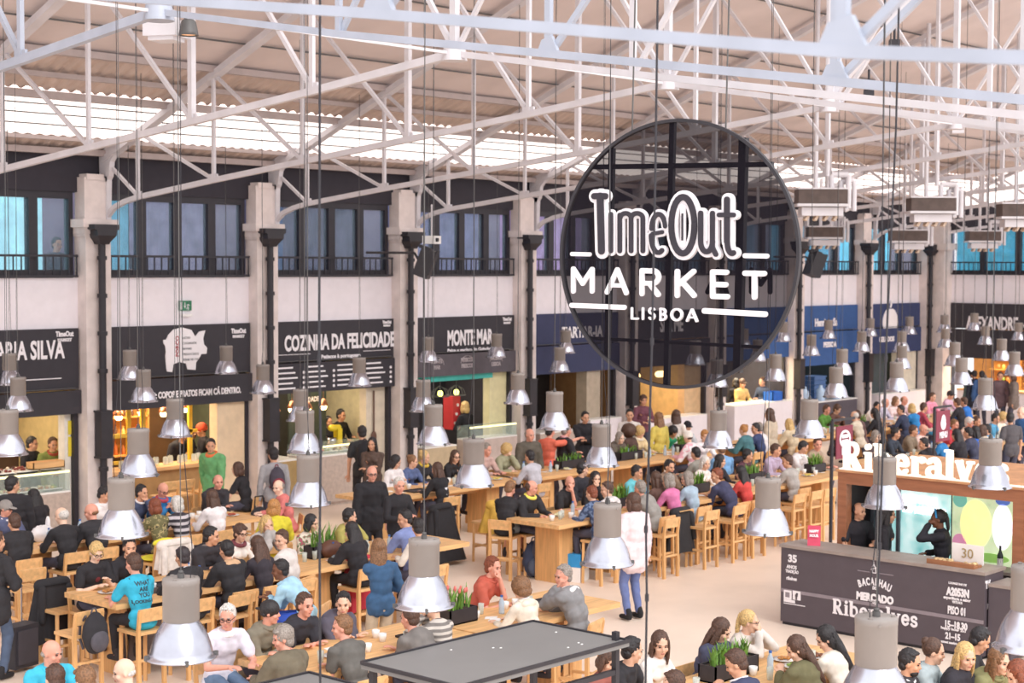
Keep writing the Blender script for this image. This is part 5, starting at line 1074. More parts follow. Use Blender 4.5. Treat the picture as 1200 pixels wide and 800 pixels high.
def hair_mesh(style):
    mb = MB(); sd = 0
    def fn(a):
        def g(p, d): w = 1 + a * (math.sin(d.y * 23 + d.z * 7) * .4 + .4 * math.sin(d.x * 19 + d.y * 31) + .5 * math.sin(d.y * 41 + 5 * math.sin(d.z * 6)) * math.sin(d.x * 9 + 1)); return p * w
        return g
    if style == 'short': mb.ell((-.028, 0, .036), (.096, .084, .101), None, 44, 26, fn(.075)); mb.ell((-.055, 0, -.03), (.056, .073, .062), None, 24, 12, fn(.05)); [mb.ell((.025 - .03 * abs(j - 3) / 3, (j - 3) * .02, .108 - .006 * abs(j - 3)), (.04, .014, .02), None, 10, 7, fn(.1)) for j in range(7)]
    if style == 'fringe': mb.ell((-.026, 0, .034), (.102, .088, .106), None, 36, 22, fn(.07)); mb.ell((.04, .02, .085), (.045, .055, .03), None, 18, 12, fn(.1)); mb.ell((-.05, 0, -.04), (.065, .078, .07), None, 20, 10, fn(.04))
    if style == 'bald': mb.ell((-.052, 0, -.022), (.054, .0795, .036), None, 28, 12, fn(.02))
    if style == 'thin': mb.ell((-.042, 0, .012), (.078, .083, .08), None, 32, 18, fn(.05))
    if style == 'curly': mb.ell((-.02, 0, .03), (.125, .11, .12), None, 34, 20, fn(.09)); mb.ell((-.06, 0, -.04), (.08, .1, .07), None, 24, 12, fn(.09))
    if style == 'bob':
        mb.ell((-.03, 0, .034), (.103, .092, .107), None, 36, 22, fn(.06)); mb.ell((-.055, 0, -.06), (.07, .1, .09), None, 26, 14, fn(.06))
        for s in (1, -1): mb.ell((.0, s * .085, -.04), (.045, .02, .09), None, 14, 12, fn(.05))
    if style == 'long':
        mb.ell((-.03, 0, .034), (.102, .09, .107), None, 36, 22, fn(.06)); mb.ell((-.075, 0, -.13), (.05, .098, .21), None, 34, 20, fn(.07)); mb.ell((-.05, 0, -.04), (.07, .09, .1), None, 24, 12, fn(.05))
        for s in (1, -1): mb.ell((-.005, s * .086, -.09), (.04, .02, .14), None, 14, 14, fn(.05))
    if style == 'verylong': mb.ell((-.03, 0, .034), (.103, .093, .108), None, 36, 22, fn(.07)); mb.ell((-.085, 0, -.2), (.055, .125, .30), None, 40, 22, fn(.09)); mb.ell((-.05, 0, -.04), (.08, .105, .12), None, 24, 12, fn(.06))
    if style == 'bun': mb.ell((-.028, 0, .034), (.098, .086, .103), None, 36, 22, fn(.05)); mb.ell((-.1, 0, .08), (.045, .045, .042), None, 16, 10, fn(.06))
    if style == 'tail': mb.ell((-.028, 0, .034), (.098, .086, .103), None, 36, 22, fn(.05)); mb.ell((-.12, 0, -.05), (.03, .035, .13), None, 16, 14, fn(.08))
    if style == 'afro': mb.ell((-.03, 0, .04), (.17, .17, .165), None, 40, 24, fn(.07))
    if style == 'cap': mb.ell((-.015, 0, .036), (.106, .09, .098), None, 26, 16); mb.ell((.10, 0, .035), (.075, .065, .012), None, 18, 8)
    if style == 'backcap': mb.ell((-.015, 0, .034), (.107, .091, .100), None, 26, 16); mb.ell((-.11, 0, .02), (.055, .06, .012), None, 18, 8)
    if style == 'beanie': mb.ell((-.012, 0, .045), (.112, .096, .105), None, 28, 16, fn(.02))
    if style == 'hat': mb.ell((-.01, 0, .05), (.105, .092, .09), None, 24, 14); mb.ell((0, 0, .03), (.17, .16, .014), None, 28, 8)
    if style == 'hood': mb.ell((-.03, 0, .01), (.125, .115, .135), None, 28, 18, fn(.03)); mb.ell((-.06, 0, -.10), (.09, .12, .09), None, 24, 14, fn(.05))
    return mb.mesh('hair')
_B = {}
def cached(key, fn):
    if key not in _B: _B[key] = fn()
    return _B[key]
def slot(me):
    if not me.materials: me.materials.append(WOOD)
    return me
def face_bits():
    e = MB(); [e.ell((.0785, s * .031, .006), (.011, .014, .0055), None, 10, 6) for s in (1, -1)]
    b = MB(); [b.ell((.084, s * .033, .027), (.009, .021, .0045), None, 10, 6) for s in (1, -1)]
    l = MB(); l.ell((.0895, 0, -.061), (.010, .021, .006), None, 12, 6)
    return e.mesh('eyes'), b.mesh('eyebrows'), l.mesh('lips')
def glasses_mesh():
    g = MB()
    for s in (1, -1):
        pts = [(.1, s * .034 + .023 * math.cos(t), .006 + .018 * math.sin(t)) for t in [i * math.pi / 5 for i in range(11)]]; g.tube(pts, .0032, 5); g.cyl((.098, s * .055, .01), (0, s * .083, .008), .003, n=5)
    g.cyl((.1, .012, .008), (.1, -.012, .008), .003, n=5); return g.mesh('glasses')
def beard_mesh():
    g = MB(); g.ell((.045, 0, -.082), (.05, .05, .04), None, 20, 12); return g.mesh('beard')
SK = {'l': 'e6b79c', 'm': 'd9a384', 'r': 'e0a08a', 't': 'c48e6c', 'd': '7a4e38', 'p': 'efc8b0'}
HC = {'k': '2e2a2c', 'b': '5a4034', 'n': '8a6446', 'y': 'd8b478', 'g': '9a9088', 'w': 'dcd6d0', 'r': '8a4a32', 'o': 'c08850', 'K': '3a3236'}
PEOPLE_N = [0]
def person(x, y, face, pose, sex, hy, skin_, hs, hc, top, tcol, bcol, label, scale=1., extras='', z=0., shoes='4a4448', bottom='long', byhead=True, hcol=None):
    key = (pose, sex, hy); P = cached(('P',) + key, lambda: make_pose(key)); lab = label
    a = math.radians(face); ca, sa = math.cos(a), math.sin(a)
    if byhead: hx, hyy = P['hd'].x * scale, P['hd'].y * scale; x -= ca * hx - sa * hyy; y -= sa * hx + ca * hyy
    r = empty('person', (x, y, z), a, label=lab, cat='person'); r.scale = (scale,) * 3; PEOPLE_N[0] += 1
    def part(n, me, m, loc=None, R=None):
        o = link(n, slot(me), r, loc); om(o, m)
        if R is not None: o.rotation_mode = 'QUATERNION'; o.rotation_quaternion = R.to_quaternion()
        return o
    part('body', cached(('body',) + key, lambda: body_mesh(P)), skin(SK[skin_]))
    st = {'t': ('tee', 0), 'T': ('tee', 1), 's': ('shirt', 0), 'S': ('shirt', 1), 'C': ('coat', 1), 'D': ('dress', 1), 'V': ('tee', 0)}[top]
    nm = {'t': 't_shirt', 'T': 'jumper', 's': 'shirt', 'S': 'shirt', 'C': 'jacket', 'D': 'dress', 'V': 't_shirt'}[top]
    tm = TOPM.get(tcol) or cloth(tcol); tp = part(nm, cached(('top',) + key + st, lambda: top_mesh(P, st)), tm)
    part('shorts' if bottom == 'shorts' else 'trousers', cached(('bot',) + key + (bottom,), lambda: bottom_mesh(P, bottom)), cloth(bcol))
    for hp, kn, an in P['legs']: part('shoe', cached('shoe', shoe_mesh), cloth(shoes), an - Vector((0, 0, .005)))
    if hs != 'none': part({'cap': 'cap', 'backcap': 'cap', 'beanie': 'hat', 'hat': 'hat', 'hood': 'hood'}.get(hs, 'hair'), cached(('hair', hs), lambda: hair_mesh(hs)), hairm(HC[hc]) if not hcol else cloth(hcol), P['hd'], P['hr'])
    if hs in ('cap', 'backcap', 'hat', 'beanie'): part('hair', cached(('hair', 'thin2'), lambda: hair_mesh('bald')), hairm(HC[hc] if not hcol else HC['b']), P['hd'], P['hr'])
    e, b, l = cached('face', face_bits)
    part('eyes', e, mat('eye_dark', '3a2c28', .3), P['hd'], P['hr']); part('eyebrows', b, hairm(HC.get(hc, HC['b']) if hc not in 'w' else HC['g']), P['hd'], P['hr']); part('lips', l, mat('lip', 'b86a62' if skin_ != 'd' else '6a3a34', .5), P['hd'], P['hr'])
    if 'g' in extras: part('glasses', cached('glasses', glasses_mesh), RUBBER, P['hd'], P['hr'])
    if 'B' in extras: part('beard', cached('beard', beard_mesh), hairm(HC[hc]), P['hd'], P['hr'])
    def ring(n, m, r0, r1, zc):
        mb = MB(); N = P['N']; pts = [(N.x + .012 + r0 * math.cos(t), N.y + r0 * math.sin(t) * 1.05, N.z + zc + .03 * -math.cos(t)) for t in [i * math.pi / 8 for i in range(17)]]
        mb.tube(pts, r1, 8); [mb.ell(p, (r1,) * 3, None, 8, 6) for p in pts]; return part(n, mb.mesh(n), m)
    if top in 'sSC' and 'H' not in extras and 's' not in extras: ring('collar', tm if 'c' not in extras else cloth('f2eef0'), .07, .02, .015)
    if 's' in extras: ring('scarf', cloth(extras[extras.index('s') + 1:extras.index('s') + 7]), .08, .03, .02)
    if 'c' in extras and top not in 'sSC': ring('collar', cloth('f2eef0'), .072, .016, .025)
    if 'H' in extras:  # folded hood behind the neck
        mb = MB(); N = P['N']; mb.ell((N.x - .09, 0, N.z + .0), (.06, .12, .065), None, 20, 12); mb.ell((N.x - .03, 0, N.z + .03), (.085, .105, .035), None, 20, 10); i = extras.index('H'); part('hood', mb.mesh('hood'), cloth(extras[i + 1:i + 7]))
    return r, P
def decal(owner_top, P, me2d, loc_z, front, m, name, yoff=0.):
    """print on a garment: every vertex of a flat motif is laid on the cloth surface"""
    from mathutils.bvhtree import BVHTree
    me = owner_top.data; bvh = cached(('bvh', me.name), lambda: BVHTree.FromPolygons([v.co.copy() for v in me.vertices], [tuple(p.vertices) for p in me.polygons]))
    s = 1 if front else -1
    for v in me2d.vertices:
        u, w = v.co.x, v.co.y; o = Vector((s * .8, (u if front else -u) * 1 + yoff, loc_z + w)); hit = bvh.ray_cast(o, Vector((-s, 0, 0)))
        if hit[0] is not None: v.co = hit[0] + Vector((s * (.004 + abs(v.co.z)), 0, 0))
        else: v.co = Vector((0, o.y, o.z))
    o = link(name, me2d, owner_top.parent); me2d.materials.clear(); me2d.materials.append(m); return o
# patterned cloths
def patt(name, c1, c2, scale, kind='noise', c3=None):
    m = bpy.data.materials.new(name); m.use_nodes = True; nt = m.node_tree; b = nt.nodes['Principled BSDF']; b.inputs['Roughness'].default_value = .85; t = nt.nodes.new('ShaderNodeTexCoord'); rp = nt.nodes.new('ShaderNodeValToRGB')
    if kind == 'noise': n = nt.nodes.new('ShaderNodeTexNoise'); n.inputs['Scale'].default_value = scale; out = n.outputs[0]
    else: n = nt.nodes.new('ShaderNodeTexWave'); n.bands_direction = 'Z'; n.inputs['Scale'].default_value = scale; n.inputs['Distortion'].default_value = .3; out = n.outputs[1]
    nt.links.new(t.outputs['Object'], n.inputs[0]); nt.links.new(out, rp.inputs[0]); nt.links.new(rp.outputs[0], b.inputs[0]); rp.color_ramp.interpolation = 'CONSTANT'
    e = rp.color_ramp.elements; e[0].color = (*hexc(c1), 1); e[1].position = .52; e[1].color = (*hexc(c2), 1); e[0].position = 0
    if c3: q = e.new(.6 if kind == 'noise' else .8); q.color = (*hexc(c3), 1)
    return m
TOPM = {'CAMO': patt('camouflage_cloth', '6f6a48', 'b8a878', 14, 'noise', '4e4a38'), 'STRIPEK': patt('striped_dark_cloth', '38343c', 'c8c2c8', 3.2, 'wave'), 'STRIPEC': patt('striped_bright_cloth', 'c84a50', '5a9ac0', 9, 'wave', 'e8e0e0'),
        'PLAID': patt('plaid_blue_cloth', '3a4a6a', '6a7c9c', 20, 'noise'), 'PINKP': patt('pale_pink_print', 'f0e8ea', 'e8b0bc', 6, 'noise'), 'FAIR': patt('patterned_grey_knit', '7a7470', 'c8c0b8', 5, 'wave'), 'FLOR': patt('floral_cloth', 'e8d8c8', '6a8a5a', 12, 'noise', 'b05a6a'), 'WRAP': patt('tweed', '8a7a66', '7a6a58', 40)}
FACE = {'N': 90, 'S': -90, 'E': 0, 'W': 180}
STOPW = set('and in of the with at his her to a on beside behind from by over under left right pale dark long big very short light facing turned seen against above below among near before who its squeezed'.split())
def short(lb, n=10):
    w = lb.split(',')[0].split(' ')[:n]
    while len(w) > 3 and len(w) == n and w[-1] in STOPW: w.pop()
    while w[-1] in STOPW: w.pop()
    return ' '.join(w)
def seat_row(px, code, pose, sex, hy, sk, hs, hc, top, tcol, label, bcol='4a4a5a', extras='', ch=True, scale=None, df=0, bottom='long', dy=0., hcol=None):
    row, F_ = code[0], code[1]; yc, off = ROW[row]; Y = yc + (off if F_ == 'S' else -off) + dy
    x, Y = near(px, row, Y - yc); sc = scale or (random.uniform(.92, .96) if sex == 'm' else random.uniform(.88, .92))
    r, P = person(x, Y, FACE[F_] + df, pose, sex, hy, sk, hs, hc, top, tcol, bcol, label, sc, extras, bottom=bottom, z=.66 * (1 - sc), hcol=hcol)
    if ch: chair(r.location.x, r.location.y, FACE[F_] + df, 'pale wooden bar chair under the ' + short(label))
    return r, P
def seat_free(px, py, face, pose, sex, hy, sk, hs, hc, top, tcol, label, bcol='4a4a5a', extras='', ch=True, zh=1.37, bottom='long', scale=.92, hcol=None):
    p = G(px, py, zh)
    if px >= 720 and py < 560:
        nrt = math.sin(math.radians(face)) > 0; c_ = min([15.5, 19.15] if nrt else [16.5, 20.45], key=lambda q: abs(q - p.y))
        if abs(c_ - p.y) < 1.3: p = p * (c_ / p.y); face = (90 if nrt else -90) + (face - (90 if nrt else -90) + 180) % 360 * .0 + random.uniform(-12, 12)
    r, P = person(p.x, p.y, face, pose, sex, hy, sk, hs, hc, top, tcol, bcol, label, scale, extras, z=.66 * (1 - scale), bottom=bottom, hcol=hcol)
    if ch: chair(r.location.x, r.location.y, face, 'pale wooden bar chair under the ' + short(label))
    return r, P
def stand(px, py, face, pose, sex, hy, sk, hs, hc, top, tcol, label, bcol='4a4a5a', extras='', zh=1.60, X=None, Y=None, scale=1., shoes='4a4448', bottom='long', hcol=None):
    if X is not None: p = PXp(px, py, X)
    elif Y is not None: p = PYp(px, py, Y)
    else: p = G(px, py, zh)
    return person(p.x, p.y, face, pose, sex, hy, sk, hs, hc, top, tcol, bcol, label, scale, extras, shoes=shoes, bottom=bottom, hcol=hcol)
def kid(r, n):
    for c in r.children:
        if c.name.startswith(n): return c
R_ = seat_row
# --- row G: bottom centre ------------------------------------------------
R_(265, 'GS', 'table', 'm', -38, 'r', 'short', 'w', 's', 'dcd8e4', 'grey haired man in pale short sleeved shirt and glasses, left of the bottom table', '6a82a0', 'gc', df=-12)
R_(316, 'GS', 'cross', 'm', 40, 'r', 'backcap', 'k', 'S', '857e6e', 'man in backwards black cap and olive shirt leaning on the table')
R_(357, 'GS', 'cross', 'm', 0, 'r', 'short', 'b', 't', '41404a', 'brown haired man in navy polo looking down beside the thick cable')
R_(402, 'GS', 'leanfar', 'm', -45, 'l', 'short', 'k', 'S', '5a5664', 'black haired man in dark waistcoat leaning toward his neighbour')
R_(330, 'GN', 'table', 'm', 60, 'r', 'fringe', 'g', 'C', '6f6655', 'grey brown haired man in olive brown jacket seen from behind at the bottom')
R_(400, 'GN', 'cross', 'm', 45, 'r', 'short', 'n', 't', '66635f', 'man in grey green t-shirt with his back to the camera', extras='')
R_(480, 'GN', 'leanfar', 'm', 10, 'r', 'short', 'b', 'T', '77726f', 'man in grey jumper bent over behind the big lamp')
R_(508, 'GN', 'mouth', 'f', 20, 'l', 'bun', 'b', 'T', 'FAIR', 'person in patterned grey knit beside the man in grey jumper')
R_(579, 'GS', 'chin', 'm', -10, 'r', 'short', 'r', 's', 'c4604e', 'man in brick red shirt with hand at his mouth, by the planter', df=20)
R_(611, 'GN', 'table', 'f', 0, 'l', 'curly', 'n', 'T', 'e8dccb', 'woman with curly brown hair and cream hooded top seen from behind', extras='He8dccb')
R_(661, 'GN', 'chin', 'm', 60, 'r', 'short', 'g', 'C', '8b8a8c', 'grey haired man in grey jacket with white hood, hand at face', extras='Heeeae6', df=15)
# --- row H ----------------------------------------------------------------
R_(716, 'HS', 'phone', 'f', -10, 'l', 'bob', 'b', 'T', '9a5a50', 'woman in maroon top looking down beside the canopy post')
R_(744, 'HS', 'table', 'm', 45, 'l', 'short', 'k', 'T', '3c3a40', 'dark haired man in black facing the woman in white', df=15)
R_(777, 'HS', 'table', 'f', -35, 'l', 'long', 'b', 'T', 'f2eae4', 'dark haired woman in white top facing the camera at the bottom')
R_(738, 'HN', 'eat', 'm', 0, 'r', 'thin', 'g', 'T', '6a6668', 'grey haired diner, head just showing at the bottom edge', scale=.9)
R_(792, 'HN', 'table', 'm', 30, 'l', 'short', 'b', 'T', '5a5660', 'brown haired diner with only the head above the bottom edge', scale=.9)
R_(849, 'HS', 'eat', 'f', 20, 'l', 'long', 'b', 'C', '474a62', 'brown haired woman in navy padded jacket eating', extras='H474a62')
R_(882, 'HS', 'mouth', 'f', 25, 'l', 'tail', 'y', 'T', 'd6cdc6', 'blonde woman in glasses and pale jumper eating', extras='g')
R_(866, 'HN', 'eat', 'm', 30, 'm', 'short', 'b', 'T', '3e4360', 'man in navy jumper with white collar, back to the camera', extras='c')
R_(937, 'HN', 'eat', 'f', 45, 'l', 'verylong', 'b', 'C', '6b6648', 'woman with long brown hair in olive jacket')
R_(972, 'HN', 'eat', 'f', 45, 'l', 'verylong', 'k', 'T', 'ece2d4', 'woman with very long black hair in cream top')
seat_free(1067, 775, -80, 'table', 'm', 10, 'm', 'short', 'k', 'C', '4a464c', 'bearded dark haired man at the bottom right, beside the big lamp', extras='Bc')
seat_free(1095, 762, -75, 'table', 'f', 10, 'l', 'bun', 'b', 'C', 'a9b6ba', 'brown haired woman in pale denim jacket at the bottom right')
seat_free(1132, 768, -85, 'table', 'f', -35, 'l', 'long', 'y', 'C', '3f3c46', 'blonde woman in dark jacket looking down at the bottom right')
seat_free(1149, 747, -70, 'eat', 'f', 20, 'm', 'short', 'k', 'T', '3a383e', 'dark haired person in black raising a water bottle')
seat_free(1172, 764, -100, 'leanfar', 'f', 0, 'l', 'long', 'n', 'C', '8c8a60', 'person in khaki jacket leaning over at the right edge')
seat_free(1192, 787, 100, 'eat', 'f', 40, 'l', 'bob', 'r', 'T', '8a7f8a', 'reddish haired diner in the bottom right corner')
table(11.6, 14.6, 6.15, 'table in the bottom right corner with the water bottles')
# --- bottom left ------------------------------------------------------------
seat_free(61, 762, -100, 'table', 'm', 30, 'r', 'bald', 'g', 's', '3fb6d4', 'bald man in turquoise polo at the bottom left', zh=1.38)
seat_free(64, 792, 80, 'table', 'm', 0, 'l', 'short', 'b', 'T', 'd8d0d0', 'brown haired person seen from behind at the bottom left edge', zh=1.38)
seat_free(99, 794, 60, 'table', 'f', 30, 'l', 'fringe', 'n', 'T', '6a6058', 'person with wavy brown hair at the bottom edge', zh=1.38)
seat_free(145, 784, 100, 'table', 'm', 50, 'p', 'bald', 'w', 'T', 'STRIPEC', 'bald man in bright striped shirt at the bottom edge', zh=1.38)
r, P = stand(-4, 634, 20, 's_hold', 'f', -20, 'm', 'short', 'b', 'C', '3b393e', 'person in black coat and boots standing at the left edge with a suitcase', bcol='4c5a72', shoes='2e2c30')
# --- row A left ---------------------------------------------------------
r, P = R_(111, 'AS', 'phone', 'm', -10, 'p', 'fringe', 'y', 't', '37353b', 'blond boy in glasses and black t-shirt with round logo', extras='g')
t_ = MB(); t_.prism([(.062 * math.cos(i * .39), .062 * math.sin(i * .39)) for i in range(16)], lambda u, v, w: Vector((u, v, 0)), 0); bmx = bmesh.new(); bmesh.ops.create_circle(bmx, cap_ends=True, segments=28, radius=.085); bmesh.ops.inset_region(bmx, faces=bmx.faces[:], thickness=.04)
bmx.faces.ensure_lookup_table(); bmesh.ops.delete(bmx, geom=[f for f in bmx.faces if len(f.verts) > 4], context='FACES'); m2 = bpy.data.meshes.new('logo'); bmx.to_mesh(m2); decal(kid(r, 't_shirt'), P, m2, 1.08, True, LETTER, 'round_logo')
bmx = bmesh.new(); bmesh.ops.create_circle(bmx, cap_ends=True, cap_tris=True, segments=20, radius=.035); m2 = bpy.data.meshes.new('logo'); bmx.to_mesh(m2); decal(kid(r, 't_shirt'), P, m2, 1.08, True, mat('dark_red_print', '7a3038', .7), 'round_logo')
R_(150, 'AS', 'chin', 'm', -20, 'm', 'short', 'k', 't', '3a383f', 'dark haired man in black polo with hand over his mouth')
r, P = R_(154, 'AN', 'table', 'm', 5, 'r', 'short', 'b', 't', '35b0d0', 'man in cyan t-shirt with printed words on the back', bcol='38363c')
for i, w_ in enumerate(('WHAT', 'ARE', 'YOU', 'LOOKING AT')):
    m2 = text_mesh(w_, .075 if i < 3 else .055, .002, 0.0, .9, 'CENTER'); decal(kid(r, 't_shirt'), P, m2, 1.19 - .068 * i, False, mat('print_dark', '30343c', .7), 'shirt_print')
m2 = strokes([([(-.13, -.2), (.13, -.2), (.13, .1), (-.13, .1), (-.13, -.2)], .012)], .0005).mesh('b'); decal(kid(r, 't_shirt'), P, m2, 1.17, False, mat('print_dark', '30343c', .7), 'shirt_print')
R_(212, 'AN', 'table', 'm', 0, 'm', 'short', 'K', 'C', '3b393e', 'grey dark haired man in black coat, back to camera above the largest lamp', extras='c')
R_(247, 'AS', 'cross', 'm', 40, 'm', 'short', 'k', 'C', '47434a', 'dark haired man in charcoal hooded jacket, between two tables', extras='H7a706c')
R_(281, 'AS', 'table', 'f', 0, 'l', 'fringe', 'b', 'T', 'ece4de', 'woman in glasses, white cardigan and dark red scarf', extras='gs7a4048')
R_(264, 'AN', 'table', 'm', 0, 'm', 'short', 'k', 'C', '3d3b40', 'short haired man in black coat with tan hood seen from behind', extras='Hd4ac88')
R_(300, 'AN', 'table', 'f', 0, 'l', 'verylong', 'b', 'T', '47404a', 'woman with long wavy dark brown hair seen from behind')
R_(312, 'AS', 'mouth', 'f', -10, 'l', 'bob', 'y', 'C', 'b9b4b2', 'short blonde woman in grey cardigan, hands at her mouth', dy=.35)
R_(329, 'AN', 'table', 'm', 80, 'l', 'short', 'b', 'T', 'ddd6d2', 'brown haired man in pale grey jumper turned to the left', dy=.1, df=20)
seat_free(328, 660, 120, 'leanfar', 'm', 20, 'd', 'short', 'k', 'S', 'a9d3ea', 'dark skinned person in light blue shirt leaning far forward', bcol='3050b0', zh=1.36)
R_(365, 'AS', 'table', 'f', 20, 'l', 'bob', 'k', 'T', 'FLOR', 'dark haired woman in floral top behind the green plant')
R_(410, 'AS', 'chin', 'f', 40, 'l', 'short', 'k', 'T', 'b5ac62', 'short haired woman in mustard green jumper, chin on hand', df=20)
R_(411, 'AN', 'table', 'f', 0, 'l', 'verylong', 'k', 'C', '37343a', 'figure in long black dress with long black hair seen from behind', bcol='343238')
R_(474, 'AN', 'table', 'm', 60, 'm', 'short', 'k', 'S', '8492c4', 'man in blue shirt right of the woman in denim', dy=.1)
R_(490, 'AN', 'table', 'm', -30, 'm', 'short', 'k', 'T', 'f0e8dc', 'dark haired person in cream top behind the big centre lamp', dy=-.5)
stand(444, 645, 70, 's_face', 'f', -30, 'l', 'long', 'n', 'S', '3f6288', 'standing woman in denim shirt and beige trousers holding her face', bcol='d4c2a8', zh=1.50, scale=.95)
# --- row A centre ---------------------------------------------------------
r_, P_ = seat_free(598, 571, 20, 'eat', 'm', -10, 'r', 'short', 'n', 't', '3a383d', 'man in black t-shirt and denim shorts eating on a high stool', bcol='8a98a0', bottom='shorts', ch=True)
R_(624, 'AS', 'table', 'm', 30, 'r', 'thin', 'b', 'C', '3c3a3f', 'man in black jacket with bright yellow scarf', extras='sf0e468')
R_(669, 'AS', 'chin', 'm', -30, 'r', 'thin', 'n', 't', '3b393e', 'balding man in black t-shirt resting his chin on his hand')
R_(684, 'AS', 'lap', 'm', 60, 'l', 'short', 'k', 'T', '3f3c46', 'dark haired diner behind the balding man in black', dy=.75)
R_(699, 'AS', 'chin', 'f', -25, 'l', 'long', 'k', 'T', '37353a', 'dark haired woman in black behind the boy in plaid', dy=.1)
R_(694, 'AN', 'table', 'm', 0, 'l', 'short', 'r', 'S', 'PLAID', 'brown haired boy in dark blue plaid shirt', scale=.9, extras='')
R_(712, 'AN', 'table', 'm', 50, 'l', 'short', 'b', 'T', 'ddd8d8', 'brown haired person in white hooded top', extras='Hddd8d8')
stand(741, 588, 75, 's_rest', 'f', 20, 'l', 'bob', 'b', 'C', 'f0dce0', 'standing woman in long pale pink coat and blue leggings', bcol='6a78a8', zh=1.60, shoes='2e2c30')
R_(748, 'AS', 'table', 'm', 20, 'm', 'short', 'k', 't', '6cc0cc', 'dark haired boy in light turquoise t-shirt', scale=.92)
R_(751, 'AN', 'leanfar', 'm', 0, 'r', 'short', 'g', 'T', '98948f', 'grey haired man in grey jumper seen from behind, left of the woman in pink')
R_(786, 'AS', 'table', 'm', -10, 'm', 'short', 'k', 'C', '8a7260', 'bearded man in brown jacket among the middle diners', extras='B')
R_(769, 'AN', 'table', 'f', 0, 'l', 'long', 'b', 'T', '6a5048', 'brown long haired woman squeezed beside the pink top', dy=.25)
R_(784, 'AN', 'table', 'f', 20, 'l', 'bob', 'g', 'T', 'd87aa8', 'short haired woman in bright pink top seen from behind', bcol='3a383e')
R_(806, 'AN', 'table', 'f', 40, 'l', 'bob', 'g', 'T', 'a7bccd', 'grey haired woman in light blue cardigan', bcol='4a8a98')
R_(841, 'AN', 'leanfar', 'm', 50, 'm', 'short', 'r', 'T', '41425e', 'broad man in navy jumper leaning on the table', bcol='3c3c4c')
R_(816, 'AS', 'table', 'm', 0, 'm', 'short', 'k', 'T', '99958c', 'dark haired person in grey green top behind the pale blue cardigan', dy=.9, df=180)
R_(828, 'AS', 'table', 'f', -20, 'l', 'bob', 'w', 'T', 'efe6e2', 'white haired woman in white top behind the broad navy man')
R_(846, 'AS', 'table', 'f', 30, 'l', 'long', 'k', 'T', '3e3a44', 'black haired woman behind the broad navy man')
R_(869, 'AN', 'table', 'f', 0, 'l', 'verylong', 'k', 'T', 'd04a44', 'woman in red top with very long dark hair', dy=-.2)
R_(878, 'AS', 'table', 'm', 35, 'm', 'short', 'k', 'S', '5e3c48', 'dark haired man in maroon shirt')
R_(911, 'AS', 'table', 'm', 20, 'm', 'short', 'b', 'S', 'b9a8c0', 'man in lilac shirt left of the planter')
R_(924, 'AN', 'table', 'm', 40, 'm', 'short', 'b', 'T', 'b3ada8', 'man in pale grey jumper on a bar chair left of the kiosk')
R_(943, 'AS', 'eat', 'm', 30, 'm', 'short', 'k', 'S', 'f0eaea', 'dark haired man in white shirt right of the lilac shirt')
R_(960, 'AS', 'table', 'm', -40, 'r', 'short', 'b', 'T', 'a8907c', 'man behind the green planter left of the banner')
# --- row B left -------------------------------------------------------------
R_(5, 'BS', 'table', 'm', 30, 'r', 'cap', 'g', 'C', '5a6080', 'man in grey cap and glasses at the left edge', extras='gc', hcol='9a9490')
R_(14, 'BN', 'table', 'm', 0, 'm', 'short', 'b', 'C', '3c3a3f', 'brown haired man in black coat seen from behind at left')
R_(37, 'BN', 'table', 'f', 0, 'l', 'verylong', 'k', 'C', '3a363c', 'woman with long black hair and black coat by the glass counter', dy=2.0, ch=False)
stand(15, 568, 60, 's_rest', 'm', -60, 'm', 'short', 'k', 'C', '3c3a40', 'dark haired customer at the glass counter, at the left edge', zh=1.6)
R_(70, 'BN', 'table', 'm', 20, 'p', 'thin', 'w', 'T', '3b393e', 'white haired man in black jumper seen from behind, by the plastic bag')
R_(105, 'BN', 'table', 'm', 45, 'r', 'bald', 'n', 'C', '403e44', 'bald man in black jacket turned to the left, beside the lamp')
R_(121, 'BS', 'phone', 'm', 30, 'm', 'short', 'k', 'S', 'eee8e8', 'dark haired man in white shirt leaning to the right behind the lamp')
R_(165, 'BS', 'chin', 'm', 20, 'm', 'short', 'k', 'T', '46506e', 'dark haired man in navy jumper with white collar, hand on chin', extras='c')
R_(190, 'BS', 'eat', 'm', 0, 'r', 'bald', 'n', 'C', '2f78b4', 'bald man in bright blue jacket and red shirt looking down', extras='sb84858g')
R_(179, 'BN', 'table', 'f', 20, 'l', 'bob', 'r', 'T', 'CAMO', 'red haired woman in camouflage top seen from behind')
R_(205, 'BN', 'table', 'f', 45, 'p', 'bob', 'w', 'T', 'STRIPEK', 'white haired woman in black top with pale stripes')
R_(247, 'BN', 'table', 'f', 0, 'l', 'long', 'b', 'S', 'efe8ea', 'woman with long brown hair in white blouse seen from behind')
R_(255, 'BS', 'cross', 'm', -20, 'r', 'thin', 'b', 'C', '47434a', 'man in black jacket with folded arms at the table end', dy=.1)
seat_free(278, 549, 120, 'table', 'f', 0, 'l', 'bob', 'b', 'V', '3a383e', 'dark haired woman in sleeveless black top with bag on her chair')
seat_free(326, 570, 150, 'table', 'm', 40, 'p', 'thin', 'g', 'T', 'd97c78', 'grey haired man in coral jumper seen from behind')
seat_free(322, 594, 60, 'table', 'f', -50, 'l', 'bob', 'o', 'C', 'dccf3c', 'ginger blonde woman in glasses and yellow jacket', extras='g')
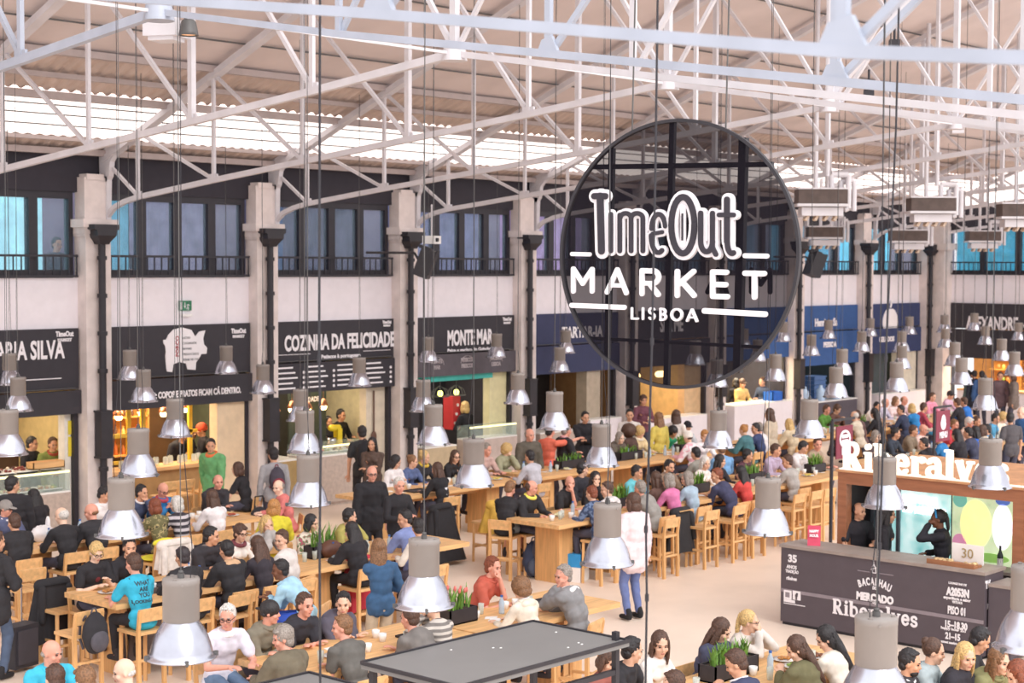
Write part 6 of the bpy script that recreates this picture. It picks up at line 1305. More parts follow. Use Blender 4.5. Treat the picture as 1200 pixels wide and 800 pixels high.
# --- row B centre -------------------------------------------------------------
R_(464, 'BS', 'phone', 'f', 30, 'l', 'bob', 'k', 'T', 'ece8ea', 'dark haired woman in white t-shirt at the long table end')
R_(484, 'BS', 'table', 'f', 35, 'l', 'bun', 'n', 'T', '5a6a94', 'short haired woman in blue cardigan at the long table')
R_(498, 'BS', 'table', 'f', 30, 'l', 'bun', 'y', 'C', '45434a', 'fair haired woman in black and yellow beside the blue cardigan', dy=.15, extras='sd8b84c')
r, P = R_(512, 'BN', 'table', 'f', 10, 'l', 'long', 'b', 'T', '37353a', 'woman in black jersey numbered 71 seen from behind')
for o_ in list(r.children):
    if o_.name.startswith('hair'): pass
m2 = text_mesh('71', .17, .008, 0., .8, 'CENTER'); decal(kid(r, 'jumper'), P, m2, .98, False, LETTER, 'jersey_number', yoff=-.05)
R_(534, 'BS', 'cross', 'f', -15, 'l', 'long', 'b', 'T', '38363b', 'woman in glasses and black scoop neck top facing the camera', extras='g')
R_(571, 'BS', 'table', 'm', 10, 'r', 'short', 'g', 'T', 'c9a8a0', 'diner mostly hidden behind the lamp at the long table')
R_(595, 'BS', 'chin', 'f', 25, 'p', 'curly', 'y', 'C', 'a3a286', 'curly blonde woman in sage jacket drinking from a cup')
R_(621, 'BN', 'table', 'm', 0, 'm', 'short', 'k', 'T', 'c5c3cc', 'dark haired man in pale grey t-shirt seen from behind')
stand(621, 508, -110, 's_rest', 'm', 10, 'r', 'thin', 'g', 'C', '605a50', 'older man in dark brown jacket standing behind the table', zh=1.62)
r, P = stand(645, 505, 0, 's_point', 'm', 0, 'r', 'short', 'k', 't', 'e8745c', 'man in orange t-shirt pointing to the right', zh=1.60)
stand(664, 504, -20, 's_hold', 'm', 0, 'r', 'short', 'g', 'C', '38353b', 'man in black suit jacket over pink shirt beside the pointing man', extras='se8b0b4', zh=1.6)
stand(686, 489, -120, 's_fold', 'm', 0, 'm', 'short', 'k', 'C', '35333a', 'man in dark suit standing before the dark stall', extras='c', zh=1.6)
stand(424, 507, 60, 's_rest', 'm', 0, 'm', 'short', 'k', 't', '45464a', 'tall man with a black backpack at the marble counter', bcol='38363b', zh=1.64, scale=1.03)
stand(436, 520, -150, 's_fold', 'f', 0, 'm', 'long', 'k', 'S', '5e4c44', 'dark haired woman in brown blouse facing the backpack man', zh=1.52, scale=.95)
stand(436, 553, -110, 's_rest', 'm', -10, 'r', 'thin', 'g', 'C', '36343a', 'older man in glasses and black blazer standing', extras='gc', bcol='38363c', zh=1.62)
stand(468, 570, -100, 's_hold', 'm', -10, 'r', 'short', 'w', 'T', '37353b', 'white haired man in black jumper standing by the table block', bcol='38363c', zh=1.50, scale=.95)
stand(320, 531, 70, 's_rest', 'm', 0, 'm', 'short', 'k', 'T', 'a8a6aa', 'man in grey jumper with red rucksack straps seen from behind', zh=1.62)
stand(247, 522, -160, 's_walk', 'm', 30, 'm', 'short', 'k', 'C', '6fae74', 'man in green jacket over orange t-shirt walking by the bar', extras='se87848', zh=1.6)
# --- stall staff -------------------------------------------------------------
stand(62, 498, -100, 's_hold', 'm', 0, 'm', 'short', 'b', 'C', '77803f', 'man in green jacket and black apron behind the glass counter', extras='sa04838', Y=WY + .75)
stand(38, 510, -60, 's_rest', 'm', 0, 'm', 'short', 'k', 'C', '302d34', 'dark clothed worker in the shade left of the green jacket', Y=WY + 1.1)
stand(236, 500, 150, 's_fold', 'm', 0, 'm', 'beanie', 'k', 'T', '33303a', 'barman in orange red cap behind the pig bar', Y=WY + .95, hcol='d8583c')
stand(225, 497, -30, 's_hold', 'f', 0, 'm', 'short', 'k', 'T', '36323a', 'dark haired barmaid facing the barman', Y=WY + 1.3, scale=.95)
stand(214, 523, -100, 's_bend', 'm', 0, 't', 'short', 'k', 'T', '322f36', 'cook bending over the pig bar counter', Y=WY + .95)
stand(385, 497, -100, 's_hold', 'f', 0, 'm', 'bun', 'k', 'T', '2f2d33', 'left cook in black behind the kitchen counter', Y=WY + 1.3, scale=.93)
stand(400, 500, -80, 's_hold', 'm', 0, 'm', 'short', 'k', 'T', '2f2d33', 'right cook in black behind the kitchen counter', Y=WY + 1.3)
stand(544, 490, 90, 's_hold', 'f', 0, 'l', 'bob', 'y', 'T', '2f2d36', 'blonde worker in black with her back turned in the seafood stall', Y=WY + .8)
# --- middle distance ----------------------------------------------------------
seat_free(727, 512, -20, 'leanfar', 'f', 0, 'p', 'bob', 'g', 'C', '6b6058', 'grey blonde woman in brown coat leaning right over the planter')
seat_free(736, 503, 90, 'table', 'f', 0, 't', 'afro', 'b', 'C', '5a443e', 'person with big round brown hair behind the grey blonde woman', zh=1.42)
seat_free(750, 513, -150, 'table', 'f', 30, 'l', 'curly', 'y', 'C', 'e6cfa4', 'fair curly haired person in cream scarf among the middle diners', extras='sf0e4d0')
stand(738, 486, -140, 's_rest', 'm', 0, 'm', 'short', 'k', 'T', 'e4dcd8', 'dark haired man at the white counter under the sign', zh=1.6)
stand(754, 482, -120, 's_hold', 'f', 0, 'm', 'fringe', 'b', 'T', '7a4a58', 'person in wine coloured top under the round sign', Y=WY - .9)
stand(771, 490, 80, 's_rest', 'f', 0, 'l', 'long', 'n', 'T', 'dcc866', 'woman in yellow top standing with her back turned', bcol='44506a', zh=1.6)
stand(792, 488, 20, 's_hold', 'f', 30, 'l', 'long', 'b', 'T', 'f0e6e0', 'long haired woman in white top right of the yellow top', zh=1.58)
seat_free(789, 508, -20, 'leanfar', 'm', 0, 't', 'curly', 'k', 'T', '2f9a6c', 'black haired person in green t-shirt leaning forward')
seat_free(806, 497, -110, 'table', 'm', -20, 'l', 'cap', 'k', 'C', 'c6c8cc', 'young man in dark cap and pale jacket facing the camera', hcol='34323a')
seat_free(806, 521, 90, 'table', 'f', 0, 'l', 'beanie', 'y', 'C', 'PINKP', 'person in white hat and pale pink printed jacket seen from behind', hcol='f4ece4')
seat_free(826, 510, -110, 'table', 'f', -20, 'l', 'fringe', 'o', 'T', 'f4eef0', 'fair woman in white near the lamp under the round sign')
seat_free(845, 525, 60, 'table', 'm', 0, 'l', 'short', 'n', 'T', '7fb0e0', 'person in sky blue top behind the lamp', zh=1.38)
seat_free(871, 503, 95, 'table', 'f', 0, 'l', 'bun', 'o', 'C', '4c7a82', 'woman with blonde bun in teal coat seen from behind')
seat_free(885, 500, 100, 'table', 'm', 50, 'm', 'short', 'k', 'T', '3e4a72', 'dark haired man in navy jumper beside the teal coat')
seat_free(889, 488, 80, 'table', 'm', 20, 'r', 'short', 'g', 'T', 'e8e2e4', 'grey haired man in white behind the navy jumper', zh=1.42)
stand(901, 488, 100, 's_rest', 'f', 0, 'l', 'long', 'b', 'C', 'cdbda8', 'long haired woman in beige coat standing by the white block', zh=1.55)
seat_free(924, 494, 170, 'table', 'f', 0, 'l', 'long', 'y', 'C', 'd8c6a8', 'blonde woman in sand coloured coat facing left')
for (px, py, ya, fc, ps, sx_, hs, hc, tc_, lb) in ((870, 465, 1.0, -100, 's_hold', 'm', 'cap', 'b', 'e0c080', 'cook in tan cap in the yellow stall'), (893, 466, .9, 170, 's_hold', 'm', 'short', 'b', '3a4660', 'worker in dark blue in the yellow stall'), (862, 474, 1.2, 60, 's_rest', 'f', 'bob', 'k', '34343e', 'worker in black at the left of the yellow stall')):
    stand(px, py, fc, ps, sx_, 0, 'm', hs, hc, 'T', tc_, lb, Y=WY + ya - .4)
FAR = [(969, 483, -100, 'table', 'm', 0, 'r', 'short', 'b', 'T', '5f9440', 'man in green jumper left of the red banner'), (981, 487, -60, 'eat', 'f', 0, 'l', 'fringe', 'b', 'T', '6a4a40', 'brown haired diner beside the man in green'),
 (1004, 478, 20, 'table', 'm', 0, 'm', 'short', 'b', 'T', '6a4f4c', 'brown haired man turned right near the pale pilaster'), (1001, 497, 90, 'table', 'm', 0, 'l', 'thin', 'w', 'T', 'd9ccb8', 'person in cream jumper seen from behind above the banner'),
 (1028, 478, -60, 'leanfar', 'm', 0, 'm', 'short', 'k', 'S', 'f4eeee', 'dark haired man in white shirt leaning over the far table'), (1024, 491, 100, 'table', 'f', 0, 'l', 'verylong', 'k', 'T', '36343b', 'black haired woman in black at the far table'),
 (1038, 470, -100, 'table', 'm', 0, 'r', 'thin', 'g', 'T', 'c9c4d8', 'man in pale lilac before the grey panel'), (1050, 473, -90, 'table', 'f', 0, 'l', 'bob', 'n', 'T', 'f0dada', 'woman in pale pink before the grey panel'),
 (1055, 484, 110, 'table', 'm', 40, 'm', 'short', 'k', 'T', '38405a', 'dark haired man in dark navy at the far table'), (1068, 483, 80, 'table', 'f', -20, 'l', 'bob', 'y', 'T', '2f84c4', 'blonde woman in bright blue top'),
 (1083, 477, -40, 'table', 'm', 0, 'm', 'short', 'b', 'T', 'b84858', 'man in red jumper near the corner pilaster'), (1093, 470, -80, 'table', 'm', 0, 'l', 'short', 'b', 'T', 'ee9ab4', 'man in pink jumper near the corner pilaster'),
 (1027, 510, -90, 'table', 'f', 0, 'p', 'bob', 'g', 'T', '56474c', 'grey haired woman in dark cardigan above the kiosk letters'), (1050, 510, -80, 'table', 'm', 20, 'm', 'short', 'k', 'T', '3a4250', 'black haired man in black jacket above the kiosk letters'),
 (1071, 502, -60, 'table', 'm', 10, 'm', 'short', 'b', 'C', '8a7a68', 'brown haired man in tweed jacket above the kiosk letters'), (1082, 501, -50, 'table', 'm', 0, 'r', 'bald', 'g', 'T', 'e8c8c0', 'balding man beside the tweed jacket'),
 (1082, 517, 120, 'leanfar', 'm', 40, 'm', 'short', 'k', 'C', '37343c', 'man in black coat with his back turned above the kiosk letters'), (1100, 512, 90, 'table', 'm', 0, 'm', 'short', 'k', 'T', '2f7cb8', 'person in blue left of the black coated woman', ),
 (1119, 495, -60, 'table', 'm', 0, 'r', 'short', 'n', 'T', 'c8404c', 'man in red jersey by the right banner'), (1120, 515, 95, 'table', 'f', 0, 'l', 'verylong', 'k', 'C', '38343c', 'black haired woman in black coat above the kiosk letters'),
 (1134, 508, 100, 'table', 'm', 0, 'm', 'short', 'k', 'C', '3f4258', 'dark haired person in slate coat behind the kiosk letters'), (1142, 512, 80, 'table', 'f', 0, 'l', 'long', 'k', 'T', '3066c4', 'dark haired person in royal blue top'),
 (1114, 465, -100, 'table', 'm', 0, 'm', 'cap', 'k', 'T', 'd8b4c8', 'person in dark cap and lilac top near the end wall'), (1121, 477, 60, 'table', 'm', 0, 'm', 'short', 'b', 'T', '3a3840', 'dark coated diner near the end wall'), (1129, 472, 80, 'table', 'm', 0, 'm', 'short', 'b', 'T', '2f74c8', 'diner in blue near the end wall'),
 (1145, 487, -100, 'table', 'm', 0, 'm', 'short', 'b', 'T', '4a4860', 'diner in dark violet top at the far right table'), (1150, 497, 100, 'table', 'f', 30, 'l', 'bob', 'b', 'T', 'e0d0bc', 'dark haired diner in beige at the far right table'),
 (1156, 502, 90, 'table', 'm', 30, 'm', 'short', 'k', 'S', '7cb4e0', 'dark haired man in sky blue shirt at the far right'), (1167, 489, -100, 'table', 'm', 0, 'm', 'short', 'k', 'T', '58a0c8', 'dark haired man facing the camera at the far right'), (1176, 494, -80, 'table', 'f', 0, 'p', 'curly', 'y', 'T', 'eadccc', 'fair haired diner at the far right table'),
 (1104, 486, 100, 'table', 'f', 0, 'l', 'bob', 'k', 'T', '46a0d0', 'diner in turquoise beside the right banner'), (1060, 465, -100, 'table', 'm', 0, 'r', 'thin', 'n', 'T', 'dcc0c8', 'pink faced diner before the ivory panel'), (1136, 500, -90, 'table', 'm', 0, 'r', 'fringe', 'w', 'T', 'e4c8b8', 'white haired diner behind the right banner')]
for (px, py, fc, ps, sx_, hy, sk, hs, hc, tp, tc_, lb) in FAR: seat_free(px, py, fc, ps, sx_, hy, sk, hs, hc, tp, tc_, lb, ch=False)
stand(1184, 490, 60, 's_rest', 'm', -40, 'm', 'short', 'k', 't', '5a565a', 'man in charcoal t-shirt standing at the far right', zh=1.6)
stand(1197, 483, 150, 's_rest', 'm', 0, 'p', 'bald', 'w', 'T', '3a68a0', 'bald man in blue standing at the right edge', zh=1.6)
for (px, py, fc, tc_, hs, hc, lb) in ((1141, 456, 60, '2f3444', 'bun', 'k', 'dark haired customer before the amber stall'), (1133, 460, 100, '4a5a58', 'bob', 'k', 'customer in grey green before the amber stall'), (1172, 455, -150, '6f5a60', 'short', 'b', 'person in brown standing under the end wall sign'), (1186, 458, 120, '7a6e68', 'bob', 'b', 'customer in taupe coat at the end wall stall'), (1150, 470, 40, '3b5c8c', 'short', 'k', 'man in dark blue near the end wall counter')):
    stand(px, py, fc, 's_rest', 'f' if hs != 'short' else 'm', 0, 'm', hs, hc, 'C', tc_, lb, X=XE - 1.6)
# kiosk staff
stand(1007, 610, -120, 's_hold', 'm', 20, 'm', 'thin', 'K', 't', '38343c', 'bald barman in black t-shirt behind the kiosk counter', X=KX + .85, scale=.94)
stand(1041, 610, -60, 's_rest', 'f', 0, 'm', 'long', 'k', 'T', '37333a', 'dark haired barwoman in black seen from behind in the kiosk', X=KX + .85, scale=.94)
r, P = stand(1099, 612, 120, 's_face', 'f', 0, 'd', 'tail', 'k', 'T', '33323c', 'barwoman with bright blue headband behind the kiosk counter', X=KX + .87, scale=.95)
mb = MB(); pts = [(.02 + .0 * math.cos(t), .094 * math.cos(t), .03 + .108 * math.sin(t)) for t in [i * math.pi / 10 for i in range(11)]]; mb.tube(pts, .012, 8); o = mb.build('headband', mat('blue_band', '3a9ad8', .5), r); o.location = P['hd']; o.rotation_mode = 'QUATERNION'; o.rotation_quaternion = P['hr'].to_quaternion()
# silhouettes behind the upper windows
for px, py, Y, lb in ((67, 287, WY + .75, 'person in dark clothes behind the upper window at far left'), (143, 287, WY + .8, 'dark haired person behind the upper window right of the first pilaster')):
    p = PYp(px, py, Y); person(p.x, p.y, -90, 's_hold', 'm', 0, 'm', 'short', 'k', 'T', '4a4a58', '4a4a55', lb, 1., z=3.525)

# ================================================================== EMPTY CHAIRS, BAGS, COATS, PLANTS, TABLEWARE
for i, (px, py, ang, lb) in enumerate([(185, 625, 90, 'bar chair holding the yellow cushion below the camouflage top'), (775, 625, 90, 'empty looking bar chair right of the woman in pale pink coat'), (822, 640, 90, 'bar chair below the light blue cardigan, back to camera'), (855, 630, 90, 'bar chair below the broad navy man'), (878, 640, 90, 'low backed bar chair behind the red top'),
                            (925, 615, 90, 'bar chair below the pale grey jumper'), (945, 612, 90, 'bar chair right of the pale grey jumper, beside the kiosk'), (960, 605, 90, 'bar chair nearest the black banner post'),
                            (210, 600, 90, 'left bar chair at the pig bar')]):
    p = G(px, py, .75)
    if i in (0, 8): continue
    Y = ROW['A'][0] - .98; rr = ray(px, 600); chair(rr.x / rr.y * Y, Y, ang, lb)
for i, px in enumerate((193, 210, 236)):
    rr = ray(px, 560); Y = WY - .42; chair(rr.x / rr.y * Y, Y, 90, ['left', 'middle', 'right'][i] + ' bar chair pulled up to the pig bar counter')
p = G(92, 730, .75); chair(p.x, p.y, 90, 'bar chair carrying the black rucksack at lower left'); RUCK = p
p = G(72, 712, .66); chair(p.x, p.y, -90, 'bar chair draped in black left of the block leg'); DR = p
p = G(28, 675, .8); chair(p.x, p.y, 90, 'bar chair with its back to the camera at the left edge')
p = G(182, 645, .8); chair(p.x, p.y, 95, 'bar chair with a yellow cushion on its backrest'); YC = p
p = G(268, 705, .8); chair(p.x, p.y, 95, 'bar chair behind the grey haired man in white shirt')
p = G(572, 600, .8); YJ = p; chair(p.x, p.y, 90, 'bar chair draped with the yellow jacket')
p = G(345, 688, .8); chair(p.x, p.y, 90, 'bar chair below the pale grey jumper at left')
mb = MB(); mb.ell((0, 0, 0), (.2, .2, .035), None, 20, 10); tag(mb.build('cushion', mat('yellow_cushion', 'e8dc40', .8), None, (YC.x, YC.y + .02, .70)), 'flat yellow cushion on the bar chair below the camouflage top', 'cushion')
mb = MB(); mb.ell((0, 0, 0), (.19, .045, .06), None, 20, 10); tag(mb.build('folded_cloth', mat('yellow_cushion', 'e8dc40', .8), None, (YC.x, YC.y - .21, .945)), 'yellow cloth folded over the top of a bar chair back', 'cloth')

def draped(name, x, y, rz, w, ztop, zbot, col, label, d=.09, flare=.1, cat='coat'):
    mb = MB(); nu, nv = 40, 14; vs = []
    for j in range(nv + 1):
        t = j / nv; z = ztop - (ztop - zbot) * t
        for i in range(nu):
            a = 2 * math.pi * i / nu; fold = 1 + (.14 * t + .03) * math.sin(a * 7 + x * 3) + .05 * t * math.sin(a * 13); cw = abs(math.cos(a)) ** .5 * (1 if math.cos(a) > 0 else -1); cd = abs(math.sin(a)) ** .7 * (1 if math.sin(a) > 0 else -1)
            vs.append((cw * (w / 2 + flare * t) * fold, cd * (d + flare * .8 * t) * fold, z + .02 * math.sin(a * 3) * t))
    fs = [(j * nu + i, j * nu + (i + 1) % nu, (j + 1) * nu + (i + 1) % nu, (j + 1) * nu + i) for j in range(nv) for i in range(nu)] + [tuple(range(nu))]
    mb.add(vs, fs, True); mb.caps((-w / 2 + .05, 0, ztop - .01), (w / 2 - .05, 0, ztop - .01), d * .9, d * .9, 14, 4)
    for s in (-1, 1): mb.caps((s * w * .42, -d * .8, ztop - .05), (s * (w * .5), -d - .03, ztop - .42), .05, .04)   # sleeves hanging
    o = mb.build(name, cloth(col), None, (x, y, 0)); o.rotation_euler.z = rz; return tag(o, label, cat)
p = G(172, 740, .5); draped('draped_coat', p.x, p.y, 0, .42, .93, .2, '5d504c', 'dark brown coat hanging over a chair behind the man in cyan')
draped('draped_coat', DR.x, DR.y + .2, 0, .42, .93, .25, '3a383d', 'black coat hanging over a chair left of the block leg table')
p = G(516, 625, .5); draped('draped_coat', p.x, p.y, .1, .46, .92, .06, '353338', 'long black coat hanging below the woman in jersey 71', flare=.2)
draped('draped_coat', YJ.x, YJ.y - .18, .1, .42, .96, .52, 'd2a748', 'mustard yellow jacket hanging over a chair back')
p = G(797, 632, .45); draped('draped_coat', p.x, p.y, 0, .42, .9, .25, '3a383c', 'black coat hanging below the woman in pink top', flare=.06)
p = G(443, 690, .6); draped('draped_coat', p.x, p.y + .35, 0, .4, .92, .3, 'c43a48', 'red coat hanging on the chair behind the woman in denim')
p = G(213, 650, .8); draped('draped_coat', p.x - .05, p.y + .1, 0, .5, .95, .6, 'ece2da', 'white padded coat on the chair of the man in black coat', flare=.02)
p = G(372, 668, .75); draped('draped_coat', p.x, p.y, .4, .4, .98, .35, '6f655c', 'grey brown jackets piled on a chair right of the pale jumper')
def backpack(loc, rz, col, col2, label, s=1., straps=True):
    r = empty('backpack', loc, rz, label=label, cat='backpack'); r.scale = (s,) * 3
    mb = MB(); mb.ell((0, 0, .24), (.11, .16, .25), None, 22, 16, lambda p, d: Vector((p.x * (1.15 - .3 * max(0, d.z)), p.y, p.z)) * (1 + .02 * math.sin(d.z * 21))); mb.build('bag_body', cloth(col), r)
    mb = MB(); mb.ell((-.1, 0, .16), (.05, .12, .13), None, 18, 12); mb.build('front_pocket', cloth(col2), r)
    mb = MB()
    for s_ in (-1, 1): mb.tube([(.08, s_ * .07, .44), (.17, s_ * .09, .34), (.17, s_ * .1, .18), (.08, s_ * .11, .06)], .016, 8)
    mb.tube([(.02, -.04, .47), (.02, -.02, .53), (.02, .02, .53), (.02, .04, .47)], .01, 6); mb.build('strap', cloth(col2), r)
    return r
backpack((RUCK.x - .0, RUCK.y - .33, .46), math.pi / 2, '3a383e', '55525a', 'black rucksack with white zip marks hanging on a chair at lower left', .95)
for px, py, X_, lb, c1, c2, zz in ((418, 520, None, 'black backpack worn by the tall man at the counter', '343238', '45424a', 1.0),):
    p = G(424, 507, 1.64); backpack((p.x - .12, p.y - .22, 1.02), math.radians(60), c1, c2, lb)
p = G(320, 531, 1.62); backpack((p.x - .08, p.y - .2, 1.0), math.radians(70), '4a4450', '8a3040', 'small dark rucksack with red straps worn at the column', .85)
p = G(626, 676, 0); backpack((p.x, p.y, 0), math.radians(60), '3c4660', '50586c', 'navy backpack on the floor against the block leg', 1.15)
p = G(644, 672, 0); backpack((p.x, p.y + .1, 0), math.radians(100), 'a8343e', '44424a', 'red and black backpack behind the navy one', 1.2)
p = G(258, 700, 0); backpack((p.x, p.y, .1), math.radians(40), '5a554e', '3a383c', 'olive and black bag heaped behind the grey haired man', 1.3)
r = empty('suitcase', (G(24, 785, 0).x, G(24, 785, 0).y, 0), .2, label='small black suitcase with raised handle at the left', cat='suitcase')
mb = MB(); mb.box((0, 0, .3), (.36, .22, .5)); mb.build('shell', mat('suitcase_black', '38363c', .5), r); mb = MB(); mb.box((0, -.12, .3), (.3, .03, .4)); mb.build('front_pocket', mat('suitcase_black2', '423f46', .6), r)
mb = MB(); mb.cyl((-.09, .07, .55), (-.09, .07, .98), .009); mb.cyl((.09, .07, .55), (.09, .07, .98), .009); mb.cyl((-.1, .07, .98), (.1, .07, .98), .014); mb.build('pull_handle', ALU, r)
for s_ in (-1, 1): mb = MB(); mb.cyl((s_ * .15, .08, .03), (s_ * .13, .08, .03), .03); mb.build('wheel', RUBBER, r)
p = G(678, 680, 0); r = empty('cooler_bag', (p.x, p.y, 0), .3, label='bright blue and white bag on the floor under the table', cat='bag'); mb = MB(); mb.box((0, 0, .12), (.34, .2, .24)); mb.build('bag_body', PLATE, r); mb = MB(); mb.box((0, 0, .33), (.35, .21, .2)); mb.build('bag_top', mat('bag_blue', '2f96d8', .5), r); mb = MB(); mb.tube([(-.08, 0, .43), (-.05, 0, .55), (.05, 0, .55), (.08, 0, .43)], .012, 6); mb.build('handle', PLATE, r)
p = G(300, 592, .75); mb = MB(); mb.ell((0, 0, .12), (.17, .07, .13), None, 20, 12); mb.tube([(-.1, 0, .2), (-.08, 0, .42), (.08, 0, .42), (.1, 0, .2)], .012, 6)
tag(mb.build('handbag', cloth('3a383d'), None, (G(278, 549, 1.4).x + .12, G(278, 549, 1.4).y - .42, .55)), 'black handbag hanging on the chair of the sleeveless woman', 'bag')
p = G(601, 690, .95); rr = near(440, 'A', -.2); mb = MB(); mb.ell((0, 0, .1), (.17, .12, .12), None, 20, 12, lambda p, d: p * (1 + .05 * math.sin(9 * d.x + 7 * d.y))); pp = near(387, 'A', 0)
tag(mb.build('handbag', mat('brown_leather', '6a4538', .5), None, (pp[0], pp[1], .952)), 'brown leather bag on the table beside the green plant', 'bag')
pp = near(449, 'G', 0); 
# white plastic bag
mb = MB(); mb.ell((0, 0, .1), (.17, .13, .12), None, 24, 14, lambda p, d: p * (1 + .12 * math.sin(7 * d.x + 5 * d.z) * math.sin(9 * d.y))); mb.ell((.08, 0, .22), (.03, .05, .12), None, 12, 10); pp = near(48, 'B', 0)
tag(mb.build('plastic_bag', mat('white_plastic', 'f0ecee', .4), None, (pp[0], pp[1], .95)), 'crumpled white plastic bag on the left table', 'bag')

def planter(x, y, z, label, w=.5, tulip=False, n=44, h=.24, rz=0.):
    r = empty('planter', (x, y, z), rz, label=label, cat='plant')
    mb = MB(); mb.b2((-w / 2, -.1, 0), (w / 2, -.085, .16)); mb.b2((-w / 2, .085, 0), (w / 2, .1, .16)); mb.b2((-w / 2, -.1, 0), (-w / 2 + .015, .1, .16)); mb.b2((w / 2 - .015, -.1, 0), (w / 2, .1, .16)); mb.b2((-w / 2, -.1, 0), (w / 2, .1, .015)); mb.build('box', BLACK, r)
    mb = MB(); mb.b2((-w / 2 + .015, -.085, .1), (w / 2 - .015, .085, .14)); mb.build('soil', SOIL, r)
    mb = MB()
    for i in range(n):
        bx, by = random.uniform(-w / 2 + .05, w / 2 - .05), random.uniform(-.05, .05); a = random.uniform(0, 6.28); L = random.uniform(.6, 1.1) * h; out = random.uniform(.1, .6) * L; ww = .013
        d = Vector((math.cos(a), math.sin(a), 0)); s = Vector((-d.y, d.x, 0)) * ww; b0 = Vector((bx, by, .13)); m1 = b0 + d * out * .35 + Vector((0, 0, L * .6)); e = b0 + d * out + Vector((0, 0, L))
        mb.add([b0 - s * .5, b0 + s * .5, m1 + s, m1 - s, e], [(0, 1, 2, 3), (3, 2, 4)])
    mb.build('leaves', LEAF, r)
    if tulip:
        mb = MB()
        for i in range(7): mb.ell((random.uniform(-w / 2 + .05, w / 2 - .05), random.uniform(-.06, .06), .13 + h * random.uniform(.7, 1.05)), (.016, .016, .03), None, 8, 6)
        mb.build('flowers', mat('pink_flower', 'e07870', .5), r)
for px, row, off, lb, kw in ((537, 'G', .1, 'black planter with orange pink flowers on the planter table', dict(tulip=True, h=.26, w=.42)), (378, 'A', .1, 'black planter with long green leaves left of the mustard jumper', dict(h=.3)), (668, 'B', .0, 'black planter with green plant by the pointing man', dict(w=.7, h=.16)), (737, 'B', .05, 'black planter under the grey blonde woman', dict(w=.7, h=.16)),
                             (726, 'A', .0, 'bushy green plant between white hooded top and grey jumper', dict(h=.24, n=60)), (818, 'A', .1, 'green plant between light blue cardigan and navy jumper', dict(h=.22)), (884, 'A', .2, 'small green plant behind the red top', dict(h=.2)), (957, 'A', .1, 'green planter at the table end left of the kiosk', dict(h=.22, n=60, w=.45)), (803, 'B', .1, 'green plant near the green t-shirt', dict(h=.22)),
                             (858, 'H', .25, 'leafy green planter at the table below the navy padded jacket', dict(h=.2, n=90, w=.7)), (1010, 'B', -.1, 'green plant above the left banner', dict(h=.2))):
    x, y = near(px, row, off); planter(x, y, .95, lb, **kw)
p = PYp(283, 505, WY + .5)
planter(p.x - .35, WY + .35, 1.09, 'bushy pale green plant at the right of the pig bar', w=.4, h=.55, n=120)
# tableware: every table gets plates, glasses, trays, bottles
def ware_protos():
    d = {}
    mb = MB(); mb.lathe([(0, .0), (.06, 0), (.075, .006), (.115, .016), (.118, .02), (.07, .01), (0, .008)], n=24); d['plate'] = mb.mesh('plate')
    mb = MB(); mb.lathe([(0, 0), (.028, 0), (.034, .12), (.031, .12), (.026, .006), (0, .006)], n=14); d['glass'] = mb.mesh('glass')
    mb = MB(); mb.b2((-.2, -.14, 0), (.2, .14, .008)); mb.b2((-.2, -.14, .008), (.2, -.13, .022)); mb.b2((-.2, .13, .008), (.2, .14, .022)); mb.b2((-.2, -.14, .008), (-.19, .14, .022)); mb.b2((.19, -.14, .008), (.2, .14, .022)); d['tray'] = mb.mesh('tray')
    mb = MB(); mb.lathe([(0, 0), (.03, 0), (.032, .02), (.03, .08), (.032, .13), (.014, .17), (.014, .19), (0, .19)], n=14); d['bottle'] = mb.mesh('bottle')
    mb = MB(); mb.cyl((0, 0, .185), (0, 0, .205), .016, n=12); d['lid'] = mb.mesh('lid')
    mb = MB(); mb.prism([(-.07, -.06), (.06, -.07), (.08, .05), (-.05, .07)], lambda u, v, w: (u, v, w + .008 * math.sin(u * 40)), .006); d['napkin'] = mb.mesh('napkin')
    mb = MB(); mb.lathe([(0, 0), (.03, 0), (.04, .05), (.042, .085), (.038, .085), (.03, .01), (0, .01)], n=14); d['cup'] = mb.mesh('cup')
    mb = MB(); [mb.ell((random.uniform(-.05, .05), random.uniform(-.05, .05), .022 + random.uniform(0, .012)), (.026, .022, .014), None, 8, 6) for i in range(9)]; d['food'] = mb.mesh('food')
    for m_ in d.values(): m_.materials.append(PLATE)
    return d
WP = ware_protos(); CG = glassm('clear_glass', 'e6efe8', .45); BG = glassm('clear_bottle', 'c4dcf0', .6)
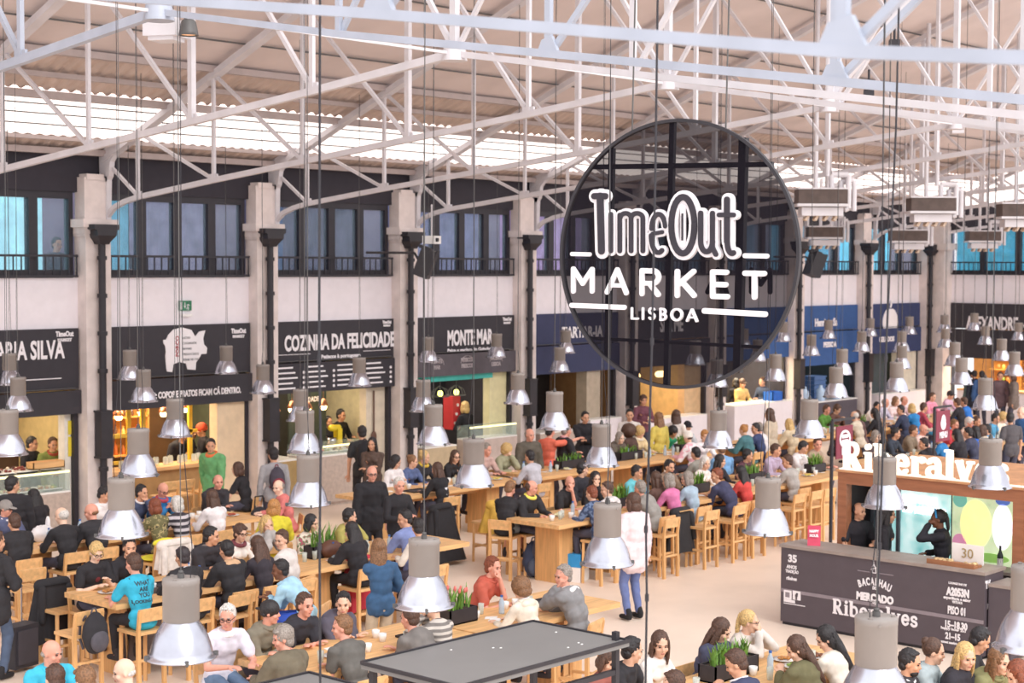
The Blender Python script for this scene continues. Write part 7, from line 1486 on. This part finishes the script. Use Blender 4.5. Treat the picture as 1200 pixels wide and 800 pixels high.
def ware(kind, x, y, z, group, where, rz=None, m=None):
    nm = {'plate': 'dinner_plate', 'glass': 'drinking_glass', 'tray': 'serving_tray', 'bottle': 'water_bottle', 'napkin': 'paper_napkin', 'cup': 'paper_cup'}[kind]
    lb = {'plate': 'white plate of food', 'glass': 'clear drinking glass', 'tray': 'dark serving tray', 'bottle': 'small clear water bottle', 'napkin': 'crumpled white napkin', 'cup': 'white paper cup'}[kind]
    o = link(nm, WP[kind], None, (x, y, z)); o.rotation_euler.z = random.uniform(0, 6) if rz is None else rz; om(o, m or {'glass': CG, 'bottle': BG, 'tray': BLACK, 'napkin': PAPER}.get(kind, PLATE)); tag(o, lb + ' on the ' + where, kind if kind != 'glass' else 'glass', kind + 's on the ' + where)
    if kind == 'plate': f = link('food', WP['food'], o, (0, 0, 0)); c = random.choice(FOODC); om(f, mat('food_' + c, c, .6, 0, .3, 20.)); tag(f, kind='stuff')
    if kind == 'bottle': f = link('bottle_cap', WP['lid'], o, (0, 0, 0)); om(f, mat('cap_blue', '3a6ab8', .5))
TW = ['table right of the black canopy', 'table end before the kiosk', 'table of the man in white shirt', 'table with the tulip planter', 'table of the man in blue', 'table between the hooded jackets', 'table of the woman in long black dress', 'block leg table beside the backpacks', 'table of the woman in pink', 'table behind the woman in red', 'table left of the kiosk',
      'long table over the kiosk letters', 'far table at the right edge', 'table with the white plastic bag', 'table of the man with folded arms', 'long table beside jersey 71', 'table with two black planters', 'table of the white hatted diners', 'table of the blonde in teal', 'crowded table behind the left banner', 'crowded table behind the right banner']
for (x0, x1, rw, lb), where in zip(TABS, TW):
    yc = ROW[rw][0]; n = int((x1 - x0) / .5); taken = []
    for i in range(int(n * 3)):
        for _ in range(12):
            x, y = random.uniform(x0 + .2, x1 - .2), yc + random.uniform(-.2, .2); k_ = random.choice(['plate', 'glass', 'glass', 'napkin', 'bottle', 'cup', 'tray', 'plate'])
            rad = {'tray': .25, 'plate': .13}.get(k_, .06)
            if all((x - a) ** 2 + (y - b) ** 2 > (rad + c) ** 2 for a, b, c in taken): break
        else: continue
        taken.append((x, y, rad)); ware(k_, x, y, .951, None, where, rz=0 if k_ == 'tray' else None)
